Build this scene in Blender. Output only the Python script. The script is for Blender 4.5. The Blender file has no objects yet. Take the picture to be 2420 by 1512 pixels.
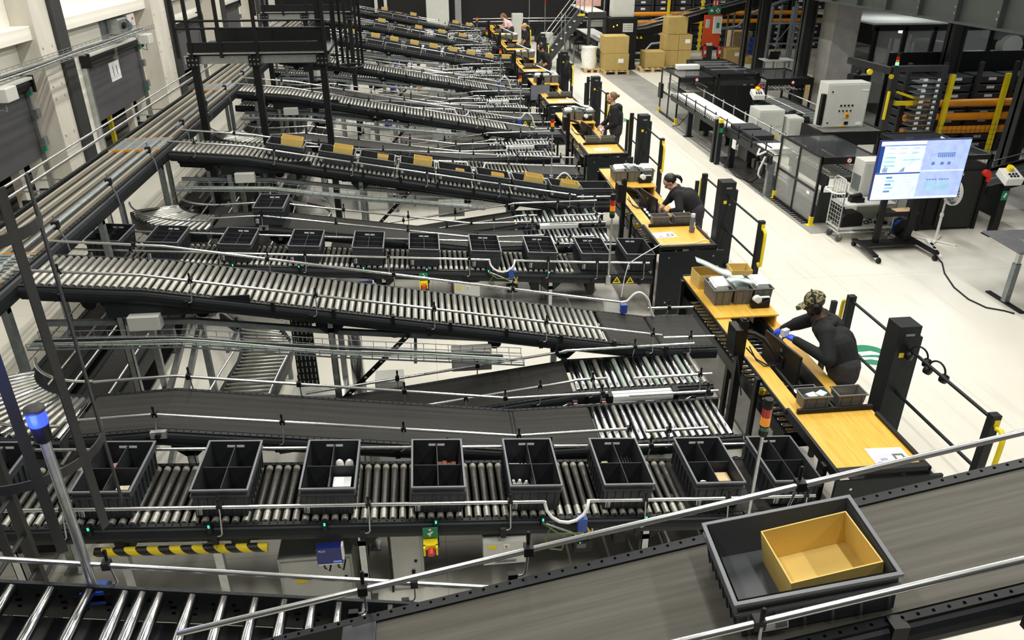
import bpy, bmesh, math, random
from mathutils import Vector, Matrix, Euler
random.seed(7)
PI = math.pi
C = bpy.context.scene.collection
S = 4.7                                    # pitch of the packing stations along the hall

# ---------------------------------------------------------------- materials
def mat(name, col, rough=.5, metal=0., var=.12, scale=9., stretch=(1, 1, 1), emit=0., bump=0., alpha=1., trans=0., coat=0., spec=.5):
    m = bpy.data.materials.new(name); m.use_nodes = True
    nt = m.node_tree; b = nt.nodes['Principled BSDF']
    tc = nt.nodes.new('ShaderNodeTexCoord'); mp = nt.nodes.new('ShaderNodeMapping'); nz = nt.nodes.new('ShaderNodeTexNoise')
    mp.inputs['Scale'].default_value = stretch
    nz.inputs['Scale'].default_value = scale; nz.inputs['Detail'].default_value = 5
    nt.links.new(tc.outputs['Object'], mp.inputs['Vector']); nt.links.new(mp.outputs['Vector'], nz.inputs['Vector'])
    rp = nt.nodes.new('ShaderNodeValToRGB')
    rp.color_ramp.elements[0].position = .3; rp.color_ramp.elements[1].position = .7
    rp.color_ramp.elements[0].color = [max(0, c*(1-var)) for c in col] + [1]
    rp.color_ramp.elements[1].color = [min(1, c*(1+var)) for c in col] + [1]
    nt.links.new(nz.outputs['Fac'], rp.inputs['Fac']); nt.links.new(rp.outputs['Color'], b.inputs['Base Color'])
    b.inputs['Roughness'].default_value = rough; b.inputs['Metallic'].default_value = metal
    b.inputs['Specular IOR Level'].default_value = spec; b.inputs['Coat Weight'].default_value = coat
    if emit:
        nt.links.new(rp.outputs['Color'], b.inputs['Emission Color']); b.inputs['Emission Strength'].default_value = emit
    if bump:
        bp = nt.nodes.new('ShaderNodeBump'); bp.inputs['Strength'].default_value = bump; bp.inputs['Distance'].default_value = .01
        nt.links.new(nz.outputs['Fac'], bp.inputs['Height']); nt.links.new(bp.outputs['Normal'], b.inputs['Normal'])
    if trans: b.inputs['Transmission Weight'].default_value = trans; b.inputs['IOR'].default_value = 1.2
    if alpha < 1: b.inputs['Alpha'].default_value = alpha
    return m
M = {}
def D(key, *a, **k): M[key] = mat(key, *a, **k)
D('anthracite', (.0135, .0165, .0185), .45, 0, .1, spec=.22)
D('black_metal', (.006, .0064, .007), .45, 0, .12, spec=.3)
D('black_plastic', (.0065, .0065, .007), .5, spec=.3)
D('hole', (.0025, .0025, .003), .95, spec=0.)
D('galvanised', (.50, .52, .52), .34, .85, .14, 22)
D('dull_zinc', (.26, .29, .30), .5, .7, .15, 14)
D('rail_steel', (.66, .67, .66), .24, .9, .06, 10)
D('chrome', (.72, .74, .76), .16, 1., .05, 20)
D('roller_zinc', (.33, .33, .30), .36, .75, .16, 26)
D('roller_green', (.30, .37, .32), .4, .5, .1, 20)
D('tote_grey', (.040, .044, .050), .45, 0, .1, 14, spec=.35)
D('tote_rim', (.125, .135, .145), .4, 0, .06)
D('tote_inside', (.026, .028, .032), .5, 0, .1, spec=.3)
D('carton', (.64, .465, .135), .75, 0, .05, 6)
D('carton_dark', (.50, .355, .10), .8, 0, .06, 6)
D('paper', (.82, .83, .83), .6, 0, .03)
D('white_plastic', (.72, .73, .71), .4, 0, .04)
D('cabinet_grey', (.56, .57, .53), .42, 0, .04, 4)
D('yellow', (.80, .62, .01), .45, 0, .05)
D('orange', (.72, .27, .012), .45, 0, .08)
D('red', (.62, .035, .02), .4, 0, .05)
D('blue', (.02, .07, .36), .45, 0, .08)
D('dark_blue', (.012, .02, .15), .35, 0, .08)
D('green_sign', (.01, .21, .10), .5, 0, .05)
D('bin_grey', (.42, .45, .47), .4, 0, .06, trans=.25)
D('crate_grey', (.135, .135, .122), .5, 0, .08)
D('strip_grey', (.27, .265, .24), .6, 0, .15, 2); D('carton_shaded', (.42, .30, .095), .75, 0, .06, 6); D('tote_light', (.078, .083, .093), .45, 0, .08, 14, spec=.35); D('gap_shade', (.009, .009, .009), .7, 0, .2, 10, spec=.2); D('belt_cream', (.33, .30, .235), .55, 0, .12, 14, (1, .1, 1)); D('screen_idle', (.13, .14, .16), .3, emit=.35)  # far box brown: carton colour darkened for faces getting less light
D('glass_dark', (.05, .055, .06), .06, 0, .05, alpha=.55)
D('glass_clear', (.55, .57, .55), .08, 0, .03, alpha=.22)
D('mesh_dark', (.013, .014, .0135), .65, 0, .2, 60)
D('skin_fair', (.56, .31, .21), .5, 0, .05)
D('skin_dark', (.10, .048, .03), .5, 0, .08)
D('lips', (.36, .13, .10), .5); D('eye', (.75, .74, .72), .3); D('pupil', (.02, .014, .01), .2)
D('black_cloth', (.0065, .0072, .0085), .9, 0, .25, 40, bump=.15)
D('dark_trousers', (.034, .033, .036), .9, 0, .2, 30)
D('glove_blue', (.012, .07, .62), .5, 0, .1, 20)
D('hair_black', (.010, .008, .007), .45, 0, .4, 60, (1, 1, .2))
D('hair_brown', (.15, .085, .035), .5, 0, .35, 60, (1, 1, .2))
D('hair_blond', (.50, .33, .12), .5, 0, .3, 60, (1, 1, .2))
D('pink_cloth', (.62, .42, .42), .85, 0, .1, 30)
D('bubble', (.62, .72, .72), .35, 0, .1, 90, bump=.5)
D('film', (.82, .83, .78), .35, 0, .08, 14, bump=.6)
D('pallet', (.55, .40, .20), .8, 0, .2, 12)
D('concrete', (.42, .41, .38), .8, 0, .14, 3.5, bump=.2)
D('concrete_dark', (.14, .135, .125), .8, 0, .2, 6, bump=.2)
D('concrete_pale', (.60, .57, .50), .75, 0, .10, 3, (1, 1, .35), bump=.15); D('steel_dark', (.040, .041, .041), .5, .2, .15, 8, (1, 1, .3)); D('steel_green', (.030, .036, .033), .5, 0, .1); D('bin_dark', (.20, .205, .21), .45, 0, .1, 9)
D('fire_red', (.72, .085, .012), .45, 0, .04); D('lamp_amber_lit', (1., .5, .05), .3, emit=3)
D('ceiling_dark', (.10, .10, .10), .8); D('door_grey', (.068, .069, .074), .65, 0, .12, 1.2)
D('wall_black', (.0075, .0075, .0075), .85, 0, .2, .6)
D('led_blue', (.025, .05, 1.), .3, emit=3.2); D('led_white', (.9, .93, 1.), .3, emit=9)
D('led_green', (.03, .9, .35), .3, emit=2.5); D('led_red', (.9, .02, .03), .3, emit=1.2)
D('lamp_red', (.30, .012, .006), .2, emit=.25, coat=.5); D('lamp_amber', (.72, .22, .005), .2, emit=.45, coat=.5); D('lamp_green', (.02, .10, .03), .2, coat=.5)
D('green_lit', (.1, 1., .3), .3, emit=4)
D('screen_white', (.74, .84, 1.), .6, emit=.72, spec=.1); D('screen_blue', (.44, .56, .95), .6, emit=.72, spec=.1); D('screen_navy', (.01, .05, .25), .4, emit=1.)
D('screen_teal', (.30, .68, .72), .6, emit=.7, spec=.1); D('screen_mid', (.13, .24, .58), .6, emit=.6, spec=.1); D('screen_dark', (.045, .05, .06), .25)
D('mid_grey', (.10, .105, .11), .5); D('beige', (.62, .55, .36), .5); D('pinkish', (.62, .36, .30), .6); D('pale_green', (.5, .66, .6), .4)
D('wire_green', (.10, .17, .05), .5); D('wire_yellow', (.65, .60, .06), .5); D('wood_light', (.66, .47, .27), .6, 0, .1, 8, (1, 6, 1))
D('copper', (.30, .13, .08), .5); D('lilac', (.55, .55, .70), .4)

def nodes(name):
    m = bpy.data.materials.new(name); m.use_nodes = True
    M[name] = m
    return m.node_tree, m.node_tree.nodes['Principled BSDF']
def N(nt, t, **kw):
    n = nt.nodes.new(t)
    for k, v in kw.items():
        if k in n.inputs: n.inputs[k].default_value = v
        else: setattr(n, k, v)
    return n
def ramp(nt, fac, stops):
    r = nt.nodes.new('ShaderNodeValToRGB'); e = r.color_ramp.elements
    while len(e) < len(stops): e.new(.5)
    for q, (p, c) in zip(e, stops): q.position = p; q.color = list(c) + [1]
    nt.links.new(fac, r.inputs['Fac']); return r.outputs['Color']
def coords(nt, scale=(1, 1, 1), rot=(0, 0, 0)):
    tc = nt.nodes.new('ShaderNodeTexCoord'); mp = nt.nodes.new('ShaderNodeMapping')
    mp.inputs['Scale'].default_value = scale; mp.inputs['Rotation'].default_value = rot
    nt.links.new(tc.outputs['Object'], mp.inputs['Vector']); return mp.outputs['Vector']
def mix(nt, fac, a, b, mode='MIX'):
    n = nt.nodes.new('ShaderNodeMix'); n.data_type = 'RGBA'; n.blend_type = mode
    for s, v in ((0, fac), (6, a), (7, b)):
        if hasattr(v, 'default_value') or hasattr(v, 'is_linked'): nt.links.new(v, n.inputs[s])
        else: n.inputs[s].default_value = v if s == 0 else list(v) + [1]
    return n.outputs[2]
# epoxy floor: pale beige with cloudy wear, tyre scuffs along the aisle and casting joints
nt, b = nodes('floor_epoxy')
n1 = N(nt, 'ShaderNodeTexNoise', Scale=.55, Detail=6); nt.links.new(coords(nt), n1.inputs['Vector'])
n2 = N(nt, 'ShaderNodeTexNoise', Scale=2.2, Detail=8); nt.links.new(coords(nt, (3, .16, 1)), n2.inputs['Vector'])
c = ramp(nt, n1.outputs['Fac'], [(.3, (.66, .64, .56)), (.7, (.74, .72, .645))])
c = mix(nt, ramp(nt, n2.outputs['Fac'], [(.58, (0, 0, 0)), (.78, (.35, .35, .35))]), c, (.42, .40, .35))
n3 = N(nt, 'ShaderNodeTexNoise', Scale=60., Detail=3); nt.links.new(coords(nt), n3.inputs['Vector'])
c = mix(nt, ramp(nt, n3.outputs['Fac'], [(.70, (0, 0, 0)), (.78, (.5, .5, .5))]), c, (.40, .38, .33))
w = N(nt, 'ShaderNodeTexBrick', Scale=1., offset=0.); w.inputs['Color1'].default_value = w.inputs['Color2'].default_value = (0, 0, 0, 1)
w.inputs['Mortar'].default_value = (.6, .6, .6, 1); w.inputs['Mortar Size'].default_value = .004; w.inputs['Brick Width'].default_value = 6.; w.inputs['Row Height'].default_value = 5.
nt.links.new(coords(nt), w.inputs['Vector']); c = mix(nt, w.outputs['Color'], c, (.36, .34, .30))
nt.links.new(c, b.inputs['Base Color']); b.inputs['Roughness'].default_value = .33
# conveyor belt rubber: dark, lengthwise streaks of wear
nt, b = nodes('belt')
n1 = N(nt, 'ShaderNodeTexNoise', Scale=4., Detail=7); nt.links.new(coords(nt, (.22, 7, 1)), n1.inputs['Vector'])
nt.links.new(ramp(nt, n1.outputs['Fac'], [(.3, (.018, .0185, .0165)), (.7, (.031, .0305, .0275))]), b.inputs['Base Color']); b.inputs['Roughness'].default_value = .62; b.inputs['Specular IOR Level'].default_value = .2
nt, b = nodes('belt_lit')  # lighter brown copy of the belt, its brighter gloss put into the colour
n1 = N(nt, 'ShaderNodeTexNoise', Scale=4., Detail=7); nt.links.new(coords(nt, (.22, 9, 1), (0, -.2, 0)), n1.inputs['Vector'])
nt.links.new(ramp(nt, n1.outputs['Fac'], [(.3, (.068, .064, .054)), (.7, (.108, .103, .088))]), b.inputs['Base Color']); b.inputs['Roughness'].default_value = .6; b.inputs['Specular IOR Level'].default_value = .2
# sleeved rollers of the tote lane: dark worn middle, bare zinc ends
nt, b = nodes('roller_sleeved')
v = coords(nt); sx = N(nt, 'ShaderNodeSeparateXYZ'); nt.links.new(v, sx.inputs[0])
n1 = N(nt, 'ShaderNodeTexNoise', Scale=30., Detail=5); nt.links.new(coords(nt, (.3, 1, .3)), n1.inputs['Vector'])
mr = N(nt, 'ShaderNodeMapRange'); mr.inputs[1].default_value = -.31; mr.inputs[2].default_value = .31; nt.links.new(sx.outputs['Y'], mr.inputs[0])
band = ramp(nt, mr.outputs[0], [(0., (.40, .40, .36)), (.14, (.36, .36, .33)), (.16, (.075, .075, .068)), (.45, (.055, .055, .05)), (.93, (.095, .095, .085)), (.95, (.52, .50, .42))])
nt.links.new(mix(nt, .8, band, ramp(nt, n1.outputs['Fac'], [(.3, (.7, .7, .7)), (.7, (1.35, 1.35, 1.3))]), 'MULTIPLY'), b.inputs['Base Color'])
b.inputs['Roughness'].default_value = .38; b.inputs['Metallic'].default_value = .45
# bamboo worktop: grain along its length
nt, b = nodes('bamboo')
n1 = N(nt, 'ShaderNodeTexNoise', Scale=9., Detail=6); nt.links.new(coords(nt, (6, .35, 6)), n1.inputs['Vector'])
nt.links.new(ramp(nt, n1.outputs['Fac'], [(.3, (.58, .32, .038)), (.5, (.68, .40, .058)), (.72, (.75, .47, .09))]), b.inputs['Base Color']); b.inputs['Roughness'].default_value = .34
# ribbed white wall panels
nt, b = nodes('wall_panel')
w = N(nt, 'ShaderNodeTexWave', Scale=2.2, bands_direction='Z'); nt.links.new(coords(nt), w.inputs['Vector'])
n1 = N(nt, 'ShaderNodeTexNoise', Scale=.8, Detail=5); nt.links.new(coords(nt), n1.inputs['Vector'])
nt.links.new(ramp(nt, n1.outputs['Fac'], [(.3, (.78, .76, .67)), (.7, (.86, .84, .76))]), b.inputs['Base Color'])
bp = N(nt, 'ShaderNodeBump', Strength=.15, Distance=.02); nt.links.new(w.outputs['Fac'], bp.inputs['Height']); nt.links.new(bp.outputs[0], b.inputs['Normal']); b.inputs['Roughness'].default_value = .5
# yellow and black warning stripes
nt, b = nodes('hazard')
w = N(nt, 'ShaderNodeTexWave', Scale=3.2, bands_direction='X'); nt.links.new(coords(nt, (1, 1, 1), (0, .8, 0)), w.inputs['Vector'])
nt.links.new(ramp(nt, w.outputs['Fac'], [(.48, (.012, .012, .012)), (.52, (.72, .56, .015))]), b.inputs['Base Color']); b.inputs['Roughness'].default_value = .5
# camouflage cloth
nt, b = nodes('camouflage')
n1 = N(nt, 'ShaderNodeTexNoise', Scale=22., Detail=2); nt.links.new(coords(nt), n1.inputs['Vector'])
nt.links.new(ramp(nt, n1.outputs['Fac'], [(.40, (.02, .02, .012)), (.45, (.13, .12, .045)), (.53, (.45, .40, .23)), (.60, (.03, .026, .014))]), b.inputs['Base Color']); b.inputs['Roughness'].default_value = .9

# ---------------------------------------------------------------- mesh builder
class MB:
    def __init__(s): s.v = []; s.f = []; s.m = []; s.s = []
    def add(s, vs, fs, m=0, smooth=False):
        o = len(s.v); s.v += [tuple(v) for v in vs]
        for f in fs: s.f.append([i+o for i in f]); s.m.append(m); s.s.append(smooth)
        return s
    def box(s, x0, x1, y0, y1, z0, z1, m=0):
        return s.add([(x, y, z) for z in (z0, z1) for y in (y0, y1) for x in (x0, x1)],
                     [(0, 2, 3, 1), (4, 5, 7, 6), (0, 1, 5, 4), (2, 6, 7, 3), (0, 4, 6, 2), (1, 3, 7, 5)], m)
    def cbox(s, c, d, m=0, R=None):
        R = R or Matrix.Identity(3); c = Vector(c)
        vs = [c + R @ Vector((x*d[0]/2, y*d[1]/2, z*d[2]/2)) for z in (-1, 1) for y in (-1, 1) for x in (-1, 1)]
        return s.add(vs, [(0, 2, 3, 1), (4, 5, 7, 6), (0, 1, 5, 4), (2, 6, 7, 3), (0, 4, 6, 2), (1, 3, 7, 5)], m)
    def bar(s, p, q, w, h, m=0, up=(0, 0, 1)):
        p, q = Vector(p), Vector(q); d = q-p; L = d.length; d.normalize()
        u = Vector(up); a = u.cross(d)
        if a.length < 1e-4: a = Vector((1, 0, 0)).cross(d) if abs(d.x) < .9 else Vector((0, 1, 0)).cross(d)
        a.normalize(); u = d.cross(a)
        return s.cbox((p+q)/2, (L, w, h), m, Matrix((d, a, u)).transposed())
    def rings(s, rings, m=0, smooth=True, cap=True, loop=False):
        n = len(rings[0]); vs = [p for r in rings for p in r]; fs = []
        k = len(rings)
        for i in range(k if loop else k-1):
            for j in range(n):
                a, b2 = i*n+j, i*n+(j+1) % n; c2, d2 = ((i+1) % k)*n+(j+1) % n, ((i+1) % k)*n+j
                fs.append((a, b2, c2, d2))
        s.add(vs, fs, m, smooth)
        if cap and not loop:
            s.add(rings[0], [tuple(range(n))[::-1]], m); s.add(rings[-1], [tuple(range(n))], m)
        return s
    def tube(s, pts, r, n=8, m=0, cap=True, loop=False):
        P = [Vector(p) for p in pts]; R = []; k = len(P); ref = None
        rs = r if isinstance(r, (list, tuple)) else [r]*k
        for i, p in enumerate(P):
            d = (P[(i+1) % k]-P[i-1]) if loop else P[min(i+1, k-1)]-P[max(i-1, 0)]
            d.normalize()
            if ref is None: ref = Vector((0, 0, 1)) if abs(d.z) < .9 else Vector((1, 0, 0))
            a = ref.cross(d)
            if a.length < 1e-5: a = Vector((0, 1, 0)).cross(d)
            a.normalize(); u = d.cross(a); ref = u
            R.append([p + (a*math.cos(t)+u*math.sin(t))*rs[i] for t in [2*PI*j/n for j in range(n)]])
        return s.rings(R, m, True, cap, loop)
    def cyl(s, p, q, r, n=14, m=0, r2=None): return s.tube([p, q], [r, r if r2 is None else r2], n, m)
    def lathe(s, prof, c=(0, 0, 0), n=20, m=0, cap=True, R=None):
        c = Vector(c); R = R or Matrix.Identity(3)
        return s.rings([[c + R @ Vector((r*math.cos(2*PI*j/n), r*math.sin(2*PI*j/n), z)) for j in range(n)] for r, z in prof], m, True, cap)
    def ball(s, c, r, m=0, n=14, k=9):
        r = (r, r, r) if not isinstance(r, (tuple, list)) else r
        return s.rings([[(c[0]+r[0]*math.sin(t)*math.cos(2*PI*j/n), c[1]+r[1]*math.sin(t)*math.sin(2*PI*j/n), c[2]-r[2]*math.cos(t)) for j in range(n)]
                        for t in [.06+(PI-.12)*i/k for i in range(k+1)]], m)
    def prism(s, poly, y0, y1, m=0, axis='y'):
        f = {'y': lambda a, b, t: (a, t, b), 'x': lambda a, b, t: (t, a, b), 'z': lambda a, b, t: (a, b, t)}[axis]
        n = len(poly); A = [f(a, b, y0) for a, b in poly]; B = [f(a, b, y1) for a, b in poly]
        return s.add(A+B, [tuple(range(n)), tuple(range(n, 2*n))[::-1]] + [(i, n+i, n+(i+1) % n, (i+1) % n) for i in range(n)], m)
    def quad(s, a, b, c, d, m=0): return s.add([a, b, c, d], [(0, 1, 2, 3)], m)
    def disc(s, c, r, m=0, n=6, ax='z'):
        f = {'z': lambda u, v: (c[0]+u, c[1]+v, c[2]), 'y': lambda u, v: (c[0]+u, c[1], c[2]+v), 'x': lambda u, v: (c[0], c[1]+u, c[2]+v)}[ax]
        return s.add([f(r*math.cos(2*PI*j/n), r*math.sin(2*PI*j/n)) for j in range(n)], [tuple(range(n))], m)
    def xf(s, T):
        s.v = [tuple(T @ Vector(v)) for v in s.v]; return s
    def mesh(s, name, mats, off=(0, 0, 0)):
        me = bpy.data.meshes.new(name)
        me.from_pydata([(x-off[0], y-off[1], z-off[2]) for x, y, z in s.v], [], s.f)
        for k in mats: me.materials.append(M[k])
        me.polygons.foreach_set('material_index', s.m); me.polygons.foreach_set('use_smooth', s.s)
        bm = bmesh.new(); bm.from_mesh(me); bmesh.ops.recalc_face_normals(bm, faces=bm.faces); bm.to_mesh(me); bm.free()
        me.update(); return me

ORG = {}
def tag(o, label, cat, group=None):
    o['label'] = label; o['category'] = cat
    if group: o['group'] = group
    return o
def thing(name, label, cat, loc=(0, 0, 0), rz=0., group=None, world=False):
    o = bpy.data.objects.new(name, None); C.objects.link(o); o.empty_display_size = .1
    o.location = loc; o.rotation_euler = (0, 0, rz); tag(o, label, cat, group)
    ORG[o.name] = tuple(loc) if world else (0, 0, 0)
    return o
def finish(o, bevel):
    if bevel:
        md = o.modifiers.new('edge', 'BEVEL'); md.width = bevel; md.segments = 2; md.limit_method = 'ANGLE'; md.angle_limit = .7
    return o
def part(parent, name, mb, mats, label=None, bevel=0, stuff=False):
    mats = [mats] if isinstance(mats, str) else mats
    off = ORG[parent.name]
    o = bpy.data.objects.new(name, mb.mesh(name, mats, off) if isinstance(mb, MB) else mb); C.objects.link(o); o.parent = parent
    ORG[o.name] = off
    if label: o['label'] = label
    if stuff: o['kind'] = 'stuff'
    return finish(o, bevel)
def solo(name, mb, mats, label, cat, loc=(0, 0, 0), rz=0., group=None, world=False, bevel=0):
    mats = [mats] if isinstance(mats, str) else mats
    o = bpy.data.objects.new(name, mb.mesh(name, mats, loc if world else (0, 0, 0))); C.objects.link(o)
    o.location = loc; o.rotation_euler = (0, 0, rz); ORG[o.name] = tuple(loc) if world else (0, 0, 0)
    return finish(tag(o, label, cat, group), bevel)
def struct(name, mb, mats, bevel=0):
    mats = [mats] if isinstance(mats, str) else mats
    o = bpy.data.objects.new(name, mb.mesh(name, mats)); C.objects.link(o); o['kind'] = 'structure'; ORG[o.name] = (0, 0, 0)
    return finish(o, bevel)
def kids(o): return [c for c in bpy.data.objects if c.parent == o]
KIDS = {}
def copy_tree(o, loc=None, rz=None, label=None, group=None, skip=()):
    # a copy of a thing with copies of its parts and sub-parts (mesh data shared)
    if o.name not in KIDS: KIDS[o.name] = [c.name for c in o.children]
    c = o.copy(); C.objects.link(c); ORG[c.name] = ORG[o.name]
    if loc is not None: c.location = loc
    if rz is not None: c.rotation_euler = (0, 0, rz)
    if label: c['label'] = label
    if group: c['group'] = group
    for n in KIDS[o.name]:
        ch = bpy.data.objects[n]
        if n.split('.')[0] in skip: continue
        d = copy_tree(ch); d.parent = c
    return c
def writing(parent, name, txt, size, loc, rot, m, align='CENTER', world=False):
    cu = bpy.data.curves.new(name, 'FONT'); cu.body = txt; cu.size = size; cu.align_x = align; cu.align_y = 'CENTER'; cu.extrude = .0006
    o = bpy.data.objects.new(name, cu); C.objects.link(o); cu.materials.append(M[m])
    off = ORG[parent.name]; o.location = [a-b2 for a, b2 in zip(loc, off)]
    o.rotation_euler = rot
    bpy.context.view_layer.update()
    me = bpy.data.meshes.new_from_object(o.evaluated_get(bpy.context.evaluated_depsgraph_get())); L, E_ = o.location.copy(), o.rotation_euler.copy()
    bpy.data.objects.remove(o); bpy.data.curves.remove(cu)
    o = bpy.data.objects.new(name, me); C.objects.link(o); o.location = L; o.rotation_euler = E_
    o.parent = parent; ORG[o.name] = off
    return o
def ribbon_profile(x0, x1, zf, step=.25):
    return [x0] + [x for x in sorted(BREAKS) if x0 < x < x1] + [x1]
# ---------------------------------------------------------------- conveyors
BEN = ["the camouflage cap worker's bench", "the bending woman's bench", "the hair bun worker's bench", "the unstaffed bench",
       "the headset worker's bench", "the blonde worker's bench", "the pink top worker's bench"]
def interp(pts):
    def z(x):
        if x <= pts[0][0]: a, b2 = pts[0], pts[1]
        elif x >= pts[-1][0]: a, b2 = pts[-2], pts[-1]
        else:
            for a, b2 in zip(pts, pts[1:]):
                if a[0] <= x <= b2[0]: break
        return a[1] + (b2[1]-a[1])*(x-a[0])/(b2[0]-a[0])
    return z
def xs_of(pts, x0, x1): return [x0] + [p[0] for p in pts if x0+.01 < p[0] < x1-.01] + [x1]
PROF = [(0, 0), (.032, 0), (.032, -.016), (.046, -.024), (.058, -.045), (.062, -.075), (.057, -.105), (.045, -.128), (.025, -.14), (0, -.14)]
def side_beam(pts, yc, hw, s, x0, x1, holes=True, drop=0., k=1.):
    z = interp(pts); mb = MB(); R = []
    for x in xs_of(pts, x0, x1): R.append([(x, yc+s*(hw+a), z(x)-drop+b2*k) for a, b2 in PROF])
    mb.rings(R, 0, False)
    mb.s = [False]*len(mb.f)
    if holes:
        x = x0+.03
        while x < x1: mb.disc((x, yc+s*(hw+.016), z(x)-drop+.0012), .007, 1); x += .055
    return mb
ROLL = {}
def roller_mesh(length, r, m):
    key = (round(length, 3), r, m)
    if key not in ROLL:
        L = length/2
        mb = MB(); mb.tube([(0, -L, 0), (0, -L+.004, 0), (0, L-.004, 0), (0, L, 0)], [r*.86, r, r, r*.86], 16)
        mb.cyl((0, -L-.02, 0), (0, L+.02, 0), r*.3, 8, 1)
        ROLL[key] = mb.mesh('roller', [m, 'black_metal'])
    return ROLL[key]
def put_roller(root, x, y, z, length, r, m, yaw=0):
    o = bpy.data.objects.new('roller', roller_mesh(length, r, m)); C.objects.link(o); o.parent = root
    f = ORG[root.name]; o.location = (x-f[0], y-f[1], z-f[2]); o.rotation_euler = (0, 0, yaw); ORG[o.name] = f
    return o
def belt(pts, yc, hw, x0, x1):
    z = interp(pts); X = xs_of(pts, x0, x1)
    top = [(x, z(x)) for x in X]; bot = [(x, zz-.05) for x, zz in top]
    e0 = [(x0-.018, z(x0)-.012), (x0-.018, z(x0)-.038)]; e1 = [(x1+.018, z(x1)-.038), (x1+.018, z(x1)-.012)]
    return MB().prism(e0[::-1] + top + e1[::-1] + bot[::-1], yc-hw+.008, yc+hw-.008)
def rail_tube(pts, y, h, x0, x1, r=.0135, bend=None):
    z = interp(pts); P = [(x, y, z(x)+h) for x in xs_of(pts, x0, x1)]
    return MB().tube(P, r, 10)
def bracket(x, y, s, zb, zr):
    # cranked rod from the side beam up to the guide rail, with black clamp and handle
    yo = y + s*.055
    mb = MB()
    mb.tube([(x-.05, yo, zb-.05), (x-.012, yo, zb-.045), (x, yo, zb-.03), (x+.004, y+s*.02, zr-.03), (x+.004, y+s*.02, zr)], .006, 7, 0)
    mb.box(x-.075, x-.035, yo-.012, yo+.012, zb-.115, zb-.03, 1)
    mb.box(x-.016, x+.022, y-.018, y+.024, zr-.02, zr+.022, 1)
    mb.tube([(x+.004, y+s*.015, zr+.02), (x+.004, y+s*.015, zr+.075), (x+.004, y+s*.015, zr+.085)], [.007, .011, .006], 8, 1)
    return mb
def support(x, yc, hw, zt):
    mb = MB()
    for s in (-1, 1):
        y = yc+s*(hw-.03)
        mb.prism([(x-.14, zt-.12), (x+.14, zt-.12), (x+.14, zt-.18), (x+.045, zt-.27), (x-.045, zt-.27), (x-.14, zt-.18)], y-.008, y+.008, 0)
        for dz in (.2, .245): mb.disc((x, y-.0095 if s < 0 else y+.0095, zt-dz), .012, 1, 8, 'y')
        mb.box(x-.03, x-.024, y-.03, y+.03, 0, zt-.15, 1); mb.box(x-.03, x+.03, y-.03, y-.024, 0, zt-.15, 1); mb.box(x+.024, x+.03, y-.03, y+.03, 0, zt-.15, 1)
        mb.box(x-.07, x+.07, y-.06, y+.06, 0, .012, 1)
    mb.box(x-.025, x+.025, yc-hw, yc+hw, zt-.25, zt-.2, 0)
    if zt > .8: mb.box(x-.02, x+.02, yc-hw, yc+hw, .28, .32, 1)
    return mb
def lane(name, label, pts, yc, hw, x0, x1, rollers=(), belts=(), rails=(), legs=(), group=None, beams=((-1, None), (1, None)), base=None, k=0):
    z = interp(pts); xm = (x0+x1)/2
    t = thing(name, label, 'conveyor', (xm, yc, 0), 0, group, True)
    for s, rg in beams:
        a, b2 = rg or (x0, x1)
        part(t, 'side_beam', side_beam(pts, yc, hw, s, a, b2), ['anthracite', 'hole'])
    for spec in rollers:
        xa, xb, pitch, r, m = spec[:5]; n = int((xb-xa)/pitch+.5)
        X = [xa+i*pitch for i in range(n+1)] if len(spec) < 6 else spec[5]
        for i, x in enumerate(X):
            mm = m if isinstance(m, str) else m[i % len(m)]
            put_roller(t, x, yc, z(x)-r+.012, 2*hw-.03, r, mm)
    for spec in rollers:
        a, b2 = spec[0], spec[1]; X = xs_of(pts, a, b2)
        part(t, 'dark_backing', MB().prism([(x, z(x)-.075) for x in X]+[(x, z(x)-.085) for x in X[::-1]], yc-hw+.004, yc+hw-.004), 'gap_shade')  # added dark sheet: blackens the roller gaps and shades the floor below
    for xa, xb in belts: part(t, 'belt', belt(pts, yc, hw, xa, xb), 'belt')
    for s, off, h, xa, xb, bx in rails:
        y = yc+s*(hw+off)
        g = part(t, 'guide_rail', rail_tube(pts, y, h, xa, xb), 'rail_steel')
        for x in bx: part(g, 'rail_bracket', bracket(x, y, s, z(x), z(x)+h), ['galvanised', 'black_plastic'])
    for x in legs: part(t, 'support_leg', support(x, yc, hw, z(x)), ['anthracite', 'galvanised'])
    return t
def frange(a, b, st):
    o = []
    while a <= b+1e-6: o.append(round(a, 4)); a += st
    return o

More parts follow.
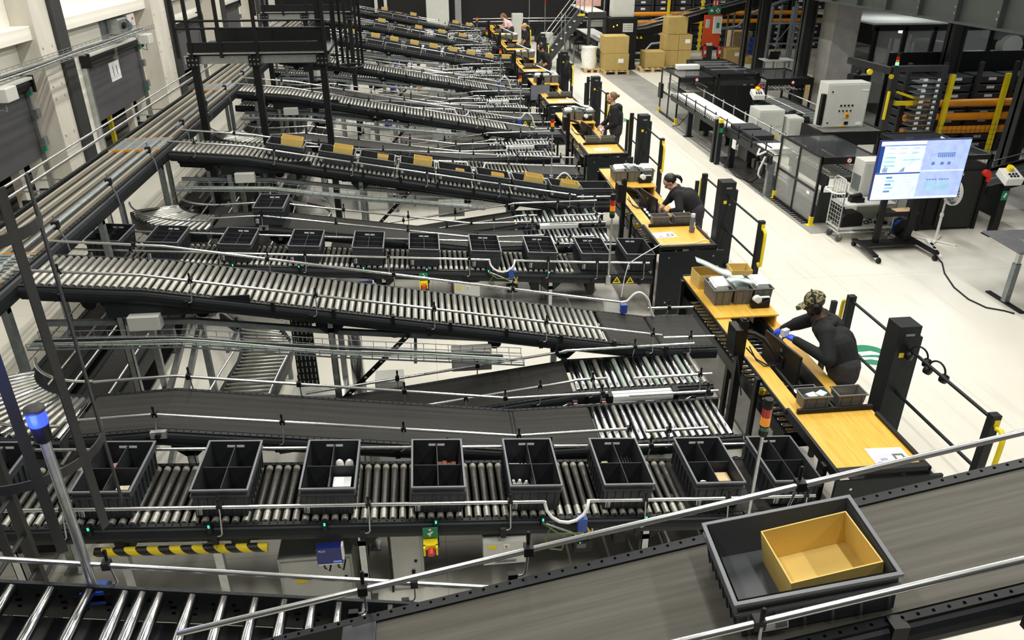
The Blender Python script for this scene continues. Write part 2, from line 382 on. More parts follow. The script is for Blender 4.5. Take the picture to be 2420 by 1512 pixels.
TP = [(-5.0, 1.167), (-3.0, 1.019), (1.9, .657), (2.92, .595)]
LP = [(-3.3, 1.16), (-2.2, 1.185), (.64, .755), (2.6, .745)]
IP = [(-1.6, .42), (1.24, .76), (1.3, .775), (2.6, .775)]
BP = [(-3.76, 1.86), (-2.62, 1.75), (1.72, .945), (2.32, .835), (2.9, .82)]
LANES = {}
def build_module():
    ty, ly, iy, by = 4.72, 5.52, 6.33, 7.03
    # ---- tote lane
    t = lane('tote_conveyor', f'black framed tote lane of sleeved rollers feeding {BEN[0]}', TP, ty, .33, -4.3, 2.92,
             [(-4.2, 1.82, .0695, .0255, 'roller_sleeved')], [(1.90, 2.88)],
             [(-1, .03, .165, -4.3, .74, frange(-3.6, .74, 1.02)), (-1, .03, .165, 1.07, 2.86, (1.5, 2.15, 2.78)), (1, .02, .145, -4.3, 2.86, frange(-2.5, 2.6, .85))],
             (-3.02, -.62, 1.55))
    z = interp(TP)
    y = ty-.36; bend = [(.74, y, z(.74)+.165)]
    for i in range(9):
        a = PI*i/8; bend.append((.905-.165*math.cos(a), y-.085*math.sin(a), z(.9)+.165-.13*math.sin(a)))
    bend.append((1.07, y, z(1.07)+.165))
    part(t, 'rail_bend', MB().tube(bend, .013, 10), 'white_plastic')
    for x in frange(-2.55, 2.3, .79):
        mb = MB().box(x+.10, x+.13, ty-.40, ty-.37, z(x)-.05, z(x)+.04, 0); mb.box(x+.109, x+.121, ty-.404, ty-.40, z(x)+.005, z(x)+.028, 1)
        part(t, 'light_sensor', mb, ['black_plastic', 'led_green'])
    # emergency stop with green sign, caution plates, drive boxes hung below the front beam
    es = MB().box(-.165, -.055, 4.312, 4.318, z(-.1)-.115, z(-.1)-.02, 0); es.box(-.165, -.06, 4.25, 4.33, z(-.1)-.17, z(-.1)-.13, 1); es.box(-.165, -.15, 4.22, 4.26, z(-.1)-.2, z(-.1)-.13, 1); es.box(-.075, -.06, 4.22, 4.26, z(-.1)-.2, z(-.1)-.13, 1)
    es.cyl((-.11, 4.27, z(-.1)-.17), (-.11, 4.215, z(-.1)-.19), .026, 14, 2)
    st = [(-.112+.014*math.sin(PI*i/5)*(1 if i % 2 == 0 else .42), z(-.1)-.038+.014*math.cos(PI*i/5)*(1 if i % 2 == 0 else .42)) for i in range(10)]
    es.prism(st, 4.3105, 4.312, 3)
    es.prism([(-.13, z(-.1)-.085), (-.115, z(-.1)-.088), (-.1, z(-.1)-.075), (-.088, z(-.1)-.058), (-.098, z(-.1)-.055), (-.112, z(-.1)-.066), (-.132, z(-.1)-.07)], 4.3105, 4.312, 3); es.box(-.118, -.108, 4.3105, 4.312, z(-.1)-.1, z(-.1)-.085, 3)
    part(t, 'emergency_stop', es, ['green_sign', 'yellow', 'red', 'paper'], 'red push button in yellow guard under a green sign')
    for x in (2.42, 2.60):
        w = MB().prism([(x-.07, z(x)-.115), (x+.07, z(x)-.115), (x, z(x)+.0)], 4.315, 4.32, 1); w.prism([(x-.058, z(x)-.108), (x+.058, z(x)-.108), (x, z(x)-.014)], 4.312, 4.315, 0)
        w.box(x-.03, x+.028, 4.310, 4.312, z(x)-.09, z(x)-.075, 1); w.box(x-.006, x+.008, 4.310, 4.312, z(x)-.075, z(x)-.045, 1)
        part(t, 'caution_plate', w, ['yellow', 'black_plastic'], 'yellow warning triangle')
    w = MB().prism([(1.05-.055, z(1)-.125), (1.05+.055, z(1)-.125), (1.05, z(1)-.03)], 4.312, 4.318, 0); w.box(1.035, 1.065, 4.309, 4.312, z(1)-.11, z(1)-.075, 1)
    part(t, 'laser_plate', w, ['yellow', 'black_plastic'])
    d = MB().box(-.935, -.755, 4.28, 4.345, z(-.85)-.32, z(-.85)-.165, 0); d.box(-.82, -.76, 4.277, 4.28, z(-.85)-.3, z(-.85)-.285, 1); d.box(-.93, -.76, 4.278, 4.28, z(-.85)-.318, z(-.85)-.312, 2); d.box(-.755, -.742, 4.28, 4.33, z(-.85)-.28, z(-.85)-.15, 2)
    for dx in (-.9, -.8): d.tube([(dx, 4.31, z(-.85)-.31), (dx+.01, 4.3, z(-.85)-.37), (dx+.04, 4.3, z(-.85)-.40), (dx+.06, 4.32, z(-.85)-.32)], .007, 7, 3)
    dp = part(t, 'drive_box', d, ['dark_blue', 'screen_mid', 'paper', 'black_plastic'], 'dark blue power supply hung under the beam')
    writing(dp, 'lettering', 'PULS', .022, (-.895, 4.2795, z(-.85)-.19), (PI/2, 0, 0), 'paper')
    j = MB().prism([(.275, z(.4)-.165), (.605, z(.4)-.165), (.605, z(.4)-.38), (.275, z(.4)-.38)], 4.30, 4.42, 0)
    j.box(.31, .37, 4.297, 4.30, z(.4)-.225, z(.4)-.19, 1); j.box(.425, .475, 4.296, 4.30, z(.4)-.225, z(.4)-.185, 2); j.box(.36, .525, 4.297, 4.30, z(.4)-.365, z(.4)-.34, 3); j.box(.44, .455, 4.292, 4.297, z(.4)-.215, z(.4)-.2, 4)
    jp = part(t, 'junction_box', j, ['cabinet_grey', 'yellow', 'white_plastic', 'dull_zinc', 'red'], 'pale grey control box under the beam')
    writing(jp, 'lettering', 'VANDERLANDE', .019, (.442, 4.2965, z(.4)-.353), (PI/2, 0, 0), 'black_plastic')
    p = MB().box(.96, 1.1, 4.28, 4.36, z(1)-.26, z(1)-.16, 0); p.box(.98, 1.05, 4.277, 4.28, z(1)-.22, z(1)-.18, 1); p.box(1.0, 1.008, 4.276, 4.28, z(1)-.172, z(1)-.166, 2)
    part(t, 'scanner_head', p, ['black_plastic', 'mid_grey', 'led_green'])
    for x in (-2.3, -1.5, -.1, 1.35, 2.1): part(t, 'drive_motor', MB().cyl((x, 4.55, z(x)-.24), (x, 4.95, z(x)-.24), .065, 14).box(x-.05, x+.05, 4.42, 4.55, z(x)-.31, z(x)-.16).box(x-.2, x+.2, 4.99, 5.06, z(x)-.3, z(x)-.15), 'black_metal')
    part(t, 'wire_loom', MB().tube([(x, 5.0, z(x)-.2) for x in frange(-4.2, 2.8, .4)], .03, 6), 'black_plastic')
    cb = MB().tube([(.80, 4.3, z(.8)+.0), (.73, 4.27, z(.8)-.1), (.77, 4.26, z(.8)-.2), (.86, 4.26, z(.8)-.22), (.88, 4.27, z(.8)-.16)], .006, 7, 0); cb.tube([(.72, 4.3, z(.8)+.02), (.83, 4.25, z(.8)-.05), (1.0, 4.25, z(.8)-.06)], .006, 7, 0); cb.tube([(.74, 4.28, z(.8)+.03), (.95, 4.26, z(.8)-.07), (1.08, 4.27, z(.8)-.14), (1.09, 4.27, z(.8)-.05)], .008, 7, 1); cb.box(.98, 1.05, 4.27, 4.33, z(1)-.06, z(1)+.06, 2)
    part(t, 'sensor_cable', cb, ['wire_green', 'galvanised', 'blue'])
    LANES['T'] = t
    # ---- infeed belt lane
    t = lane('belt_conveyor', f'black belt lane sloping down behind the totes to {BEN[0]}', LP, ly, .285, -2.86, 2.62,
             [(1.40, 2.56, .0665, .024, ['chrome', 'chrome', 'chrome', 'roller_zinc'])], [(-2.84, .62), (.67, 1.35)],
             [(-1, .0, .13, -2.86, 1.62, frange(-2.2, 1.6, .95)), (1, .02, .125, -2.86, 1.55, frange(-2.1, 1.5, .9)), (1, .0, .09, 1.75, 2.6, (2.5,)), (-1, .0, .09, 1.75, 2.3, (1.95,))],
             (-2.0, .3, 2.3))
    part(t, 'drive_drum', MB().cyl((.645, ly-.29, .73), (.645, ly+.29, .73), .022, 12), 'black_metal')
    zz = interp(LP)
    part(t, 'hinge_block', MB().box(-2.24, -2.12, ly-.36, ly-.32, zz(-2.2)-.05, zz(-2.2)+.01, 0).cyl((-2.18, ly-.38, zz(-2.2)-.02), (-2.18, ly-.34, zz(-2.2)-.02), .022, 12, 1), ['galvanised', 'black_plastic'])
    LANES['L'] = t
    # curved roller bend at the head of the belt lane
    cx, cy, R0 = -2.88, ly+1.02, 1.02
    t = thing('roller_bend', f'curved roller bend under the spine for {BEN[0]}', 'conveyor', (-3.3, ly+.2, 0), 0, None, True)
    for i in range(17):
        a = -PI/2-.06-i*.075
        put_roller(t, cx+R0*math.cos(a), cy+R0*math.sin(a), 1.14, .58, .024, 'roller_zinc' if i % 5 else 'chrome', a+PI/2)
    for rr, nm in ((R0-.33, 'side_beam'), (R0+.33, 'side_beam')):
        ring = []
        for i in range(15):
            a = -PI/2-.03-i*.088; ring.append([(cx+(rr+d)*math.cos(a), cy+(rr+d)*math.sin(a), h) for d, h in ((-.025, 1.14), (.025, 1.14), (.025, 1.0), (-.025, 1.0))])
        part(t, 'side_beam', MB().rings(ring, 0, False), 'anthracite')
        part(t, 'guide_rail', MB().tube([(cx+rr*math.cos(a), cy+rr*math.sin(a), 1.29) for a in [-PI/2-i*.088 for i in range(15)]], .0135, 8), 'rail_steel')
    for a in (-PI/2-.06,):
        px, py = cx+R0*math.cos(a), cy+R0*math.sin(a)
        part(t, 'support_leg', MB().box(px-.03, px+.03, py-.03, py+.03, 0, 1.02).box(px-.08, px+.08, py-.08, py+.08, 0, .012), 'galvanised')
    LANES['C'] = t
    # ---- rising infeed lane
    t = lane('rising_conveyor', f'short belt and chrome roller lane rising to {BEN[0]}', IP, iy, .285, -1.5, 2.64,
             [(1.33, 2.58, .0655, .024, ['chrome', 'chrome', 'roller_green', 'chrome', 'roller_zinc'])], [(-1.48, 1.26)],
             [(1, -.035, .14, -1.3, 2.62, frange(-.4, 2.3, .8)), (-1, .0, .12, -.3, 1.6, (.25, .95, 1.45)), (-1, .0, .1, 1.85, 2.62, (2.5,))], (-.7, .9, 2.3))
    mb = MB()
    for dy in (0, .056): mb.box(1.62, 2.2, 5.875+dy, 5.92+dy, .73, .79, 0)
    mb.box(1.58, 1.62, 5.872, 5.98, .68, .80, 1); mb.box(2.2, 2.25, 5.872, 5.98, .68, .82, 1)
    part(t, 'light_bar', mb, ['white_plastic', 'black_plastic'], 'pair of white tubes between two lanes')
    for x in (1.25, 1.52, 2.1): part(t, 'reflector', MB().box(x, x+.035, 5.88, 5.895, .68, .74, 0).box(x-.005, x+.04, 5.895, 5.93, .6, .75, 1), ['pinkish', 'black_plastic'])
    for x in (1.2, 1.9, 2.4): part(t, 'idler_bracket', MB().box(x, x+.05, 5.93, 5.97, .6, .7, 0).tube([(x, 5.95, .69), (x-.08, 5.91, .68), (x-.12, 5.885, .67)], .008, 7, 1), ['black_plastic', 'galvanised'])
    LANES['I'] = t
    # ---- return roller lane from the spine
    t = lane('roller_conveyor', f'long zinc roller lane falling from the spine to {BEN[0]}', BP, by, .345, -3.67, 2.9,
             [(-3.63, 1.70, .0675, .0265, 'roller_zinc')], [(1.78, 2.30), (2.35, 2.88)],
             [(-1, .02, .145, -3.67, 2.3, frange(-3.3, 2.2, 1.1)), (-1, .02, .12, 2.32, 2.86, (2.6,)), (1, .02, .14, -3.67, 2.06, frange(-2.9, 2.0, 1.25)), (1, .02, .1, 2.36, 2.88, (2.6,))],
             (-2.9, -1.0, 1.3))
    z = interp(BP)
    mb = MB().box(-3.0, -1.7, by-.36, by-.345, z(-2.9)-.30, z(-2.9)-.13); 
    part(t, 'splice_plate', mb, 'anthracite', bevel=.004)
    for x in frange(-1.5, 2.4, .55): part(t, 'beam_clip', MB().box(x-.012, x+.02, by-.415, by-.36, z(x)-.05, z(x)+.04), 'black_plastic')
    hs = [(2.05, by+.36, z(2.05)+.14)] + [(2.12+.24*i/8, by+.36+.0*i, z(2.1)+.16+.10*math.sin(PI*i/8)) for i in range(9)] + [(2.4, by+.36, z(2.36)+.06), (2.44, by+.36, z(2.36)-.02)]
    part(t, 'air_hose', MB().tube(hs, .014, 9), 'white_plastic')
    part(t, 'valve', MB().box(2.05, 2.12, by+.34, by+.40, z(2.1)+.02, z(2.1)+.12), 'blue', 'blue pneumatic valve')
    for x in (-3.2, -2.2, -.4, .6): part(t, 'drive_motor', MB().cyl((x, by-.2, z(x)-.24), (x, by+.2, z(x)-.24), .07, 14).box(x-.09, x+.09, by+.1, by+.3, z(x)-.3, z(x)-.13), 'black_metal')
    part(t, 'wire_loom', MB().tube([(x, by+.3, z(x)-.18) for x in frange(-3.6, 2.6, .4)], .03, 6).tube([(x, by-.28, z(x)-.17) for x in frange(-3.6, 2.6, .4)], .022, 6), 'black_plastic')
    br = MB().bar((-.25, by-.4, z(-.2)-.13), (-1.0, by-.4, .42), .008, .05, 0); 
    for i in range(9):
        u = (i+.5)/9; br.cbox((-.25-.75*u, by-.405, z(-.2)-.13-(z(-.2)-.55)*u), (.022, .004, .016), 1)
    part(t, 'brace', br, ['black_metal', 'cabinet_grey'])
    LANES['B'] = t
build_module()
# hazard edge and floor-standing control boxes below the tote lanes; cable trays below the roller lanes
def under_things(k):
    dy = k*S
    if k == 0:
        hz = thing('guard_bar', 'low bar with yellow and black stripes under the nearest tote lane', 'guard', (-1.75, 4.40, 0), 0, None, True)
        part(hz, 'striped_bar', MB().cyl((-2.45, 4.34, .775), (-1.28, 4.34, .70), .033, 14), 'hazard')
        part(hz, 'leg', MB().box(-1.66, -1.6, 4.33, 4.38, 0, .69), 'galvanised'); part(hz, 'leg', MB().box(-2.3, -2.24, 4.33, 4.38, 0, .74), 'galvanised')
    tr = thing('cable_tray', f'galvanised wire cable tray hung under the roller lane to {BEN[k]}', 'cable tray', (-1.2, 6.5+dy, 0), 0, 'cable trays under the roller lanes', True)
    y0, y1 = 6.36+dy, 6.60+dy; P = [(-3.6, 1.35), (-2.3, 1.30), (-.9, 1.10), (.85, .90)]; z = interp(P); X = xs_of(P, -3.6, .85)
    mb = MB()
    for y, h in ((y0, .0), (y0, .03), (y0, .06), (y1, 0), (y1, .06), (y0+.06, 0), (y0+.12, 0), (y0+.18, 0)): mb.tube([(x, y, z(x)+h) for x in X], .004, 5)
    for x in frange(-3.6, .85, .12): mb.tube([(x, y0, z(x)+.06), (x, y0, z(x)), (x, y1, z(x)), (x, y1, z(x)+.06)], .003, 4)
    mb.prism([(x, z(x)+.012) for x in X] + [(x, z(x)-.006) for x in X[::-1]], y0-.003, y0+.0, 0)
    part(tr, 'wire_tray', mb, 'dull_zinc')
    for i in range(5): part(tr, 'cable', MB().tube([(x, y0+.05+.03*i+.012*math.sin(x*3+i), z(x)+.015) for x in frange(-3.6, .85, .25)], .008, 6), ['dull_zinc', 'wire_green', 'galvanised', 'black_plastic', 'dull_zinc'][i])
    part(tr, 'duct', MB().prism([(x, z(x)+.08) for x in X] + [(x, z(x)+.03) for x in X[::-1]], y1+.16, y1+.21), 'dull_zinc')
    part(tr, 'terminal_box', MB().box(-2.8, -2.52, y1-.02, y1+.1, z(-2.6)+.06, z(-2.6)+.2), 'cabinet_grey', bevel=.006)
    for x in (-3.4, -1.9, -.2): part(tr, 'hanger', MB().box(x-.015, x+.015, y0, y1+.21, z(x)-.03, z(x)-.008).box(x-.015, x+.015, y1+.215, y1+.235, z(x)-.03, z(x)+.10), 'dull_zinc')
for k in range(7): under_things(k)
WHO = {'T': 'black framed tote lane of sleeved rollers feeding %s', 'L': 'black belt lane sloping down behind the totes to %s', 'I': 'short belt and chrome roller lane rising to %s',
       'B': 'long zinc roller lane falling from the spine to %s', 'C': 'curved roller bend under the spine for %s'}
GRP = {'T': 'tote lanes', 'L': 'sloping belt lanes', 'I': 'rising lanes', 'B': 'roller lanes from the spine', 'C': 'curved roller bends'}
def merge_rollers(src):
    # far away the rollers are too small to tell apart: one roller bed per lane
    rs = [c for c in src.children if c.name.split('.')[0] == 'roller']
    mb = {}; f = ORG[src.name]; mats = []
    allv = MB()
    for r in rs:
        me = r.data
        if me.materials[0].name not in mats: mats.append(me.materials[0].name)
        mi = mats.index(me.materials[0].name); T = Matrix.Translation(r.location) @ r.rotation_euler.to_matrix().to_4x4()
        n = 16
        allv.add([T @ v.co for v in me.vertices], [tuple(p.vertices) for p in me.polygons], mi, True)
    return allv.mesh('roller_bed', mats)
BEDS = {}
for key, src in LANES.items():
    src['group'] = GRP[key]
    BEDS[key] = merge_rollers(src)
    for k in range(1, 7):
        base = Vector(src.location)
        if k <= 2: copy_tree(src, base+Vector((0, k*S, 0)), None, WHO[key] % BEN[k])
        else:
            skip = ('roller',) + (('light_sensor', 'idler_bracket', 'reflector', 'sensor_cable', 'beam_clip') if k > 3 else ())
            c = copy_tree(src, base+Vector((0, k*S, 0)), None, WHO[key] % BEN[k], skip=skip)
            o = part(c, 'roller_bed', BEDS[key], [], stuff=True)
# ---- foreground lanes
NP = [(-3.6, 2.14), (-.136, 1.452), (1.2, 1.19)]
def near_x(px): return px
t = lane('roller_conveyor', 'nearest sloping lane of widely spaced chrome rollers beside the beacon pole', NP, 2.64, .325, -3.4, 1.1, [], [],
         [(1, .03, .135, -3.3, .62, (-1.66, -.18))], (-3.0, .7), 'roller lanes from the spine')
zN = interp(NP)
for x in (-2.66, -2.52, -2.22, -2.09, -1.92, -1.75, -1.59, -1.51, -1.43, -1.28, -1.13, -.98, -.84, -.70, -.57, -.44, -.31, -.18, -.05, .1, .25, .4): put_roller(t, x, 2.64, zN(x)-.004, .62, .030, 'chrome')
mb = MB()
for s in (-1, 1):
    X = [-3.4, 1.1]; y = 2.64+s*.322
    mb.prism([(x, zN(x)+.02) for x in X]+[(x, zN(x)-.2) for x in X[::-1]], y-.004, y+.004, 0)
    for x in frange(-3.3, 1.0, .1):
        for h, w in ((-.06, .018), (-.10, .03), (-.14, .018)): mb.box(x, x+w, y-.006, y+.006, zN(x)+h, zN(x)+h+.012, 1)
part(t, 'web_plate', mb, ['anthracite', 'hole'])
part(t, 'under_tray', MB().prism([(-3.3, zN(-3.3)-.16), (1.0, zN(1.)-.16), (1.0, zN(1.)-.17), (-3.3, zN(-3.3)-.17)], 2.36, 2.92), 'black_metal')
FP = [(-1.2, 1.944), (3.9, 2.99)]
fb = lane('belt_conveyor', 'wide belt conveyor climbing across the front with a grey tote on it', FP, 2.03, .27, -1.15, 3.8, [], [(-.34, 3.8)],
          [(1, .03, .145, -1.1, 3.8, (-.35, .33, 1.45)), (-1, .035, .175, -.6, 3.8, (1.03, 2.05))], (3.6,), 'sloping belt lanes')
zF = interp(FP)
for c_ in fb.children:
    if c_.name.startswith('belt'): c_.data.materials[0] = M['belt_lit']
part(fb, 'end_plate', MB().prism([(-.44, zF(-.44)+.01), (-.3, zF(-.3)+.012), (-.3, zF(-.3)-.06), (-.44, zF(-.44)-.06)], 1.78, 2.29), 'tote_grey', bevel=.005)
part(fb, 'joint_plate', MB().box(1.52, 1.58, 1.70, 1.76, zF(1.55)-.15, zF(1.55)+.004), 'black_metal')
part(fb, 'skid_strip', MB().prism([(x, zF(x)+.012) for x in (-.4, 3.8)]+[(x, zF(x)-.002) for x in (3.8, -.4)], 2.275, 2.296), 'anthracite')
# perforated tread plate and white panel in the front corner
tp = MB().box(1.95, 2.9, .95, 1.52, 2.36, 2.375, 0)
for i in range(8):
    for j in range(4): tp.box(2.0+i*.11, 2.05+i*.11, 1.08+j*.12, 1.10+j*.12, 2.3752, 2.3756, 1)
cw = thing('walkway', 'slotted steel tread plate in the front corner beside the wide belt', 'walkway', (2.4, 1.2, 0), 0, None, True)
part(cw, 'tread_plate', tp, ['anthracite', 'hole']); part(cw, 'post', MB().box(2.6, 2.68, 1.0, 1.08, 0, 2.36), 'galvanised'); part(cw, 'post', MB().box(2.0, 2.08, 1.0, 1.08, 0, 2.36), 'galvanised')
# ---------------------------------------------------------------- spine conveyor along the hall
sp = thing('strip_belt_conveyor', 'long spine conveyor of narrow cream belts running along the white wall', 'conveyor', (-4.15, 19, 0), 0, None, True)
SY0, SY1, SZ = -.5, 41., 1.87
for s in (-1, 1):
    R = [[(-4.15+s*(.37+a*1.3), y, SZ+.02+b2*1.5) for a, b2 in PROF] for y in (SY0, SY1)]
    mb = MB().rings(R, 0, False); mb.s = [False]*len(mb.f)
    for i in range(420): mb.disc((-4.15+s*.39, SY0+.05+i*.098, SZ+.0212), .011, 1)
    part(sp, 'side_beam', mb, ['anthracite', 'hole'])
for x, w, m in ((-4.45, .03, 'belt_cream'), (-4.30, .034, 'belt_cream'), (-4.14, .034, 'belt_cream'), (-3.99, .03, 'galvanised'), (-3.86, .034, 'belt_cream')):
    part(sp, 'belt_strip' if m == 'belt_cream' else 'slide_strip', MB().box(x-w/2, x+w/2, SY0, SY1, SZ-.03, SZ+.012), m)
for x in (-4.375, -4.22, -4.065, -3.93): part(sp, 'channel', MB().box(x-.03, x+.03, SY0, SY1, SZ-.12, SZ-.015), 'black_metal')
for x in (-4.345, -4.19, -4.04): part(sp, 'edge_rail', MB().box(x-.005, x+.005, SY0, SY1, SZ-.03, SZ-.002), 'dull_zinc')
part(sp, 'dark_backing', MB().box(-4.5, -3.8, SY0, SY1, SZ-.15, SZ-.13), 'black_metal')
for y0 in [2.2] + [7.03+S*k for k in range(-1, 7)]:
    mb = MB()
    for i in range(9): mb.cyl((-4.5, y0-.32+i*.08, SZ+.0), (-3.79, y0-.32+i*.08, SZ+.0), .018, 10, 0)
    for y in (y0-.36, y0+.36): mb.box(-4.5, -3.8, y-.004, y+.004, SZ-.02, SZ+.016, 1)
    part(sp, 'transfer', mb, ['dull_zinc', 'orange'], 'roller transfer edged with orange strips')
for x, h in ((-3.74, .16), (-4.56, .2), (-4.66, .13), (-4.66, .27)):
    segs = [(-.4, 2.0)] if x > -4 else []
    segs = [(7.03+S*k+.42, 7.03+S*(k+1)-.42) for k in range(-2, 7)] if x > -4 else [(SY0, SY1)]
    for a, b2 in segs:
        g = part(sp, 'guide_rail', MB().cyl((x, a, SZ+h), (x, b2, SZ+h), .02 if x > -4 else .014, 10), 'rail_steel' if x < -4 else 'dull_zinc')
        if x > -4:
            for y in frange(a+.3, b2, 1.5): part(g, 'rail_bracket', MB().tube([(x+.07, y, SZ-.12), (x+.06, y, SZ), (x, y, SZ+.17), (x, y, SZ+.26)], .009, 7, 0).box(x-.03, x+.03, y-.03, y+.03, SZ+.12, SZ+.2, 1), ['dull_zinc', 'black_plastic'])
for y in frange(1.9, 41, 2.35):
    part(sp, 'support_leg', MB().box(-3.84, -3.78, y-.04, y+.04, 0, SZ-.16).box(-4.5, -4.44, y-.04, y+.04, 0, SZ-.16).box(-4.5, -3.78, y-.03, y+.03, SZ-.26, SZ-.16).box(-3.9, -3.72, y-.08, y+.08, 0, .012), 'dull_zinc')
# low-level belts running under the spine and between the lanes; third belt and rear runs added to darken the floor
SEG = [('in the foreground', 5.2, 12.9), ('between the two platforms', 13.3, 19.9), ('toward the hall end', 20.2, 36.)]
for j, (xa, xb, zt) in enumerate(((-3.56, -3.22, .52), (-4.33, -3.99, .40), (-2.73, -2.45, .28))):
    for q, (sl, ya, yb) in enumerate(SEG):
        if j == 2 and q == 0: ya = 9.9
        lb = thing('low_belt_conveyor', f'{["dark", "broad dark", "narrow dark"][j]} low belt {["beside", "directly below", "right of"][j]} the spine, {sl}', 'conveyor', ((xa+xb)/2, (ya+yb)/2, 0), 0, 'low level belts', True)
        part(lb, 'belt', MB().box(xa, xb, ya, yb, zt-.05, zt-.01), 'belt')
        for x in (xa-.03, xb+.03): part(lb, 'side_beam', MB().box(x-.028, x+.028, ya, yb, zt-.16, zt), 'anthracite')
        y = ya+.6
        while y < yb:
            for x in (xa-.02, xb+.02): part(lb, 'support_leg', MB().box(x-.025, x+.025, y-.03, y+.03, 0, zt-.15), 'dull_zinc')
            y += 2.9
        for x in (xa-.04, xb+.04): part(lb, 'guide_rail', MB().cyl((x, ya, zt+.14), (x, yb, zt+.14), .011, 8), 'rail_steel')
        part(lb, 'under_tray', MB().box(xa, xb, ya, yb, .05, .07), 'black_metal')  # dark sheet added over the pale floor to darken it
# sloping low-level belt conveyors and curved rollers seen through the gaps
for k in (0, 1):
    dy = k*S
    rb = thing('low_roller_conveyor', 'low zinc roller conveyor near the floor under the cable tray ' + ['in front', 'behind'][k], 'conveyor', (-1.9, 7.6+dy, 0), 0, 'low roller conveyors', True)
    path = [(-2.02, 6.5, 0), (-2.0, 6.9, 0), (-1.97, 7.3, .02), (-1.93, 7.7, .03), (-1.95, 8.1, -.05), (-2.1, 8.5, -.4), (-2.4, 8.8, -.8)]
    for i in range(31):
        u = i/30*6; a = int(min(5, u)); f = u-a; p, q = path[a], path[a+1]
        put_roller(rb, p[0]+(q[0]-p[0])*f, p[1]+(q[1]-p[1])*f+dy, .36, .52, .021, 'roller_zinc', PI/2-(p[2]+(q[2]-p[2])*f)*-1)
    for s in (-1, 1):
        part(rb, 'side_beam', MB().rings([[(x+s*(.27+d), y+dy+s*(0 if abs(a) < .2 else .2*a), h) for d, h in ((-.02, .38), (.02, .38), (.02, .26), (-.02, .26))] for x, y, a in path], 0, False), 'anthracite')
        part(rb, 'guide_rail', MB().tube([(x+s*.31, y+dy+s*(0 if abs(a) < .2 else .2*a), .50) for x, y, a in path], .0125, 8), 'rail_steel')
    for x, y in ((-2.24, 6.7), (-1.78, 6.7), (-2.2, 7.9), (-1.7, 7.9)): part(rb, 'support_leg', MB().box(x-.025, x+.025, y-.025+dy, y+.025+dy, 0, .28), 'dull_zinc')
# galvanised bracing frames, perforated cable ladder, chrome post and floor cabinets below the first roller lane
fr = thing('brace_frame', 'pair of slanted galvanised braces below the nearest falling roller lane', 'frame', (-2.7, 7.4, 0), 0, None, True)
for a, b2 in (((-2.82, 6.3, .03), (-2.5, 7.5, 1.2)), ((-2.62, 6.3, .03), (-2.42, 7.3, 1.0))): part(fr, 'brace', MB().bar(a, b2, .05, .05), 'galvanised')
part(fr, 'post', MB().box(-2.47, -2.41, 7.42, 7.48, 0, 1.2), 'dull_zinc')
cl = thing('cable_ladder', 'black slotted cable duct rising from the floor under the nearest cable tray', 'cable duct', (-1.42, 7.4, 0), 0, None, True)
mb = MB().box(-1.52, -1.30, 7.40, 7.43, .0, 1.08, 0)
for i in range(5):
    for j in range(13): mb.box(-1.505+i*.044, -1.495+i*.044, 7.396, 7.40, .05+j*.078, .10+j*.078, 1)
part(cl, 'slotted_plate', mb, ['black_metal', 'galvanised'])
solo('chrome_post', MB().lathe([(.07, 0), (.07, 1.0), (.06, 1.02)], (-.82, 7.02, 0), 18), 'chrome', 'polished round post on the floor under the nearest roller lane', 'post', (-.82, 7.02, 0), world=True)
def cab(name, label, x0, x1, y0, y1, z1, z0=0, cat='cabinet', lid=True, group=None):
    t = thing(name, label, cat, ((x0+x1)/2, (y0+y1)/2, z0), 0, group, True)
    part(t, 'body', MB().box(x0, x1, y0, y1, z0, z1), 'cabinet_grey', bevel=.006)
    if lid: part(t, 'door', MB().box(x0+.02, x1-.02, y0-.012, y0, z0+.03, z1-.03), 'cabinet_grey', bevel=.004); part(t, 'lock', MB().cyl((x1-.06, y0-.02, (z0+z1)/2), (x1-.06, y0-.01, (z0+z1)/2), .012, 10), 'black_plastic')
    return t
cab('control_cabinet', 'pale floor cabinet below the slotted cable duct', -1.53, -1.08, 7.0, 7.2, .3)
cab('control_cabinet', 'pale floor cabinet beside the polished round post', -.66, -.36, 7.0, 7.25, .42)
t = cab('control_cabinet', 'pale grey cabinet on the floor behind the dark blue drive box', -1.28, -.72, 4.5, 4.85, .42)
part(t, 'label_plate', MB().box(-1.16, -1.07, 4.482, 4.488, .18, .22), 'yellow')
t = cab('control_cabinet', 'tall narrow pale cabinet on the floor below the green emergency sign', -.44, -.18, 4.5, 4.8, .62)
part(t, 'panel_seam', MB().box(-.44, -.425, 4.484, 4.5, 0, .62), 'black_plastic')
for k in range(1, 6): cab('control_cabinet', f'pale cabinet on the floor under the tote lane to {BEN[k]}', -1.3, -.75, 4.5+S*k, 4.8+S*k, .42, group='cabinets under the lanes')
for k in range(0, 5): 
    x = -.55
    wb = cab('wall_box', f'pale control box hung under the roller lane to {BEN[k]}', .15, .55, 6.62+S*k, 6.70+S*k, .98-.0, .72, 'control box', group='boxes under the roller lanes')

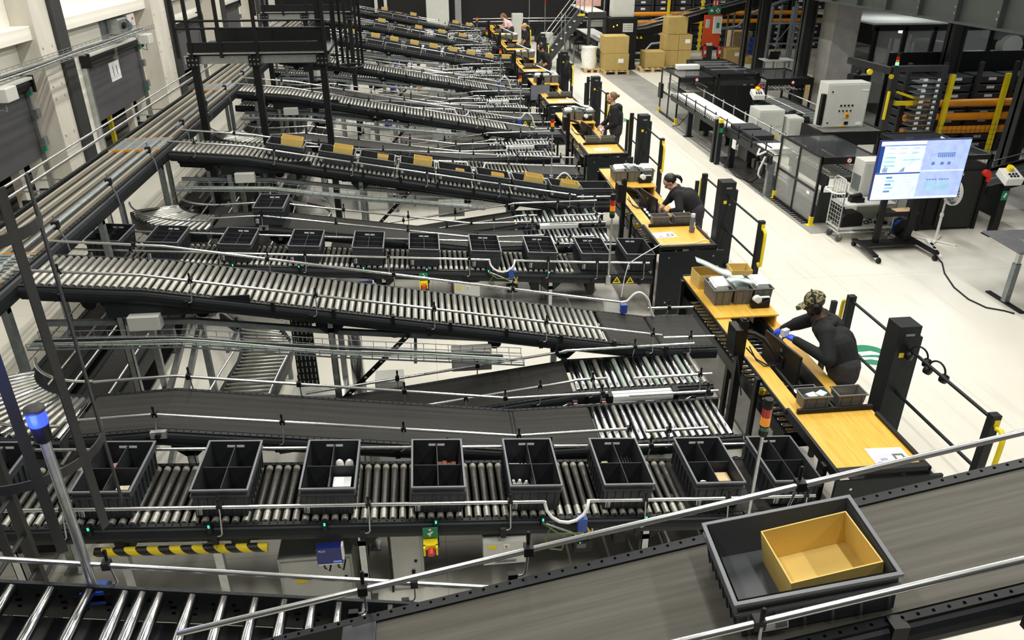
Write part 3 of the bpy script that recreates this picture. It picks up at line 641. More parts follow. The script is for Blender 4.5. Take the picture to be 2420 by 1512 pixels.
# ---------------------------------------------------------------- totes
def tote_shell(lx, ly, h, rib=True):
    mb = MB(); a, b2 = lx/2, ly/2; t = .012; ia, ib = a-.016, b2-.016
    def rr(x, y, z): return [(-x, -y, z), (x, -y, z), (x, y, z), (-x, y, z)]
    mb.rings([rr(a-.022, b2-.022, 0), rr(a-.012, b2-.012, h-.03), rr(a-.012, b2-.012, h)], 0, False, False)
    mb.add(rr(a-.022, b2-.022, 0), [(0, 1, 2, 3)], 0)
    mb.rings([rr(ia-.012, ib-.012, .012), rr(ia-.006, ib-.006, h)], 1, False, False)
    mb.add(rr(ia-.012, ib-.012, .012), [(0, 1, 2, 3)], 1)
    if rib:
        for s in (-1, 1):
            for i in range(6):
                x = -a+.045+i*(lx-.09)/5; mb.box(x-.004, x+.004, min(s*(b2-.014), s*(b2-.003)), max(s*(b2-.014), s*(b2-.003)), .02, h-.055, 0)
            for i in range(8):
                y = -b2+.05+i*(ly-.1)/7; mb.box(min(s*(a-.014), s*(a-.003)), max(s*(a-.014), s*(a-.003)), y-.004, y+.004, .02, h-.055, 0)
            mb.box(-a+.002, a-.002, min(s*(b2-.014), s*b2), max(s*(b2-.014), s*b2), h-.062, h-.05, 0)
            mb.box(min(s*(a-.014), s*a), max(s*(a-.014), s*a), -b2+.002, b2-.002, h-.062, h-.05, 0)
    return mb
def rim(lx, ly, h, w=.016):
    a, b2 = lx/2, ly/2
    mb = MB(); A = lambda x, y, z: [(-x, -y, z), (x, -y, z), (x, y, z), (-x, y, z)]
    return mb.rings([A(a, b2, h-.012), A(a, b2, h), A(a-w, b2-w, h), A(a-w, b2-w, h-.012)], 0, False, False, False)
def make_tote(label, lx, ly, h, div, sticker=True, slots=True):
    t = thing('tote', label, 'tote')
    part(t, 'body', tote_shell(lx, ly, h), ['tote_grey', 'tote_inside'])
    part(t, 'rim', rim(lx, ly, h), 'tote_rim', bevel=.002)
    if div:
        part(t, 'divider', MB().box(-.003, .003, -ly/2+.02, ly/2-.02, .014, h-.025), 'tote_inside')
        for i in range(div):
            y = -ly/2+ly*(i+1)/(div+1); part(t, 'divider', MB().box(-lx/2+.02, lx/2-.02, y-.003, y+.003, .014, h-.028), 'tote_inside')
    if slots:
        mb = MB()
        for s in (-1, 1):
            for d in (-1, 1): mb.box(d*.035-.028, d*.035+.028, s*(ly/2-.025)-.002, s*(ly/2-.025)+.002, h-.05, h-.032)
        part(t, 'slot_light', mb, 'paper')  # pale strips painted for light showing through the handle cuts
    if sticker:
        mb = MB().box(-lx/2+.035, -lx/2+.07, -ly/2+.004, -ly/2+.012, .03, .09, 0)
        for i in range(5): mb.box(-lx/2+.038, -lx/2+.067, -ly/2+.0028, -ly/2+.004, .037+i*.009, .041+i*.009, 1)
        part(t, 'barcode_label', mb, ['paper', 'mid_grey'])
    return t
zT, zB, zL = interp(TP), interp(BP), interp(LP)
def slope(pts, x): z = interp(pts); return -math.atan2(z(x+.1)-z(x-.1), .2)
OR = ['first', 'second', 'third', 'fourth', 'fifth', 'sixth', 'seventh', 'eighth', 'ninth', 'tenth']
TX = [2.73, 2.10, 1.38, .67, -.05, -.84, -1.58, -2.36, -3.22]
HOLD = ['purple packs', 'a wooden box', 'black packs', 'white bottles', 'copper boxes', 'two rounded bottles', 'nothing', 'pink sachets', 'nothing']
tote0 = None
TOTES = []
for i, x in enumerate(TX):
    lab = f'{OR[i]} grey tote from the bench on the nearest lane, holding {HOLD[i]}'
    if not tote0: tote0 = make_tote(lab, .40, .60, .25, 1); o = tote0
    else: o = copy_tree(tote0, label=lab)
    o['group'] = 'totes on the nearest tote lane'
    o.location = (x, 4.72, zT(x)+.013); o.rotation_euler = (0, slope(TP, x), 0); TOTES.append(o)
def inside(t, dx, dy, dz=.014): 
    return Vector(t.location) + t.rotation_euler.to_matrix() @ Vector((dx, dy, dz))
def goods(name, t, dx, dy, mb, mats, label, cat, rz=0, dz=.014, group=None):
    o = solo(name, mb, mats, label, cat, inside(t, dx, dy, dz), rz, group); o.rotation_euler = (0, t.rotation_euler.y, rz); return o
def bx(a, b2, c2, m=0): return MB().box(-a/2, a/2, -b2/2, b2/2, 0, c2, m)
def bottle(r, h): return MB().lathe([(r*.9, 0), (r, .006), (r, h*.62), (r*.8, h*.74), (r*.42, h*.8), (r*.42, h*.84)], n=14).lathe([(r*.5, h*.84), (r*.5, h), (r*.4, h+.003)], n=12, m=1)
T0 = TOTES
goods('carton', T0[0], -.12, .12, bx(.06, .1, .12), 'wood_light', 'small tan pack in the tote beside the bench end', 'box')
for i in range(6): goods('pack', T0[0], .04+.042*(i % 3), -.2+.075*(i//3), bx(.03, .05, .03+.012*(i % 2)), ['paper', 'lips'][i % 2], f'small {["white", "purple"][i % 2]} pack in the tote beside the bench end', 'pack', 0, group='packs in the bench end tote')
goods('roll', T0[1], -.08, -.17, MB().lathe([(.03, 0), (.032, .01), (.032, .13), (.028, .14)], n=18), 'pale_green', 'pale green roll in the second tote from the bench', 'roll')
goods('wooden_box', T0[1], .10, -.14, bx(.11, .2, .13), 'wood_light', 'flat light wooden box in the second tote from the bench', 'box')
for dx, dy, w in ((-.13, .1, .04), (-.06, .13, .05)): goods('box', T0[2], dx, dy, bx(w, .15, .07), 'beige', 'slim beige box in the third tote from the bench', 'box', .1, group='beige boxes')
for i in range(5): goods('pack', T0[2], .05+.022*i, .12+.02*(i % 2), bx(.012, .15, .11), 'black_plastic', 'black flat pack leaning in the third tote from the bench', 'pack', 0, group='black packs')
goods('pack', T0[3], -.11, .14, bx(.11, .13, .06), 'lilac', 'pale lilac pack in the white bottle tote', 'pack')
for dx in (-.048, -.02): goods('bottle', T0[3], dx, .13, bottle(.014, .11), ['white_plastic', 'beige'], 'slim white tube standing beside the lilac pack', 'bottle', group='slim tubes')
for i, (dx, dy) in enumerate([(-.135, -.05), (-.085, -.045), (-.035, -.06), (-.11, -.105), (-.055, -.115), (-.13, -.165), (-.08, -.17), (-.03, -.165), (-.06, -.225)]):
    goods('bottle', T0[3], dx, dy, bottle(.024, .09), ['white_plastic', 'paper'], 'small white bottle in the cluster of the fourth tote', 'bottle', group='white bottles')
goods('jar', T0[4], -.04, .1, MB().lathe([(.03, 0), (.03, .05), (.02, .055)], n=16), 'copper', 'round copper coloured jar in the fifth tote from the bench', 'jar')
for i in range(8): goods('box', T0[4], .03+.036*(i % 4), .08+.11*(i//4), bx(.034, .09, .05+.01*(i % 3)), 'copper', 'small copper coloured box in the fifth tote from the bench', 'box', group='copper boxes')
for dx in (.048, .122): goods('bottle', T0[5], dx, .13, MB().lathe([(.03, 0), (.034, .01), (.034, .12), (.027, .15), (.012, .165)], n=18), 'white_plastic', 'rounded silver white bottle in the sixth tote from the bench', 'bottle', group='rounded bottles')
goods('box', T0[5], .085, -.13, bx(.13, .2, .13), 'paper', 'large white box in the sixth tote from the bench', 'box')
goods('box', T0[7], .095, -.17, bx(.11, .14, .13), 'beige', 'cream box in the eighth tote from the bench', 'box', .05)
for i in range(4): goods('sachet', T0[7], -.085+.02*(i % 2), .08+.04*i, bx(.09, .07, .02), 'pinkish', 'pink sachet in the eighth tote from the bench', 'sachet', .1*i, dz=.014+.021*i, group='pink sachets')
# second tote lane
TX1 = [2.74, 2.14, 1.43, .69, -.10, -.81, -1.59, -2.42, -3.28, -3.95]
base1 = None
for i, x in enumerate(TX1):
    lab = f"{OR[i]} dark grey tote {'without' if i == 0 else 'with'} inserts counted from {BEN[1]}"
    if i == 0: o = make_tote(lab, .40, .60, .25, 0)
    elif not base1: base1 = make_tote(lab, .40, .60, .25, 3); o = base1
    else: o = copy_tree(base1, label=lab)
    o['group'] = 'totes on the second tote lane'; o.location = (x, 4.72+S, zT(x)+.013); o.rotation_euler = (0, slope(TP, x), 0)
    if i == 3: goods('label_sheet', o, -.05, -.03, bx(.1, .02, .005), 'paper', 'white strip lying in the dark tote with one divider', 'sheet', dz=.1)
    if i == 5: goods('box', o, -.09, -.1, bx(.1, .05, .15), 'beige', 'cream box upright in the sixth tote of the second lane', 'box')
o = copy_tree(base1, label='dark grey tote with black inserts alone on the belt lane behind the second tote row', group='totes on the second tote lane')
o.location = (-2.12, 5.52+S, zL(-2.12)+.004); o.rotation_euler = (0, .05, 0)
# shallow totes with cartons on the falling roller lanes
def carton(lx, ly, h, m=('carton', 'carton_dark')):
    A = lambda x, y, z: [(-x, -y, z), (x, -y, z), (x, y, z), (-x, y, z)]; a, b2 = lx/2, ly/2
    mb = MB(); mb.rings([A(a, b2, 0), A(a, b2, h), A(a-.005, b2-.005, h), A(a-.005, b2-.005, .005)], 0, False, False); mb.add(A(a, b2, 0), [(0, 1, 2, 3)]); mb.add(A(a-.005, b2-.005, .005), [(0, 1, 2, 3)])
    return mb
FLAT = make_tote('x', .54, .42, .19, 0, True, False)
USED = [False]
def flat_tote(k, x, yc, z, tilt, label, group, rz=0, skip=()):
    if not USED[0]: USED[0] = True; o = FLAT; o['label'] = label; o['group'] = group
    else: o = copy_tree(FLAT, label=label, group=group, skip=skip)
    o.location = (x, yc, z); o.rotation_euler = (0, tilt, rz); return o
B1X = [(-2.10, .30, .22, .26), (-1.36, .28, .24, .24), (-.77, .16, .16, .19), (-.17, .28, .24, .25), (.41, .13, .12, .15), (1.0, .19, .18, .17), (1.57, .28, .24, .24), (2.16, .28, .24, .22), (2.66, .12, .1, .1)]
for i, (x, cw, cd, ch) in enumerate(B1X):
    o = flat_tote(1, x, 7.03+S, zB(x)+.014, slope(BP, x), f'{OR[8-i]} shallow carton tote from the bench on the second falling roller lane', 'carton totes on the second roller lane')
    dx = .08 if i != 8 else .16
    c = goods('carton', o, dx, .0, carton(cw, cd, ch), ['carton', 'carton_dark'], f'{"small" if cw < .2 else "large"} carton in the {OR[8-i]} tote from the bench, second roller lane', 'carton', group='cartons on the second roller lane')
FAR = {4: (-2.18, -1.46, -.88, -.25, .35, .97, 1.54, 2.14, 2.70), 5: (-1.44, -.73, -.1, .76, 1.52), 6: (-1.5, -.9, -.3, 1.49, 2.07)}
for k, X in FAR.items():
    for i, x in enumerate(X):
        n = OR[len(X)-1-i]
        o = flat_tote(k, x, 7.03+S*k, zB(x)+.014, slope(BP, x), f'{n} shallow tote up the roller lane from {BEN[k]}', f'totes on the roller lane to {BEN[k]}', skip=('slot_light', 'divider'))
        c = goods('carton', o, .03, .03, carton(.26, .22, .27 if i % 4 != 1 or k == 4 else .17), ['carton', 'carton_dark'], f'brown carton in the {n} tote up the roller lane from {BEN[k]}', 'carton', group=f'cartons on the roller lane to {BEN[k]}')
# foreground tote with carton on the wide belt
o = make_tote('large shallow grey tote with an open carton riding the wide front belt', .585, .415, .185, 0, False, False)
fx = 1.31; o.location = (fx, 1.985, zF(fx)+.004); o.rotation_euler = (0, slope(FP, fx), -.06)
for c_ in o.children:
    if c_.name.startswith('body'): c_.data.materials[0] = M['tote_light']; c_.data.materials[1] = M['tote_light']
mb = MB().box(-.20, -.11, -.209, -.203, .03, .075, 0)
for i in range(7): mb.box(-.155+i*.006, -.152+i*.006, -.2105, -.209, .04, .07, 1)
part(o, 'barcode_label', mb, ['paper', 'mid_grey'])
c = goods('carton', o, .085, -.005, carton(.335, .265, .16), ['carton', 'carton_dark'], 'open yellow brown carton sitting in the large front tote', 'carton')

# ---------------------------------------------------------------- packing stations
def build_station():
    b = thing('packing_bench', f'bamboo and anthracite packing bench, {BEN[0]}', 'bench', (3.36, 6.2, 0), 0, 'packing benches', True)
    part(b, 'worktop', MB().box(3.00, 3.74, 4.36, 5.20, .935, .955), 'bamboo', bevel=.003)
    ed = MB().box(2.985, 3.015, 4.33, 5.24, .90, .985).box(3.00, 3.74, 4.33, 4.39, .95, .995).box(3.06, 3.74, 5.17, 5.2, .955, 1.0).box(3.72, 3.75, 4.33, 5.1, .935, .985)
    part(b, 'edge_rim', ed, 'black_metal', bevel=.004)
    fp = MB().box(2.97, 3.84, 4.30, 4.325, .02, .925, 0)
    for x, z in ((3.1, .85), (3.1, .2), (3.7, .85), (3.7, .2)): fp.disc((x, 4.2995, z), .012, 1, 8, 'y')
    part(b, 'front_panel', fp, ['anthracite', 'galvanised'])
    part(b, 'side_panel', MB().box(3.78, 3.80, 4.33, 5.1, .1, .9), 'anthracite')
    part(b, 'inner_strip', MB().box(3.0, 3.16, 5.2, 8.12, .93, .955), 'bamboo', bevel=.003)
    part(b, 'outer_strip', MB().box(3.60, 3.76, 5.2, 8.12, .80, .825), 'bamboo', bevel=.003)
    part(b, 'shelf', MB().box(2.99, 3.70, 7.0, 8.12, .956, .976).box(3.66, 3.68, 7.0, 8.1, .825, .956), 'bamboo', bevel=.003)
    part(b, 'trough', MB().box(3.57, 3.60, 5.2, 8.1, .5, .86), 'black_metal')
    part(b, 'edge_channel', MB().box(2.985, 3.0, 5.2, 8.14, .925, .958).box(2.99, 3.7, 8.12, 8.14, .9, .985), 'black_metal')
    for y in (4.5, 5.8, 8.05):
        for x in (2.968, 3.66): part(b, 'leg', MB().box(x-.018, x+.018, y-.03, y+.03, 0, .95 if x < 3.5 else .8), 'black_metal')
    part(b, 'back_panel', MB().box(2.98, 3.68, 8.14, 8.16, .3, .93), 'black_metal')
    lb = MB()
    for y in (5.5, 5.75, 7.3, 7.55): lb.box(3.567, 3.57, y, y+.12, .72, .80)
    part(b, 'label_strip', lb, 'paper')
    # crosswise roller track under the inner edge of the bench
    r = thing('transfer_conveyor', f'short roller track running crosswise under {BEN[0]}', 'conveyor', (3.28, 6.6, 0), 0, 'crosswise roller tracks', True)
    for y in frange(5.3, 8.0, .085): put_roller(r, 3.28, y, .70, .46, .021, 'chrome' if int(y*100) % 3 else 'roller_zinc', PI/2)
    for x in (3.03, 3.53): part(r, 'side_beam', MB().box(x-.018, x+.018, 5.24, 8.1, .60, .715), 'anthracite')
    for y in (5.4, 6.6, 7.9): part(r, 'support_leg', MB().box(3.01, 3.05, y-.03, y+.03, 0, .60).box(3.51, 3.55, y-.03, y+.03, 0, .60).box(3.05, 3.51, y-.02, y+.02, .46, .52), 'black_metal')
    part(r, 'belt_stop', MB().box(3.05, 3.51, 5.88, 5.92, .715, .75), 'yellow')
    part(r, 'dark_backing', MB().box(3.05, 3.51, 5.25, 8.1, .55, .56), 'gap_shade')
    RS = Matrix.Rotation(.165, 3, 'Z')
    # screen column with arm and monitor seen from behind
    m = thing('monitor', f'black monitor on an arm and column, facing the worker at {BEN[0]}', 'monitor', (2.98, 6.2, 0), 0, 'station monitors', True)
    part(m, 'column', MB().box(2.905, 2.975, 6.16, 6.23, .0, 1.36).box(2.92, 2.96, 6.175, 6.215, 1.36, 1.375), 'black_metal', bevel=.003)
    part(m, 'computer_box', MB().box(2.83, 2.905, 6.1, 6.30, 1.02, 1.30), 'black_metal', bevel=.006)
    part(m, 'arm', MB().tube([(2.96, 6.2, 1.22), (3.06, 6.2, 1.20), (3.14, 6.14, 1.17), (3.22, 6.05, 1.06), (3.265, 6.02, .99)], .026, 12), 'black_metal')
    part(m, 'screen_housing', MB().cbox((3.285, 6.03, .99), (.025, .58, .37), 0, RS).cbox((3.27, 6.02, .99), (.02, .12, .12), 0, RS), 'black_plastic', bevel=.006)
    part(m, 'display', MB().cbox((3.2985, 6.032, .99), (.002, .56, .35), 0, RS), 'screen_idle')
    part(m, 'badge', MB().cbox((3.2715, 6.028, 1.10), (.002, .035, .03), 0, RS), 'mid_grey')
    part(m, 'cable', MB().tube([(3.0, 6.14, 1.1), (3.05, 6.05, .99), (3.1, 5.98, .965), (3.2, 5.95, .98), (3.25, 6.0, .99)], .006, 6).tube([(2.88, 6.12, 1.05), (2.87, 6.0, .9), (2.88, 5.9, .7)], .006, 6).tube([(3.0, 6.2, 1.05), (3.08, 6.1, .97), (3.14, 6.0, .964), (3.24, 6.03, .97)], .007, 6), 'black_plastic')
    # lift gate: motor post, two end posts, rails and a yellow handle
    g = thing('safety_gate', f'dark lift gate with motor post and rails beside {BEN[0]}', 'gate', (4.48, 5.9, 0), 0, 'lift gates', True)
    mp = MB().box(4.37, 4.59, 5.93, 6.14, 0, 1.33, 0); mp.box(4.59, 4.64, 5.95, 6.03, 0, 1.2, 0); mp.box(4.42, 4.47, 5.924, 5.93, 1.0, 1.05, 1); mp.cyl((4.52, 5.93, .99), (4.52, 5.92, .99), .015, 10, 2); mp.box(4.44, 4.53, 5.925, 5.93, 1.23, 1.255, 2)
    part(g, 'motor_post', mp, ['anthracite', 'yellow', 'dull_zinc'], bevel=.006)
    for y in (4.71, 7.0):
        part(g, 'end_post', MB().box(4.455, 4.535, y-.035, y+.035, 0, 1.16), 'anthracite', bevel=.004)
    part(g, 'end_post', MB().box(4.465, 4.52, 7.28, 7.33, 0, .95), 'anthracite')
    part(g, 'post_label', MB().box(4.48, 4.53, 4.671, 4.675, 1.06, 1.12), 'yellow')
    for z in (1.1, .6):
        part(g, 'rail', MB().cyl((4.5, 4.71, z), (4.5, 5.95, z), .016, 10), 'anthracite'); part(g, 'rail', MB().cyl((4.5, 6.12, z), (4.5, 7.0, z), .016, 10), 'anthracite')
    for y, s in ((4.66, -1), (7.05, 1)):
        part(g, 'handle', MB().tube([(4.5, y+.0*s, 1.05), (4.5, y+.05*s, 1.06), (4.5, y+.095*s, 1.02), (4.5, y+.10*s, .95), (4.5, y+.10*s, .62), (4.5, y+.095*s, .56), (4.5, y+.05*s, .53), (4.5, y, .56)], .021, 10), 'yellow', 'yellow loop handle')
    part(g, 'threshold', MB().box(4.40, 4.58, 4.7, 7.0, 0, .012), 'black_metal')
    # standing mat
    f = solo('floor_mat', MB().box(3.86, 4.40, 5.2, 7.9, .0, .014), 'mesh_dark', f'black standing mat on the floor behind {BEN[0]}', 'mat', (4.1, 6.5, 0), world=True, group='standing mats')
    # stack light on a slim pole
    s = thing('stack_light', f'red and amber signal light on a thin pole by {BEN[0]}', 'signal light', (2.29, 4.26, 0), 0, 'signal lights', True)
    part(s, 'pole', MB().cyl((2.29, 4.26, .58), (2.29, 4.26, 1.46), .013, 12).box(2.26, 2.32, 4.25, 4.30, .52, .64), 'galvanised')
    part(s, 'base', MB().lathe([(.03, 1.45), (.034, 1.47), (.034, 1.54)], (2.29, 4.26, 0), 18), 'black_plastic')
    part(s, 'amber_lens', MB().lathe([(.034, 1.54), (.034, 1.61)], (2.29, 4.26, 0), 18), 'lamp_amber'); part(s, 'red_lens', MB().lathe([(.034, 1.612), (.034, 1.68)], (2.29, 4.26, 0), 18), 'lamp_red')
    part(s, 'green_lens', MB().lathe([(.0345, 1.50), (.0345, 1.53)], (2.29, 4.26, 0), 18), 'lamp_green')
    part(s, 'cap', MB().lathe([(.034, 1.682), (.036, 1.69), (.036, 1.74), (.03, 1.755)], (2.29, 4.26, 0), 18), 'black_plastic')
    # waste bin
    w = thing('waste_bin', f'round pale waste bin lined with a bag by {BEN[0]}', 'bin', (4.2, 6.35, 0), 0, 'waste bins', True)
    part(w, 'bucket', MB().lathe([(.12, 0), (.16, .36), (.15, .36), (.11, .02)], (4.18, 5.45, 0), 24), 'bin_grey')
    part(w, 'liner', MB().lathe([(.168, .30), (.172, .37), (.15, .375), (.12, .2)], (4.18, 5.45, 0), 24), 'film')
    return [('bench', b, 'bamboo and anthracite packing bench, %s'), ('t', r, 'short roller track running crosswise under %s'), ('m', m, 'black monitor on an arm and column, facing the worker at %s'),
            ('g', g, 'dark lift gate with motor post and rails beside %s'), ('f', f, 'black standing mat on the floor behind %s'), ('s', s, 'red and amber signal light on a thin pole by %s'), ('w', w, 'round pale waste bin lined with a bag by %s')]
ST = build_station()
for kk, src, lab in ST:
    for k in range(1, 7):
        if kk == 'm' and k == 3: pass
        if kk == 'w' and k > 4: continue
        o = copy_tree(src, Vector(src.location)+Vector((0, S*k, 0)), None, lab % BEN[k])
        if kk == 'm' and k == 3: o.rotation_euler = (0, 0, -1.35); o.location = (3.1, 6.2+S*k, 0)
        if kk == 'w': o.location += Vector((.06, .95, 0)) if k == 1 else Vector((.03, 1.8, 0))
# things on the benches
def crate(label, lx, ly, h, cells=1, group=None):
    t = thing('crate', label, 'crate', group=group); a, b2 = lx/2, ly/2
    cb_ = tote_shell(lx, ly, h, False)
    for i in range(3):
        x = -a+lx*(i+.5)/3; cb_.box(x-.002, x+.002, -b2+.004, -b2+.014, .01, h-.02)
    part(t, 'body', cb_, ['crate_grey', 'crate_grey'])
    part(t, 'rim', rim(lx, ly, h, .012), 'crate_grey')
    for i in range(1, cells): part(t, 'divider', MB().box(-a+lx*i/cells-.004, -a+lx*i/cells+.004, -b2, b2, .01, h), 'crate_grey')
    return t
def sheets(lx, ly, n, h):
    mb = MB()
    for i in range(n):
        z = h*i/n; d = .012*math.sin(i*2.3)
        mb.box(-lx/2+d, lx/2+d, -ly/2, ly/2, z, z+h/n*.75)
    return mb
def envelope(l, w, lift=.12):
    rings = []
    for i in range(9):
        u = i/8; z = lift*(1-u)**2 + .02*math.sin(u*5)
        rings.append([(-l/2+l*u, -w/2*(1-.35*(1-u)), z), (-l/2+l*u, 0, z+.012), (-l/2+l*u, w/2*(1-.35*(1-u)), z), (-l/2+l*u, 0, z-.004)])
    return MB().rings(rings)
CR3 = CRS = None
for k in range(7):
    y = S*k; bn = BEN[k]
    if k < 6:
        for i in range(3):
            lab = f'{["inner", "middle", "outer"][i]} grey mailer crate on the rear shelf of {bn}'
            if not CR3: CR3 = crate(lab, .226, .38, .185, 1, 'mailer crates'); o = CR3
            else: o = copy_tree(CR3, label=lab)
            o.location = (3.17+i*.228, 7.46+y, .977)
            e = solo('mailers', sheets(.14, .24, 7, .10), 'bubble' if i == 1 else 'paper', f'stack of {"bubble" if i == 1 else "white"} mailers in the {["inner", "middle", "outer"][i]} crate on {bn}', 'mailers', (3.17+i*.228, 7.46+y, 1.10), group='mailer stacks'); e.rotation_euler = (.05, .03*(i-1), .04*(i-1))
        if k < 3:
            e = solo('mailer', envelope(.3, .2, .03), 'bubble', f'loose bubble mailer lying on the crates of {bn}', 'mailer', (3.36, 7.36+y, 1.225), .25, group='loose mailers')
    else: pass
    # tape dispenser
    if k < 3:
        d = thing('tape_dispenser', f'black tape dispenser on the shelf edge of {bn}', 'tape dispenser', (3.56, 7.2+y if k == 0 else 7.22+y, .977), 0, 'tape dispensers')
        part(d, 'body', MB().prism([(-.1, 0), (.1, 0), (.1, .1), (.06, .085), (-.03, .05), (-.1, .1)], -.035, .035), 'black_plastic', bevel=.006)
        part(d, 'tape_roll', MB().lathe([(.03, -.022), (.05, -.022), (.05, .022), (.03, .022)], (-.04, 0, .09), 20, R=Matrix.Rotation(PI/2, 3, 'X')), 'paper')
        part(d, 'tape', MB().cbox((.03, 0, .12), (.14, .04, .004)), 'pale_green')
    # two small open crates at the near end and a leaflet
    for i in range(2):
        lab = f'{"inner" if i == 0 else "outer"} small open grey crate behind the worktop of {bn}'
        if not CRS: CRS = crate(lab, .27, .17, .13, 1, 'small crates'); o = CRS
        else: o = copy_tree(CRS, label=lab)
        o.location = (3.25+i*.32, 5.30+y, .957 if i == 0 else .957)
        if k == 0:
            if i == 0:
                for q, (c, lx) in enumerate((('dark_blue', -.07), ('paper', -.02), ('pale_green', .06))): solo('sachet', bx(.09, .07, .03), c, f'{["navy", "white", "pale green"][q]} sachet in the inner small crate of the nearest bench', 'sachet', (3.25+lx, 5.29, 1.03+.012*q), .3*q)
            else: solo('labels_pad', bx(.12, .08, .03), 'beige', 'yellowish pad in the outer small crate of the nearest bench', 'pad', (3.54, 5.3, .985))
    if k in (0, 1, 2, 3, 4):
        loc = {0: (3.52, 4.53), 1: (3.19, 4.85), 2: (3.36, 4.8), 3: (3.45, 4.8), 4: (3.3, 4.8)}[k]
        l = thing('leaflet', f'printed leaflet with pale blue panel lying on {bn}', 'leaflet', (loc[0], loc[1]+y, .956), .1 if k else -.05, 'leaflets')
        part(l, 'sheet', MB().box(-.15, .15, -.105, .105, 0, .003), 'paper')
        part(l, 'printed_panel', MB().box(-.14, .14, -.1, .02, .003, .0034, 0).box(.03, .12, -.06, .025, .0035, .0038, 1).box(.05, .1, -.04, 0, .0039, .0042, 2), ['screen_blue' if False else 'lilac', 'mid_grey', 'paper'])
        if k < 2: 
            writing(l, 'lettering', 'GTP', .03, (-.06, -.045, .0045), (0, 0, 0), 'mid_grey'); writing(l, 'lettering', 'Werkinstructie Station', .016, (-.05, -.08, .0045), (0, 0, 0), 'mid_grey')
# open cartons and a big mailer behind the crates of the nearest bench
solo('carton', carton(.24, .22, .2), ['carton', 'carton_dark'], 'open empty carton on the outer rear corner of the nearest shelf', 'carton', (3.57, 7.86, .977), -.1)
solo('carton', carton(.32, .26, .17), ['carton', 'carton_dark'], 'open carton on the inner rear corner of the nearest shelf', 'carton', (3.2, 7.86, .977), .05)
e = solo('mailer', envelope(.42, .26, .14), 'bubble', 'large bubble mailer sticking out of the rear carton on the nearest bench', 'mailer', (3.24, 7.84, 1.15), -.2)
for k in (2, 3, 4, 5): solo('mailer', envelope(.5, .3, .16), 'bubble', f'large crumpled bubble mailer on top of the crates at {BEN[k]}', 'mailer', (3.4, 7.6+S*k, 1.23), -.15, group='crumpled mailers')
solo('water_bottle', MB().lathe([(.036, 0), (.038, .01), (.038, .17), (.026, .2), (.026, .215)], n=20).lathe([(.029, .215), (.029, .26), (.024, .265)], n=16, m=1).box(-.012, .012, -.039, -.03, .08, .15, 2), ['tote_rim', 'lilac', 'paper'], "slate blue drinking bottle on the bending woman's worktop", 'bottle', (3.60, 4.93+S, .957), .6)
solo('cable', MB().tube([(2.5, 4.33+S, .3), (2.52, 4.3+S, .6), (2.56, 4.29+S, .8), (2.72, 4.3+S, .9), (2.92, 4.33+S, 1.0), (3.0, 4.38+S, 1.02), (3.2, 4.42+S, 1.0), (3.5, 4.5+S, .965), (3.68, 4.6+S, .97), (3.76, 4.5+S, .96)], .006, 7), 'paper', "thin white cable draped over the front edge of the bending woman's bench", 'cable')
# glossy lamps reflected near the monitors are the task lamps under them
for k in (0, 1):
    t = thing('task_lamp', f'slim strip of small bright lamps on the inner strip of {BEN[k]}', 'lamp', (3.2, 5.7+S*k, .957), 0, 'task lamps')
    part(t, 'bar', MB().box(-.012, .012, -.3, .3, 0, .012), 'black_plastic')
    for i in range(4 if k else 1): part(t, 'bulb', MB().ball((.0, -.2+.13*i, .018), (.016, .035, .012)), 'led_white')
# tote waiting in the trough of the nearest two benches
for k in (0, 1): 
    o = copy_tree(tote0, label=f'dark grey tote standing in the opening of {BEN[k]}', group='totes in the benches'); o.location = (3.28, 5.43+S*k, .724); o.rotation_euler = (0, 0, 0); o.scale = (.8, .7, .9)
# ear defenders hanging on the nearest rail, and bundle on the fourth
def earmuffs(label, loc, rz, tilt=0):
    t = thing('ear_defenders', label, 'ear defenders', loc, rz, 'hanging ear defenders')
    part(t, 'headband', MB().tube([(0, -.085*math.cos(a), .03+.09*math.sin(a)) for a in [PI*i/12 for i in range(13)]], .009, 8), 'black_plastic')
    for s in (-1, 1): part(t, 'ear_cup', MB().lathe([(.02, -.03), (.042, -.025), (.045, .0), (.042, .025), (.02, .03)], (0, s*.085, -.01), 18, R=Matrix.Rotation(PI/2, 3, 'X')), 'black_plastic')
    t.rotation_euler = (tilt, 0, rz); return t
earmuffs('black ear defenders hanging on the nearest gate rail next to the motor post', (4.53, 5.80, 1.06), .5)
earmuffs('black ear defenders hanging further along the nearest gate rail', (4.53, 5.52, 1.06), .3)
earmuffs('black ear defenders hanging on the far gate beside the headset worker', (4.53, 5.7+S*4, 1.06), .2)
solo('jacket', MB().ball((0, 0, 0), (.12, .2, .28)).ball((.02, .1, .05), (.1, .14, .22)).ball((0, -.1, -.1), (.1, .13, .2)), 'black_cloth', 'black jacket hanging on the gate beside the headset worker', 'jacket', (4.5, 5.45+S*4, .85))
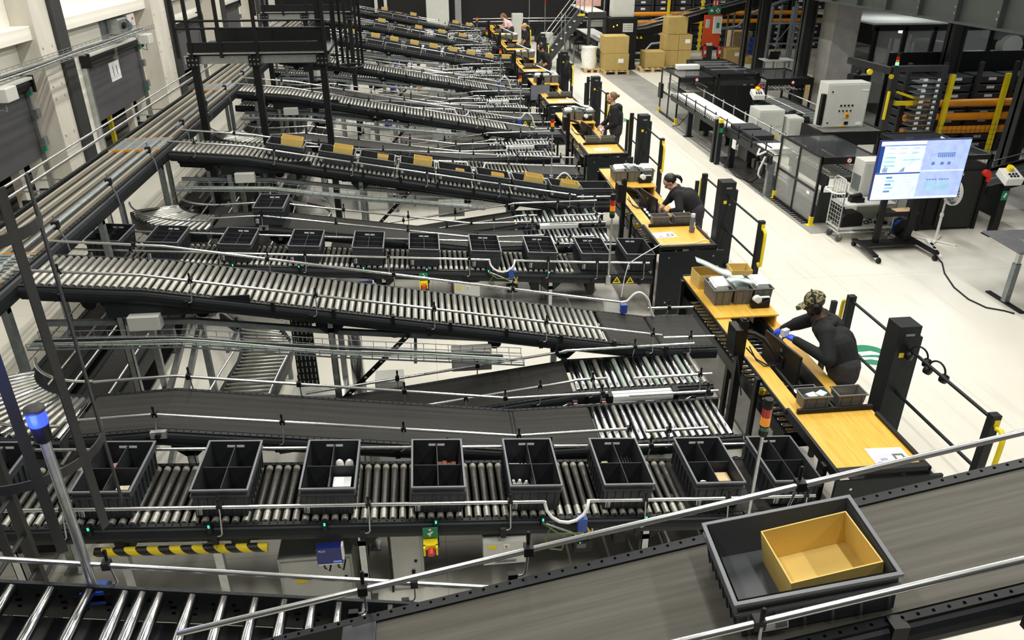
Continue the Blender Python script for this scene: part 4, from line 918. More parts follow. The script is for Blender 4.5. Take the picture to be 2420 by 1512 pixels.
# ---------------------------------------------------------------- setting: floor, walls, columns, dock doors
struct('floor', MB().box(-9.5, 21, -2.5, 45, -.2, 0), 'floor_epoxy')
fm = MB().box(6.55, 7.9, 11.8, 40, 0, .006, 0)
for i in range(46): fm.box(6.62, 7.35, 12.3+i*.1, 12.36+i*.1, .006, .012, 1)
struct('floor_grating', fm, ['strip_grey', 'black_metal'])
DOORS = [(10.45, 13.38), (15.93, 18.9), (21.4, 24.4), (26.8, 29.8), (32.2, 35.2)]
wl = MB(); ys = [-2.5]
for a, b2 in DOORS: ys += [a, b2]
ys.append(45)
for i in range(0, len(ys), 2): wl.box(-6.6, -6.4, ys[i], ys[i+1], 0, 2.5)
wl.box(-6.6, -6.4, -2.5, 45, 2.5, 7.5)
struct('wall_left', wl, 'wall_panel')
struct('trim_1', MB().box(-6.4, -6.12, -2.5, 45, 3.13, 3.34), 'wall_panel', bevel=.01)
struct('wall_dock', MB().box(-8.6, -8.5, -2.5, 45, 0, 7.5), 'wall_black')
struct('wall_back', MB().box(-9.5, 21, 40.5, 40.7, 0, 9), 'wall_black')
struct('wall_right', MB().box(20.8, 21, -2.5, 45, 0, 9), 'wall_black')
struct('ceiling', MB().box(-9.5, 21, -2.5, 45, 9.0, 9.2), 'ceiling_dark')
for i, (y0, w, d) in enumerate([(-.6, .55, .32), (5.1, .6, .32), (13.62, .62, .35), (19.35, 1.05, .4), (25.1, .8, .4), (30.6, .8, .4)]):
    t = MB().box(-6.4, -6.4+d, y0, y0+w, 0, 7.4, 0)
    for z in (.6, 1.4, 1.6, 2.2, 2.4, 3.0):
        for yy in (y0+.12, y0+w-.15): t.cyl((-6.4+d, yy, z), (-6.4+d+.012, yy, z), .028, 8, 0)
    struct(f'column_{i+1}', t, ['concrete_pale'], bevel=.015)
    struct(f'trim_{i+2}', MB().box(-6.4+d-.12, -6.4+d+.06, y0+w, y0+w+.42, 0, 7.4), 'steel_dark', bevel=.006)
for i, (a, b2) in enumerate(DOORS):
    d = thing(f'door_{i+1}', 'dark grey roller shutter half raised in the white wall, ' + ['nearest of the dock doors', 'carrying the number 11', 'half hidden by a bolted column', 'behind the black platform', 'farthest from the camera'][i], 'roller door', (-6.38, (a+b2)/2, 0), 0, None, True)
    d['kind'] = 'structure'
    sh = MB().box(-6.40, -6.36, a, b2, 1.32, 2.42)
    part(d, 'shutter', sh, 'door_grey')
    part(d, 'header_drum', MB().cyl((-6.33, a-.05, 2.49), (-6.33, b2+.05, 2.49), .10, 16, 0).box(-6.38, -6.2, a-.1, a-.05, 2.36, 2.62, 0).box(-6.38, -6.2, b2+.05, b2+.1, 2.36, 2.62, 0).box(-6.3, -6.2, a-.05, b2+.05, 2.56, 2.60, 1), ['black_metal', 'cabinet_grey'])
    for y in (a-.08, b2+.02): part(d, 'guide_track', MB().box(-6.42, -6.3, y, y+.07, 0, 2.45), 'galvanised')
    gl = MB()
    for z in (1.5, 1.95, 2.35): gl.box(-6.3, -6.24, b2-.02, b2+.12, z, z+.14, 0)
    part(d, 'hinge_bracket', gl, 'dull_zinc')
    part(d, 'seal_tab', MB().box(-6.31, -6.25, b2-.03, b2+.03, 1.42, 1.5).box(-6.31, -6.25, b2-.03, b2+.03, 2.32, 2.4), 'green_sign')
    if i == 1:
        sg = part(d, 'number_plate', MB().box(-6.359, -6.354, 17.1, 17.68, 1.90, 2.27), 'paper')
        writing(sg, 'lettering', '1 1', .27, (-6.352, 17.39, 2.08), (PI/2, 0, PI/2), 'black_plastic')
        part(d, 'signal_lamp', MB().lathe([(.05, 0), (.05, .18), (.06, .2), (.06, .3), (.03, .33)], (-6.25, 17.3, 2.32), 16), 'glass_clear')
    if i < 2:
        for y in (a+.7, a+2.0):
            solo('guard_post', MB().box(-6.95, -6.87, y, y+.09, 0, 1.7), 'yellow', f'yellow steel post standing inside the {["nearest dock door", "dock door numbered 11"][i]}', 'post', (-6.9, y, 0), world=True, group='posts inside the dock doors')
        solo('support_post', MB().box(-6.75, -6.6, b2-.38, b2-.2, 0, 1.6), 'concrete_pale', f'pale post inside the opening of the {["nearest dock door", "dock door numbered 11"][i]}', 'post', (-6.7, b2-.3, 0), world=True)
        rb = thing('roller_conveyor', f'roller conveyor end showing through the {["nearest dock door", "dock door numbered 11"][i]}', 'conveyor', (-5.6, b2-1.2, 0), 0, None, True)
        for j in range(14): put_roller(rb, -6.1+j*.09, b2-1.0, .95, .55, .022, 'roller_zinc', 0)
        for y in (b2-1.32, b2-.7): part(rb, 'side_beam', MB().box(-6.2, -4.8, y-.02, y+.02, .85, .98), 'anthracite'); part(rb, 'guide_rail', MB().cyl((-6.2, y, 1.12), (-4.8, y, 1.12), .013, 8), 'rail_steel')
        for x in (-6.0, -5.0): part(rb, 'support_leg', MB().box(x-.03, x+.03, b2-1.32, b2-1.26, 0, .86).box(x-.03, x+.03, b2-.74, b2-.68, 0, .86), 'galvanised')
# door motor, wall tray, sockets
op = thing('door_motor', 'grey door motor with pulley on the wall above the number 11 door', 'motor', (-6.3, 18, 2.95), 0, None, True)
part(op, 'mount_plate', MB().box(-6.40, -6.36, 17.2, 18.3, 2.72, 3.1), 'dull_zinc'); part(op, 'gearbox', MB().box(-6.36, -6.1, 17.45, 17.9, 2.78, 3.08), 'galvanised', bevel=.02)
part(op, 'pulley', MB().lathe([(.15, 0), (.16, .02), (.12, .05), (.16, .08), (.15, .1)], (-6.2, 17.98, 2.92), 20, R=Matrix.Rotation(-PI/2, 3, 'X')), 'dull_zinc'); part(op, 'hub', MB().cyl((-6.1, 17.65, 2.94), (-6.05, 17.65, 2.94), .07, 16), 'black_plastic')
part(op, 'control_housing', MB().box(-6.38, -6.15, 18.15, 18.6, 2.85, 3.1), 'cabinet_grey', bevel=.01); part(op, 'warning_label', MB().box(-6.149, -6.147, 18.4, 18.5, 2.98, 3.03), 'red')
solo('brick_patch', MB().box(-6.4, -6.39, 17.5, 17.75, 2.62, 2.74), 'copper', 'reddish bare patch on the wall below the door motor', 'patch', (-6.4, 17.6, 2.6), world=True)
tr = thing('cable_tray', 'galvanised wire tray running along the white wall above the dock doors', 'cable tray', (-5.75, 12, 2.84), 0, None, True)
mb = MB()
for x in (-5.95, -5.85, -5.75, -5.65): mb.box(x-.005, x+.005, 4, 18.2, 2.82, 2.83)
for z in (2.86, 2.90):
    for x in (-5.95, -5.65): mb.box(x-.004, x+.004, 4, 18.2, z, z+.008)
for y in frange(4, 18.2, .2): mb.tube([(-5.95, y, 2.9), (-5.95, y, 2.82), (-5.65, y, 2.82), (-5.65, y, 2.9)], .005, 4)
part(tr, 'wire_tray', mb, 'galvanised')
for i in range(3): part(tr, 'cable', MB().tube([(-5.9+.08*i+.02*math.sin(y*2+i), y, 2.845) for y in frange(4, 18, .5)], .012, 6), ['dull_zinc', 'black_plastic', 'galvanised'][i])
for y in (6, 10.5, 14.3, 16.9): part(tr, 'hanger', MB().box(-6.15, -5.65, y-.02, y+.02, 2.79, 2.82), 'galvanised')
for i, (y, dr) in enumerate(((11.25, 'nearest dock door'), (17.35, 'number 11 door'))):
    s = thing('camera_box', f'pale wall box with a black lens below the tray by the {dr}', 'sensor box', (-5.6, y, 2.7), 0, 'sensor boxes', True)  # camera box just below the tray, no mount modelled
    part(s, 'housing', MB().box(-5.72, -5.5, y-.16, y+.16, 2.62, 2.8), 'cabinet_grey', bevel=.01); part(s, 'lens', MB().lathe([(.05, 0), (.06, .03), (.03, .08)], (-5.6, y+.17, 2.72), 14, R=Matrix.Rotation(-PI/2, 3, 'X')), 'black_plastic'); part(s, 'cable', MB().tube([(-5.6, y-.05, 2.62), (-5.58, y-.1, 2.5), (-5.62, y-.25, 2.55), (-5.7, y-.3, 2.8)], .01, 6), 'dull_zinc')

# ---------------------------------------------------------------- black platforms over the spine
def platform(dx, dy, lab):
    p = thing('platform', lab, 'platform', (-2.6+dx, 13.6+dy, 0), 0, None, True)
    def B(a, b2, c2, d, e, f): return MB().box(a+dx, b2+dx, c2+dy, d+dy, e, f)
    part(p, 'fascia', B(-3.6, -1.5, 12.97, 13.0, 2.98, 3.13), 'black_metal'); part(p, 'deck', B(-3.62, -1.45, 13.0, 14.5, 2.93, 2.98), 'black_metal')
    part(p, 'kick_board', B(-3.5, -1.55, 14.4, 14.43, 2.98, 3.2), 'black_metal')
    part(p, 'edge_channel', B(-3.62, -1.48, 12.955, 12.99, 2.955, 2.98), 'galvanised')
    bm_ = B(-3.7, -1.45, 13.05, 13.1, 2.80, 2.92)
    part(p, 'beam', bm_, 'galvanised')
    for x in (-3.56, -2.62, -1.57):
        part(p, 'column', B(x-.05, x+.05, 13.02, 13.14, 0, 2.93 if x != -1.57 else 4.6), 'black_metal')
        g = B(x-.09, x+.09, 12.98, 13.0, 2.76, 2.92)
        for a in (-.06, 0, .06):
            for b2 in (2.80, 2.87): g.disc((x+a+dx, 12.978+dy, b2), .013, 1, 6, 'y')
        part(p, 'gusset', g, ['black_metal', 'galvanised'])
    for x in (-3.75, -3.55, -3.1, -2.55, -1.5): part(p, 'rail_post', B(x-.025, x+.025, 12.95, 13.0, 2.9, 4.6), 'black_metal')
    for x in (-3.7, -1.5): part(p, 'rail_post', B(x-.03, x+.03, 14.4, 14.46, 2.9, 4.6), 'black_metal')
    for z in (3.33, 3.44): part(p, 'rail', MB().cyl((-3.75+dx, 13.0+dy, z), (-1.5+dx, 13.0+dy, z), .017, 8), 'black_metal')
    return p
platform(0, 0, 'black steel platform with rails above the spine conveyor, the nearer one')
platform(-.1, 6.98, 'black steel platform farther back above the spine conveyor')
lc = thing('ladder_cage', 'black ladder cage hanging beside the nearer steel platform', 'ladder cage', (-1.1, 13.4, 2.7), 0, None, True)
for x, y, z0 in ((-1.36, 13.3, 2.68), (-1.18, 13.2, 2.62), (-1.02, 13.3, 2.64), (-.97, 13.5, 2.7), (-1.3, 13.6, 2.7)): part(lc, 'strap', MB().box(x-.022, x+.022, y-.01, y+.01, z0, 4.6), 'black_metal')
part(lc, 'hoop', MB().tube([(-1.17+.21*math.cos(a), 13.42+.22*math.sin(a), 2.68) for a in [2*PI*i/16 for i in range(16)]], .018, 6, loop=True), 'black_metal')
part(lc, 'hanger', MB().box(-1.5, -1.36, 13.28, 13.32, 3.9, 3.95), 'black_metal')

# ---------------------------------------------------------------- near ladder cage and the blue beacon
lc = thing('ladder_cage', 'dark steel ladder with safety hoops at the left edge by the blue beacon', 'ladder', (-2.15, 3.55, 0), 0, None, True)
def hoop(z, r, tall):
    cx, cy = -2.16, 3.55; R = []
    for i in range(29):
        a = -PI*1.15+PI*1.3*i/28+.3
        R.append([(cx+(r+d)*math.cos(a), cy+(r+d)*math.sin(a), z+h) for d, h in ((0, 0), (.008, 0), (.008, tall), (0, tall))])
    return MB().rings(R, 0, False)
for z in (3.42, 2.20): part(lc, 'hoop', hoop(z, .35, .055), 'steel_dark')
for i, a in enumerate((-2.5, -1.75, -1.05, -.38, .25)):
    x, y = -2.16+.352*math.cos(a), 3.55+.352*math.sin(a)
    part(lc, 'strap', MB().cbox((x, y, 2.72), (.008, .05, 1.9), 0, Matrix.Rotation(a, 3, 'Z')), 'steel_dark')
for y in (3.28, 3.82): part(lc, 'stile', MB().box(-2.55, -2.49, y-.02, y+.02, 0, 4.6), 'steel_dark')
for z in frange(.3, 4.4, .28): part(lc, 'rung', MB().cyl((-2.52, 3.28, z), (-2.52, 3.82, z), .014, 8), 'steel_dark')
bl = thing('beacon', 'lit blue warning beacon on a tall galvanised pole at the left', 'beacon', (-1.745, 2.99, 0), 0, None, True)
part(bl, 'pole', MB().cyl((-1.745, 2.99, 1.72), (-1.745, 2.99, 2.66), .022, 14), 'galvanised'); part(bl, 'pole_bracket', MB().box(-1.80, -1.69, 2.95, 3.03, 1.68, 1.76, 0).box(-1.83, -1.66, 2.95, 2.97, 1.70, 1.74, 1), ['blue', 'black_metal'])
part(bl, 'socket', MB().lathe([(.024, 2.64), (.036, 2.655), (.037, 2.72), (.040, 2.73)], (-1.745, 2.99, 0), 20), 'black_plastic'); part(bl, 'lens', MB().lathe([(.038, 2.731), (.040, 2.74), (.040, 2.80)], (-1.745, 2.99, 0), 22), 'led_blue'); part(bl, 'cap', MB().lathe([(.042, 2.80), (.042, 2.818), (.02, 2.822)], (-1.745, 2.99, 0), 22), 'steel_dark')
lp = bpy.data.lights.new('beacon_glow', 'POINT'); lp.energy = 5; lp.color = (.12, .18, 1); lp.shadow_soft_size = .06
lo = bpy.data.objects.new('beacon_glow', lp); C.objects.link(lo); lo.location = (-1.745, 2.90, 2.76)
# ---------------------------------------------------------------- aisle side: packing machines, trolley, screen, fan
cv = thing('carton_conveyor', 'white slat carton conveyor running along the aisle through two clear guards', 'conveyor', (6.9, 16.5, 0), 0, None, True)
for a, b2 in ((16.3, 17.05), (17.08, 18.0), (18.03, 19.0), (19.03, 20.2)): part(cv, 'slat_belt', MB().box(6.66, 7.18, a, b2, .80, .85), 'white_plastic')
for y in list(frange(14.3, 14.75, .07)) + list(frange(13.9, 14.25, .11)): put_roller(cv, 6.92, y, .83, .5, .022, 'white_plastic' if y > 14.28 else 'roller_zinc', PI/2)
for x in (6.61, 7.22): part(cv, 'side_beam', MB().box(x-.02, x+.02, 13.84, 20.3, .66, .82), 'anthracite')
dots = MB()
for y in frange(16.35, 20.1, .12): dots.box(6.586, 6.592, y, y+.05, .80, .83)
part(cv, 'slat_lug', dots, 'white_plastic')
for x in (6.58, 7.28):
    g = part(cv, 'guide_rail', MB().cyl((x, 13.86, .98), (x, 20.28, .98), .013, 8), 'rail_steel' if x > 7 else 'black_metal')
    for y in frange(14.1, 20.2, .7): part(g, 'rail_bracket', MB().box(x-.01, x+.01, y-.012, y+.012, .75, 1.03), 'black_plastic' if x < 7 else 'galvanised')
for y in (14.0, 16.0, 18.9): part(cv, 'support_leg', MB().box(6.63, 6.75, y-.05, y+.05, 0, .68).box(7.1, 7.2, y-.05, y+.05, 0, .68).box(6.57, 6.8, y-.09, y+.09, 0, .015), 'anthracite' if y > 15 else 'dull_zinc')
part(cv, 'bed_plate', MB().box(6.64, 7.19, 14.8, 16.28, .80, .83), 'tote_grey')
part(cv, 'drive_unit', MB().box(6.7, 7.15, 15.2, 15.7, .35, .6).box(6.7, 7.1, 18.2, 18.6, .3, .6).cyl((6.8, 16.8, .4), (7.1, 16.8, .4), .12, 14), 'black_metal')
sh = MB()
for j, y in enumerate((14.0, 14.2, 14.42)): sh.cyl((6.56, y, .72), (6.60, y, .72), .07, 14); sh.box(6.5, 6.56, y-.06, y+.06, .45, .62)
part(cv, 'pulley', sh, 'black_plastic')
part(cv, 'hose', MB().tube([(6.5, 13.9, .9), (6.42, 14.0, .82), (6.45, 14.15, .78), (6.55, 14.3, .85)], .02, 8).tube([(6.5, 13.9, .8), (6.44, 13.95, .55), (6.5, 14.1, .4), (6.6, 14.2, .3)], .02, 8), 'white_plastic')
part(cv, 'cable', MB().tube([(6.7, 16.0, .4), (6.5, 15.8, .1), (6.55, 15.2, .03), (6.7, 14.8, .02), (6.9, 14.6, .3)], .015, 7).tube([(6.75, 19.2, .5), (6.6, 19.5, .15), (6.62, 20, .02)], .012, 7), 'black_plastic')
for y, n in ((15.95, 'first'), (15.3, 'second')):
    o = solo('tray', MB().rings([[(-.24, -.25, .0), (.24, -.25, 0), (.24, .25, 0), (-.24, .25, 0)], [(-.25, -.26, .09), (.25, -.26, .09), (.25, .26, .09), (-.25, .26, .09)]], 0, False), 'tote_inside', f'shallow dark tray, {n} after the white belts on the aisle conveyor', 'tray', (6.92, y, .835), group='dark trays on the aisle conveyor', bevel=.006)
for y, x in ((16.35, 6.5), (16.15, 6.42)): pass
pp = thing('push_button_post', 'pair of anthracite posts carrying a yellow push button beside the white conveyor', 'control post', (6.48, 16.4, 0), 0, None, True)
part(pp, 'post', MB().box(6.42, 6.52, 16.45, 16.55, 0, .95), 'anthracite', bevel=.004); part(pp, 'post', MB().box(6.44, 6.54, 16.25, 16.35, 0, .92), 'anthracite', bevel=.004)
part(pp, 'button_box', MB().box(6.44, 6.54, 16.26, 16.34, .92, 1.0), 'yellow', bevel=.008); part(pp, 'switch_box', MB().box(6.41, 6.52, 16.5, 16.6, .96, 1.03), 'white_plastic', bevel=.006); part(pp, 'green_label', MB().box(6.45, 6.53, 16.246, 16.25, .72, .82), 'green_sign')
for i, (y, l) in enumerate(((16.8, 'white'),)): solo('notice_plate', MB().box(6.56, 6.58, 15.55, 15.72, .52, .7), 'paper', 'white notice plate on the side of the aisle conveyor', 'notice', (6.57, 15.6, .5), world=True)
def guard(name, label, x0, x1, y0, y1, h, mid, back=None):
    t = thing(name, label, 'machine guard', ((x0+x1)/2, (y0+y1)/2, 0), 0, None, True)
    ym = (y0+y1)/2
    for y in frange(y0+.12, y1-.1, .1): put_roller(t, x0+.5, y, .83, .5, .022, 'roller_zinc', PI/2)
    for x in (x0+.2, x0+.8): part(t, 'side_beam', MB().box(x-.02, x+.02, y0+.03, y1-.03, .66, .84), 'anthracite'); part(t, 'guide_rail', MB().cyl((x, y0+.03, .95), (x, y1-.03, .95), .012, 8), 'rail_steel')
    fr = MB()
    for y in (y0, ym, y1): fr.box(x0-.02, x0+.02, y-.02, y+.02, 0, h)
    for z in (.05, .62, h): fr.box(x0-.018, x0+.018, y0, y1, z-.018, z+.018)
    for y in (y0, y1): fr.box(x0, x1, y-.02, y+.02, h-.12 if y == y0 else h-.02, h)
    fr.box(x1-.02, x1+.02, y0, y1, h-.02, h); fr.box(x1-.02, x1+.02, y0-.02, y0+.02, 0, h); fr.box(x1-.02, x1+.02, y1-.02, y1+.02, 0, h)
    part(t, 'frame', fr, 'black_metal')
    for a, b2 in ((y0+.02, ym-.02), (ym+.02, y1-.02)):
        for z0, z1 in ((.07, .60), (.64, h-.02)): part(t, 'clear_panel', MB().box(x0-.006, x0+.006, a, b2, z0, z1), 'glass_clear')
    part(t, 'tinted_roof', MB().box(x0+.02, x1-.02, y0+.02, y1-.02, h-.012, h-.004), 'glass_dark')
    part(t, 'clear_panel', MB().box(x0, x1, y1-.006, y1+.006, 1.02, h-.02), 'glass_clear')
    for y in (y0, y1): part(t, 'yellow_foot', MB().box(x0-.03, x0+.03, y-.03, y+.03, 0, .16).box(x0-.07, x0+.07, y-.05, y+.05, 0, .012), 'yellow')
    part(t, 'warning_disc', MB().cyl(((x0+x1)/2, y0-.021, h-.06), ((x0+x1)/2, y0-.026, h-.06), .045, 18, 0).cyl(((x0+x1)/2, y0-.026, h-.06), ((x0+x1)/2, y0-.028, h-.06), .034, 18, 1).cbox(((x0+x1)/2, y0-.029, h-.06), (.012, .003, .05), 2, Matrix.Rotation(.7, 3, 'Y')), ['red', 'paper', 'black_plastic'])
    return t
g = guard('machine_guard', 'clear guard with tinted roof at the far end of the white conveyor', 6.80, 7.75, 20.35, 21.9, 1.22, 1)
part(g, 'switch_box', MB().box(6.70, 6.78, 21.6, 21.85, .45, .85), 'black_plastic', bevel=.005)
solo('vent_housing', MB().box(7.1, 7.75, 21.5, 21.75, 1.23, 1.36), 'white_plastic', 'white housing on top of the far tinted guard', 'housing', (7.4, 21.6, 1.23), world=True, bevel=.02)
g = guard('machine_guard', 'clear guard with tinted roof at the near end of the white conveyor', 6.74, 7.72, 12.22, 13.78, 1.22, 1)
part(g, 'mesh_panel', MB().box(6.8, 7.7, 12.2, 12.21, .05, .6), 'mesh_dark')
part(g, 'sign_sticker', MB().box(6.725, 6.732, 12.42, 12.52, .5, .55), 'paper')
# box erector block and tinted hoods behind the conveyor
def machine(name, label, x0, x1, y0, y1, h, top='glass_dark', extra=()):
    t = thing(name, label, 'machine', ((x0+x1)/2, (y0+y1)/2, 0), 0, None, True)
    part(t, 'housing', MB().box(x0, x1, y0, y1, 0, h-.18), 'mesh_dark', bevel=.01)
    fr = MB()
    for x in (x0, x1):
        for y in (y0, y1): fr.box(x-.03, x+.03, y-.03, y+.03, 0, h)
    for y in (y0, y1): fr.box(x0, x1, y-.03, y+.03, h-.08, h)
    for x in (x0, x1): fr.box(x-.03, x+.03, y0, y1, h-.08, h)
    part(t, 'frame', fr, 'black_metal'); part(t, 'tinted_roof', MB().box(x0+.03, x1-.03, y0+.03, y1-.03, h-.02, h-.01), top)
    part(t, 'door_panel', MB().box(x0+.08, (x0+x1)/2-.01, y0-.015, y0, .1, h-.3).box((x0+x1)/2+.01, x1-.08, y0-.015, y0, .1, h-.3), 'black_metal', bevel=.006)
    return t
t = machine('carton_erector', 'large dark carton machine with tinted roof behind the white conveyor', 7.85, 8.95, 20.3, 22.9, 1.3)
part(t, 'red_switch', MB().cyl((8.98, 20.24, .92), (8.98, 20.16, .92), .09, 16).box(9.0, 9.06, 20.15, 20.25, .75, .95), 'red')
for x in (7.95, 8.15): part(t, 'clip', MB().box(x+.6, x+.68, 20.25, 20.27, 1.0, 1.03), 'galvanised')
for i, (z,) in enumerate(((1.31,),)):
    for y in (21.0, 21.5, 22.0, 22.4): part(t, 'roof_strip', MB().box(7.9, 8.9, y, y+.12, 1.292, 1.30), 'dull_zinc')
t = thing('tinted_hood', 'tinted glass hood over rollers to the right of the carton machine', 'machine guard', (9.6, 20.6, 0), 0, None, True)
fr = MB()
for x in (9.05, 10.3):
    for y in (19.9, 21.6): fr.box(x-.025, x+.025, y-.025, y+.025, 0, 1.22)
for z0, z1 in ((1.05, 1.22),): fr.box(9.05, 10.3, 19.88, 19.9, z0, z1)
fr.box(9.05, 10.3, 21.58, 21.62, 1.18, 1.22); fr.box(9.03, 9.07, 19.9, 21.6, 1.18, 1.22); fr.box(10.28, 10.32, 19.9, 21.6, 1.18, 1.22)
part(t, 'frame', fr, 'black_metal'); part(t, 'tinted_roof', MB().box(9.07, 10.28, 19.92, 21.58, 1.20, 1.208), 'glass_dark')
part(t, 'warning_disc', MB().cyl((9.75, 19.878, 1.12), (9.75, 19.872, 1.12), .045, 18, 0).cyl((9.75, 19.872, 1.12), (9.75, 19.869, 1.12), .034, 18, 1), ['red', 'paper'])
for i in range(12): put_roller(t, 9.15+i*.095, 20.3, .9, .5, .02, 'chrome'); put_roller(t, 9.15+i*.095, 20.95, .9, .5, .02, 'chrome')
mc = thing('chain_conveyor', 'dark mesh conveyor with grey rails leading toward the big control cabinet', 'conveyor', (9.1, 18.4, 0), 0, None, True)
part(mc, 'mesh_bed', MB().box(8.75, 9.45, 17.0, 19.7, .72, .76), 'dull_zinc')
for x in (8.72, 9.48): part(mc, 'side_beam', MB().box(x-.02, x+.02, 16.9, 19.8, .62, .78), 'anthracite'); part(mc, 'guide_rail', MB().cyl((x, 16.9, .93), (x, 19.8, .93), .016, 8), 'rail_steel')
for y in (17.3, 19.3): part(mc, 'support_leg', MB().box(8.72, 8.78, y-.03, y+.03, 0, .65).box(9.42, 9.48, y-.03, y+.03, 0, .65), 'black_metal')
for j in range(9): part(mc, 'chain_bar', MB().box(8.78, 9.42, 17.1+j*.28, 17.16+j*.28, .76, .775), 'roller_zinc')
for i in range(3): part(mc, 'drive_motor', MB().cyl((8.6+i*.02, 16.8+i*.35, .8), (8.75, 16.8+i*.35, .8), .1, 14), 'black_metal')
cp = thing('control_post', 'control post with grey button box and green sign beside the carton machine', 'control post', (8.5, 19.2, 0), 0, None, True)
def post_panel(t, x, y, h, s=1.):
    part(t, 'post', MB().box(x-.06, x+.06, y-.05, y+.05, 0, h-.12, 0).box(x-.12, x+.12, y-.1, y+.1, 0, .015, 0), 'black_metal')
    bx_ = MB().prism([(y-.16, h-.1), (y+.12, h+.02), (y+.08, h+.14), (y-.19, h+.02)], x-.15, x+.15, 0, 'x')
    part(t, 'button_box', bx_, 'white_plastic', bevel=.008)
    part(t, 'emergency_button', MB().cyl((x, y+.03, h+.11), (x, y+.0, h+.18), .055, 16), 'yellow')
    bt = MB()
    for i in range(3):
        for j in range(2): bt.cyl((x-.06+i*.06, y-.08-.05*j, h+.065-.022*j), (x-.06+i*.06, y-.09-.05*j, h+.085-.022*j), .018, 10)
    part(t, 'button', bt, 'black_plastic')
    gs = MB().box(x-.06, x+.06, y-.056, y-.05, h-.38, h-.22, 0).prism([(x-.03, h-.33), (x+.0, h-.34), (x+.03, h-.27), (x+.0, h-.25)], y-.0575, y-.056, 1)
    part(t, 'green_sign', gs, ['green_sign', 'paper'])
post_panel(cp, 8.5, 19.2, .95)
c1 = cab('control_cabinet', 'pale grey cabinet with a warning triangle behind the dark trays', 7.58, 8.17, 16.8, 17.4, 1.06); part(c1, 'triangle', MB().prism([(7.95, .44), (8.07, .44), (8.01, .54)], 16.775, 16.786, 0), 'yellow'); part(c1, 'hatch', MB().box(7.98, 8.12, 16.775, 16.79, .7, .87), 'cabinet_grey', bevel=.003)
c2 = cab('control_cabinet', 'narrow pale cabinet between the trays cabinet and the dark pedestal', 8.22, 8.58, 16.65, 17.1, .9)
pd = thing('machine_pedestal', 'dusty dark pedestal carrying the big control cabinet', 'pedestal', (9.05, 15.6, 0), 0, None, True)
part(pd, 'frame', MB().box(8.3, 9.75, 15.25, 15.3, .62, .9).box(8.3, 8.36, 15.3, 16.2, .62, .9).box(9.69, 9.75, 15.3, 16.2, .62, .9).box(8.36, 9.69, 16.15, 16.2, 0, .9), 'black_metal')
part(pd, 'dusty_top', MB().box(8.36, 9.69, 15.3, 16.15, .86, .885), 'concrete_dark', bevel=.003)
for x in (8.34, 9.71): part(pd, 'leg', MB().box(x-.05, x+.05, 15.25, 15.35, 0, .62), 'black_metal')
bc = thing('control_cabinet', 'big pale control cabinet with two rows of buttons on the dark pedestal', 'cabinet', (9.0, 15.85, .885), 0, None, True)
part(bc, 'body', MB().box(8.52, 9.46, 15.72, 16.12, .886, 1.82), 'cabinet_grey', bevel=.008); part(bc, 'door', MB().box(8.55, 9.43, 15.70, 15.72, .91, 1.79), 'cabinet_grey', bevel=.006)
bt = MB()
for i in range(4): bt.cyl((8.86+i*.085, 15.7, 1.36), (8.86+i*.085, 15.68, 1.36), .02, 12); bt.cyl((8.84+i*.085, 15.7, 1.25), (8.84+i*.085, 15.68, 1.25), .017, 12)
bt.cyl((8.62, 15.7, 1.65), (8.62, 15.685, 1.65), .016, 10); bt.cyl((8.62, 15.7, 1.0), (8.62, 15.685, 1.0), .016, 10); bt.box(9.0, 9.08, 15.675, 15.7, .96, 1.02)
part(bc, 'button', bt, 'black_plastic'); part(bc, 'main_switch', MB().box(8.98, 9.08, 15.69, 15.698, 1.1, 1.2, 0).cyl((9.03, 15.69, 1.15), (9.03, 15.66, 1.15), .028, 14, 1), ['yellow', 'red'], 'red and yellow main switch')
part(bc, 'plate', MB().box(9.26, 9.39, 15.692, 15.7, .94, 1.0).box(9.28, 9.42, 15.692, 15.7, 1.66, 1.69), 'paper'); part(bc, 'yellow_label', MB().box(8.88, 9.05, 15.692, 15.7, .915, .94), 'yellow'); part(bc, 'arm', MB().box(8.42, 8.50, 15.7, 15.8, .95, 1.6), 'black_metal')
c3 = cab('control_cabinet', 'pale cabinet with side vents standing behind the trolley', 7.30, 7.98, 11.82, 12.15, 1.24, .632); part(c3, 'vent', MB().box(7.288, 7.30, 11.86, 12.1, .72, .98, 0), 'dull_zinc'); part(c3, 'warning_label', MB().prism([(7.58, 1.19), (7.68, 1.19), (7.63, 1.14)], 11.796, 11.806, 0), 'yellow')
t = thing('ledge_cabinet', 'low pale cabinet with a white top shelf behind the trolley', 'cabinet', (7.75, 11.75, 0), 0, None, True)
part(t, 'body', MB().box(7.30, 8.2, 11.80, 12.16, .0, .6), 'cabinet_grey', bevel=.005); part(t, 'top', MB().box(7.28, 8.22, 11.78, 12.17, .6, .63), 'white_plastic', bevel=.004)
# big dark machine behind the screen
t = machine('shuttle_machine', 'big dark mesh clad machine behind the screen and the fan', 8.45, 9.5, 11.75, 13.4, 1.32)
part(t, 'mesh_door', MB().box(8.75, 9.4, 11.70, 11.73, .05, 1.05), 'mesh_dark', bevel=.004); part(t, 'sign_sticker', MB().box(8.98, 9.04, 11.694, 11.7, .98, 1.02), 'paper'); part(t, 'red_switch', MB().cyl((9.42, 11.7, 1.02), (9.42, 11.62, 1.02), .06, 16).box(9.44, 9.48, 11.6, 11.66, .88, 1.02), 'red')
cp = thing('control_post', 'control post with white button box and green sign beside the big dark machine', 'control post', (9.62, 11.4, 0), 0, None, True)
post_panel(cp, 9.62, 11.4, 1.02)
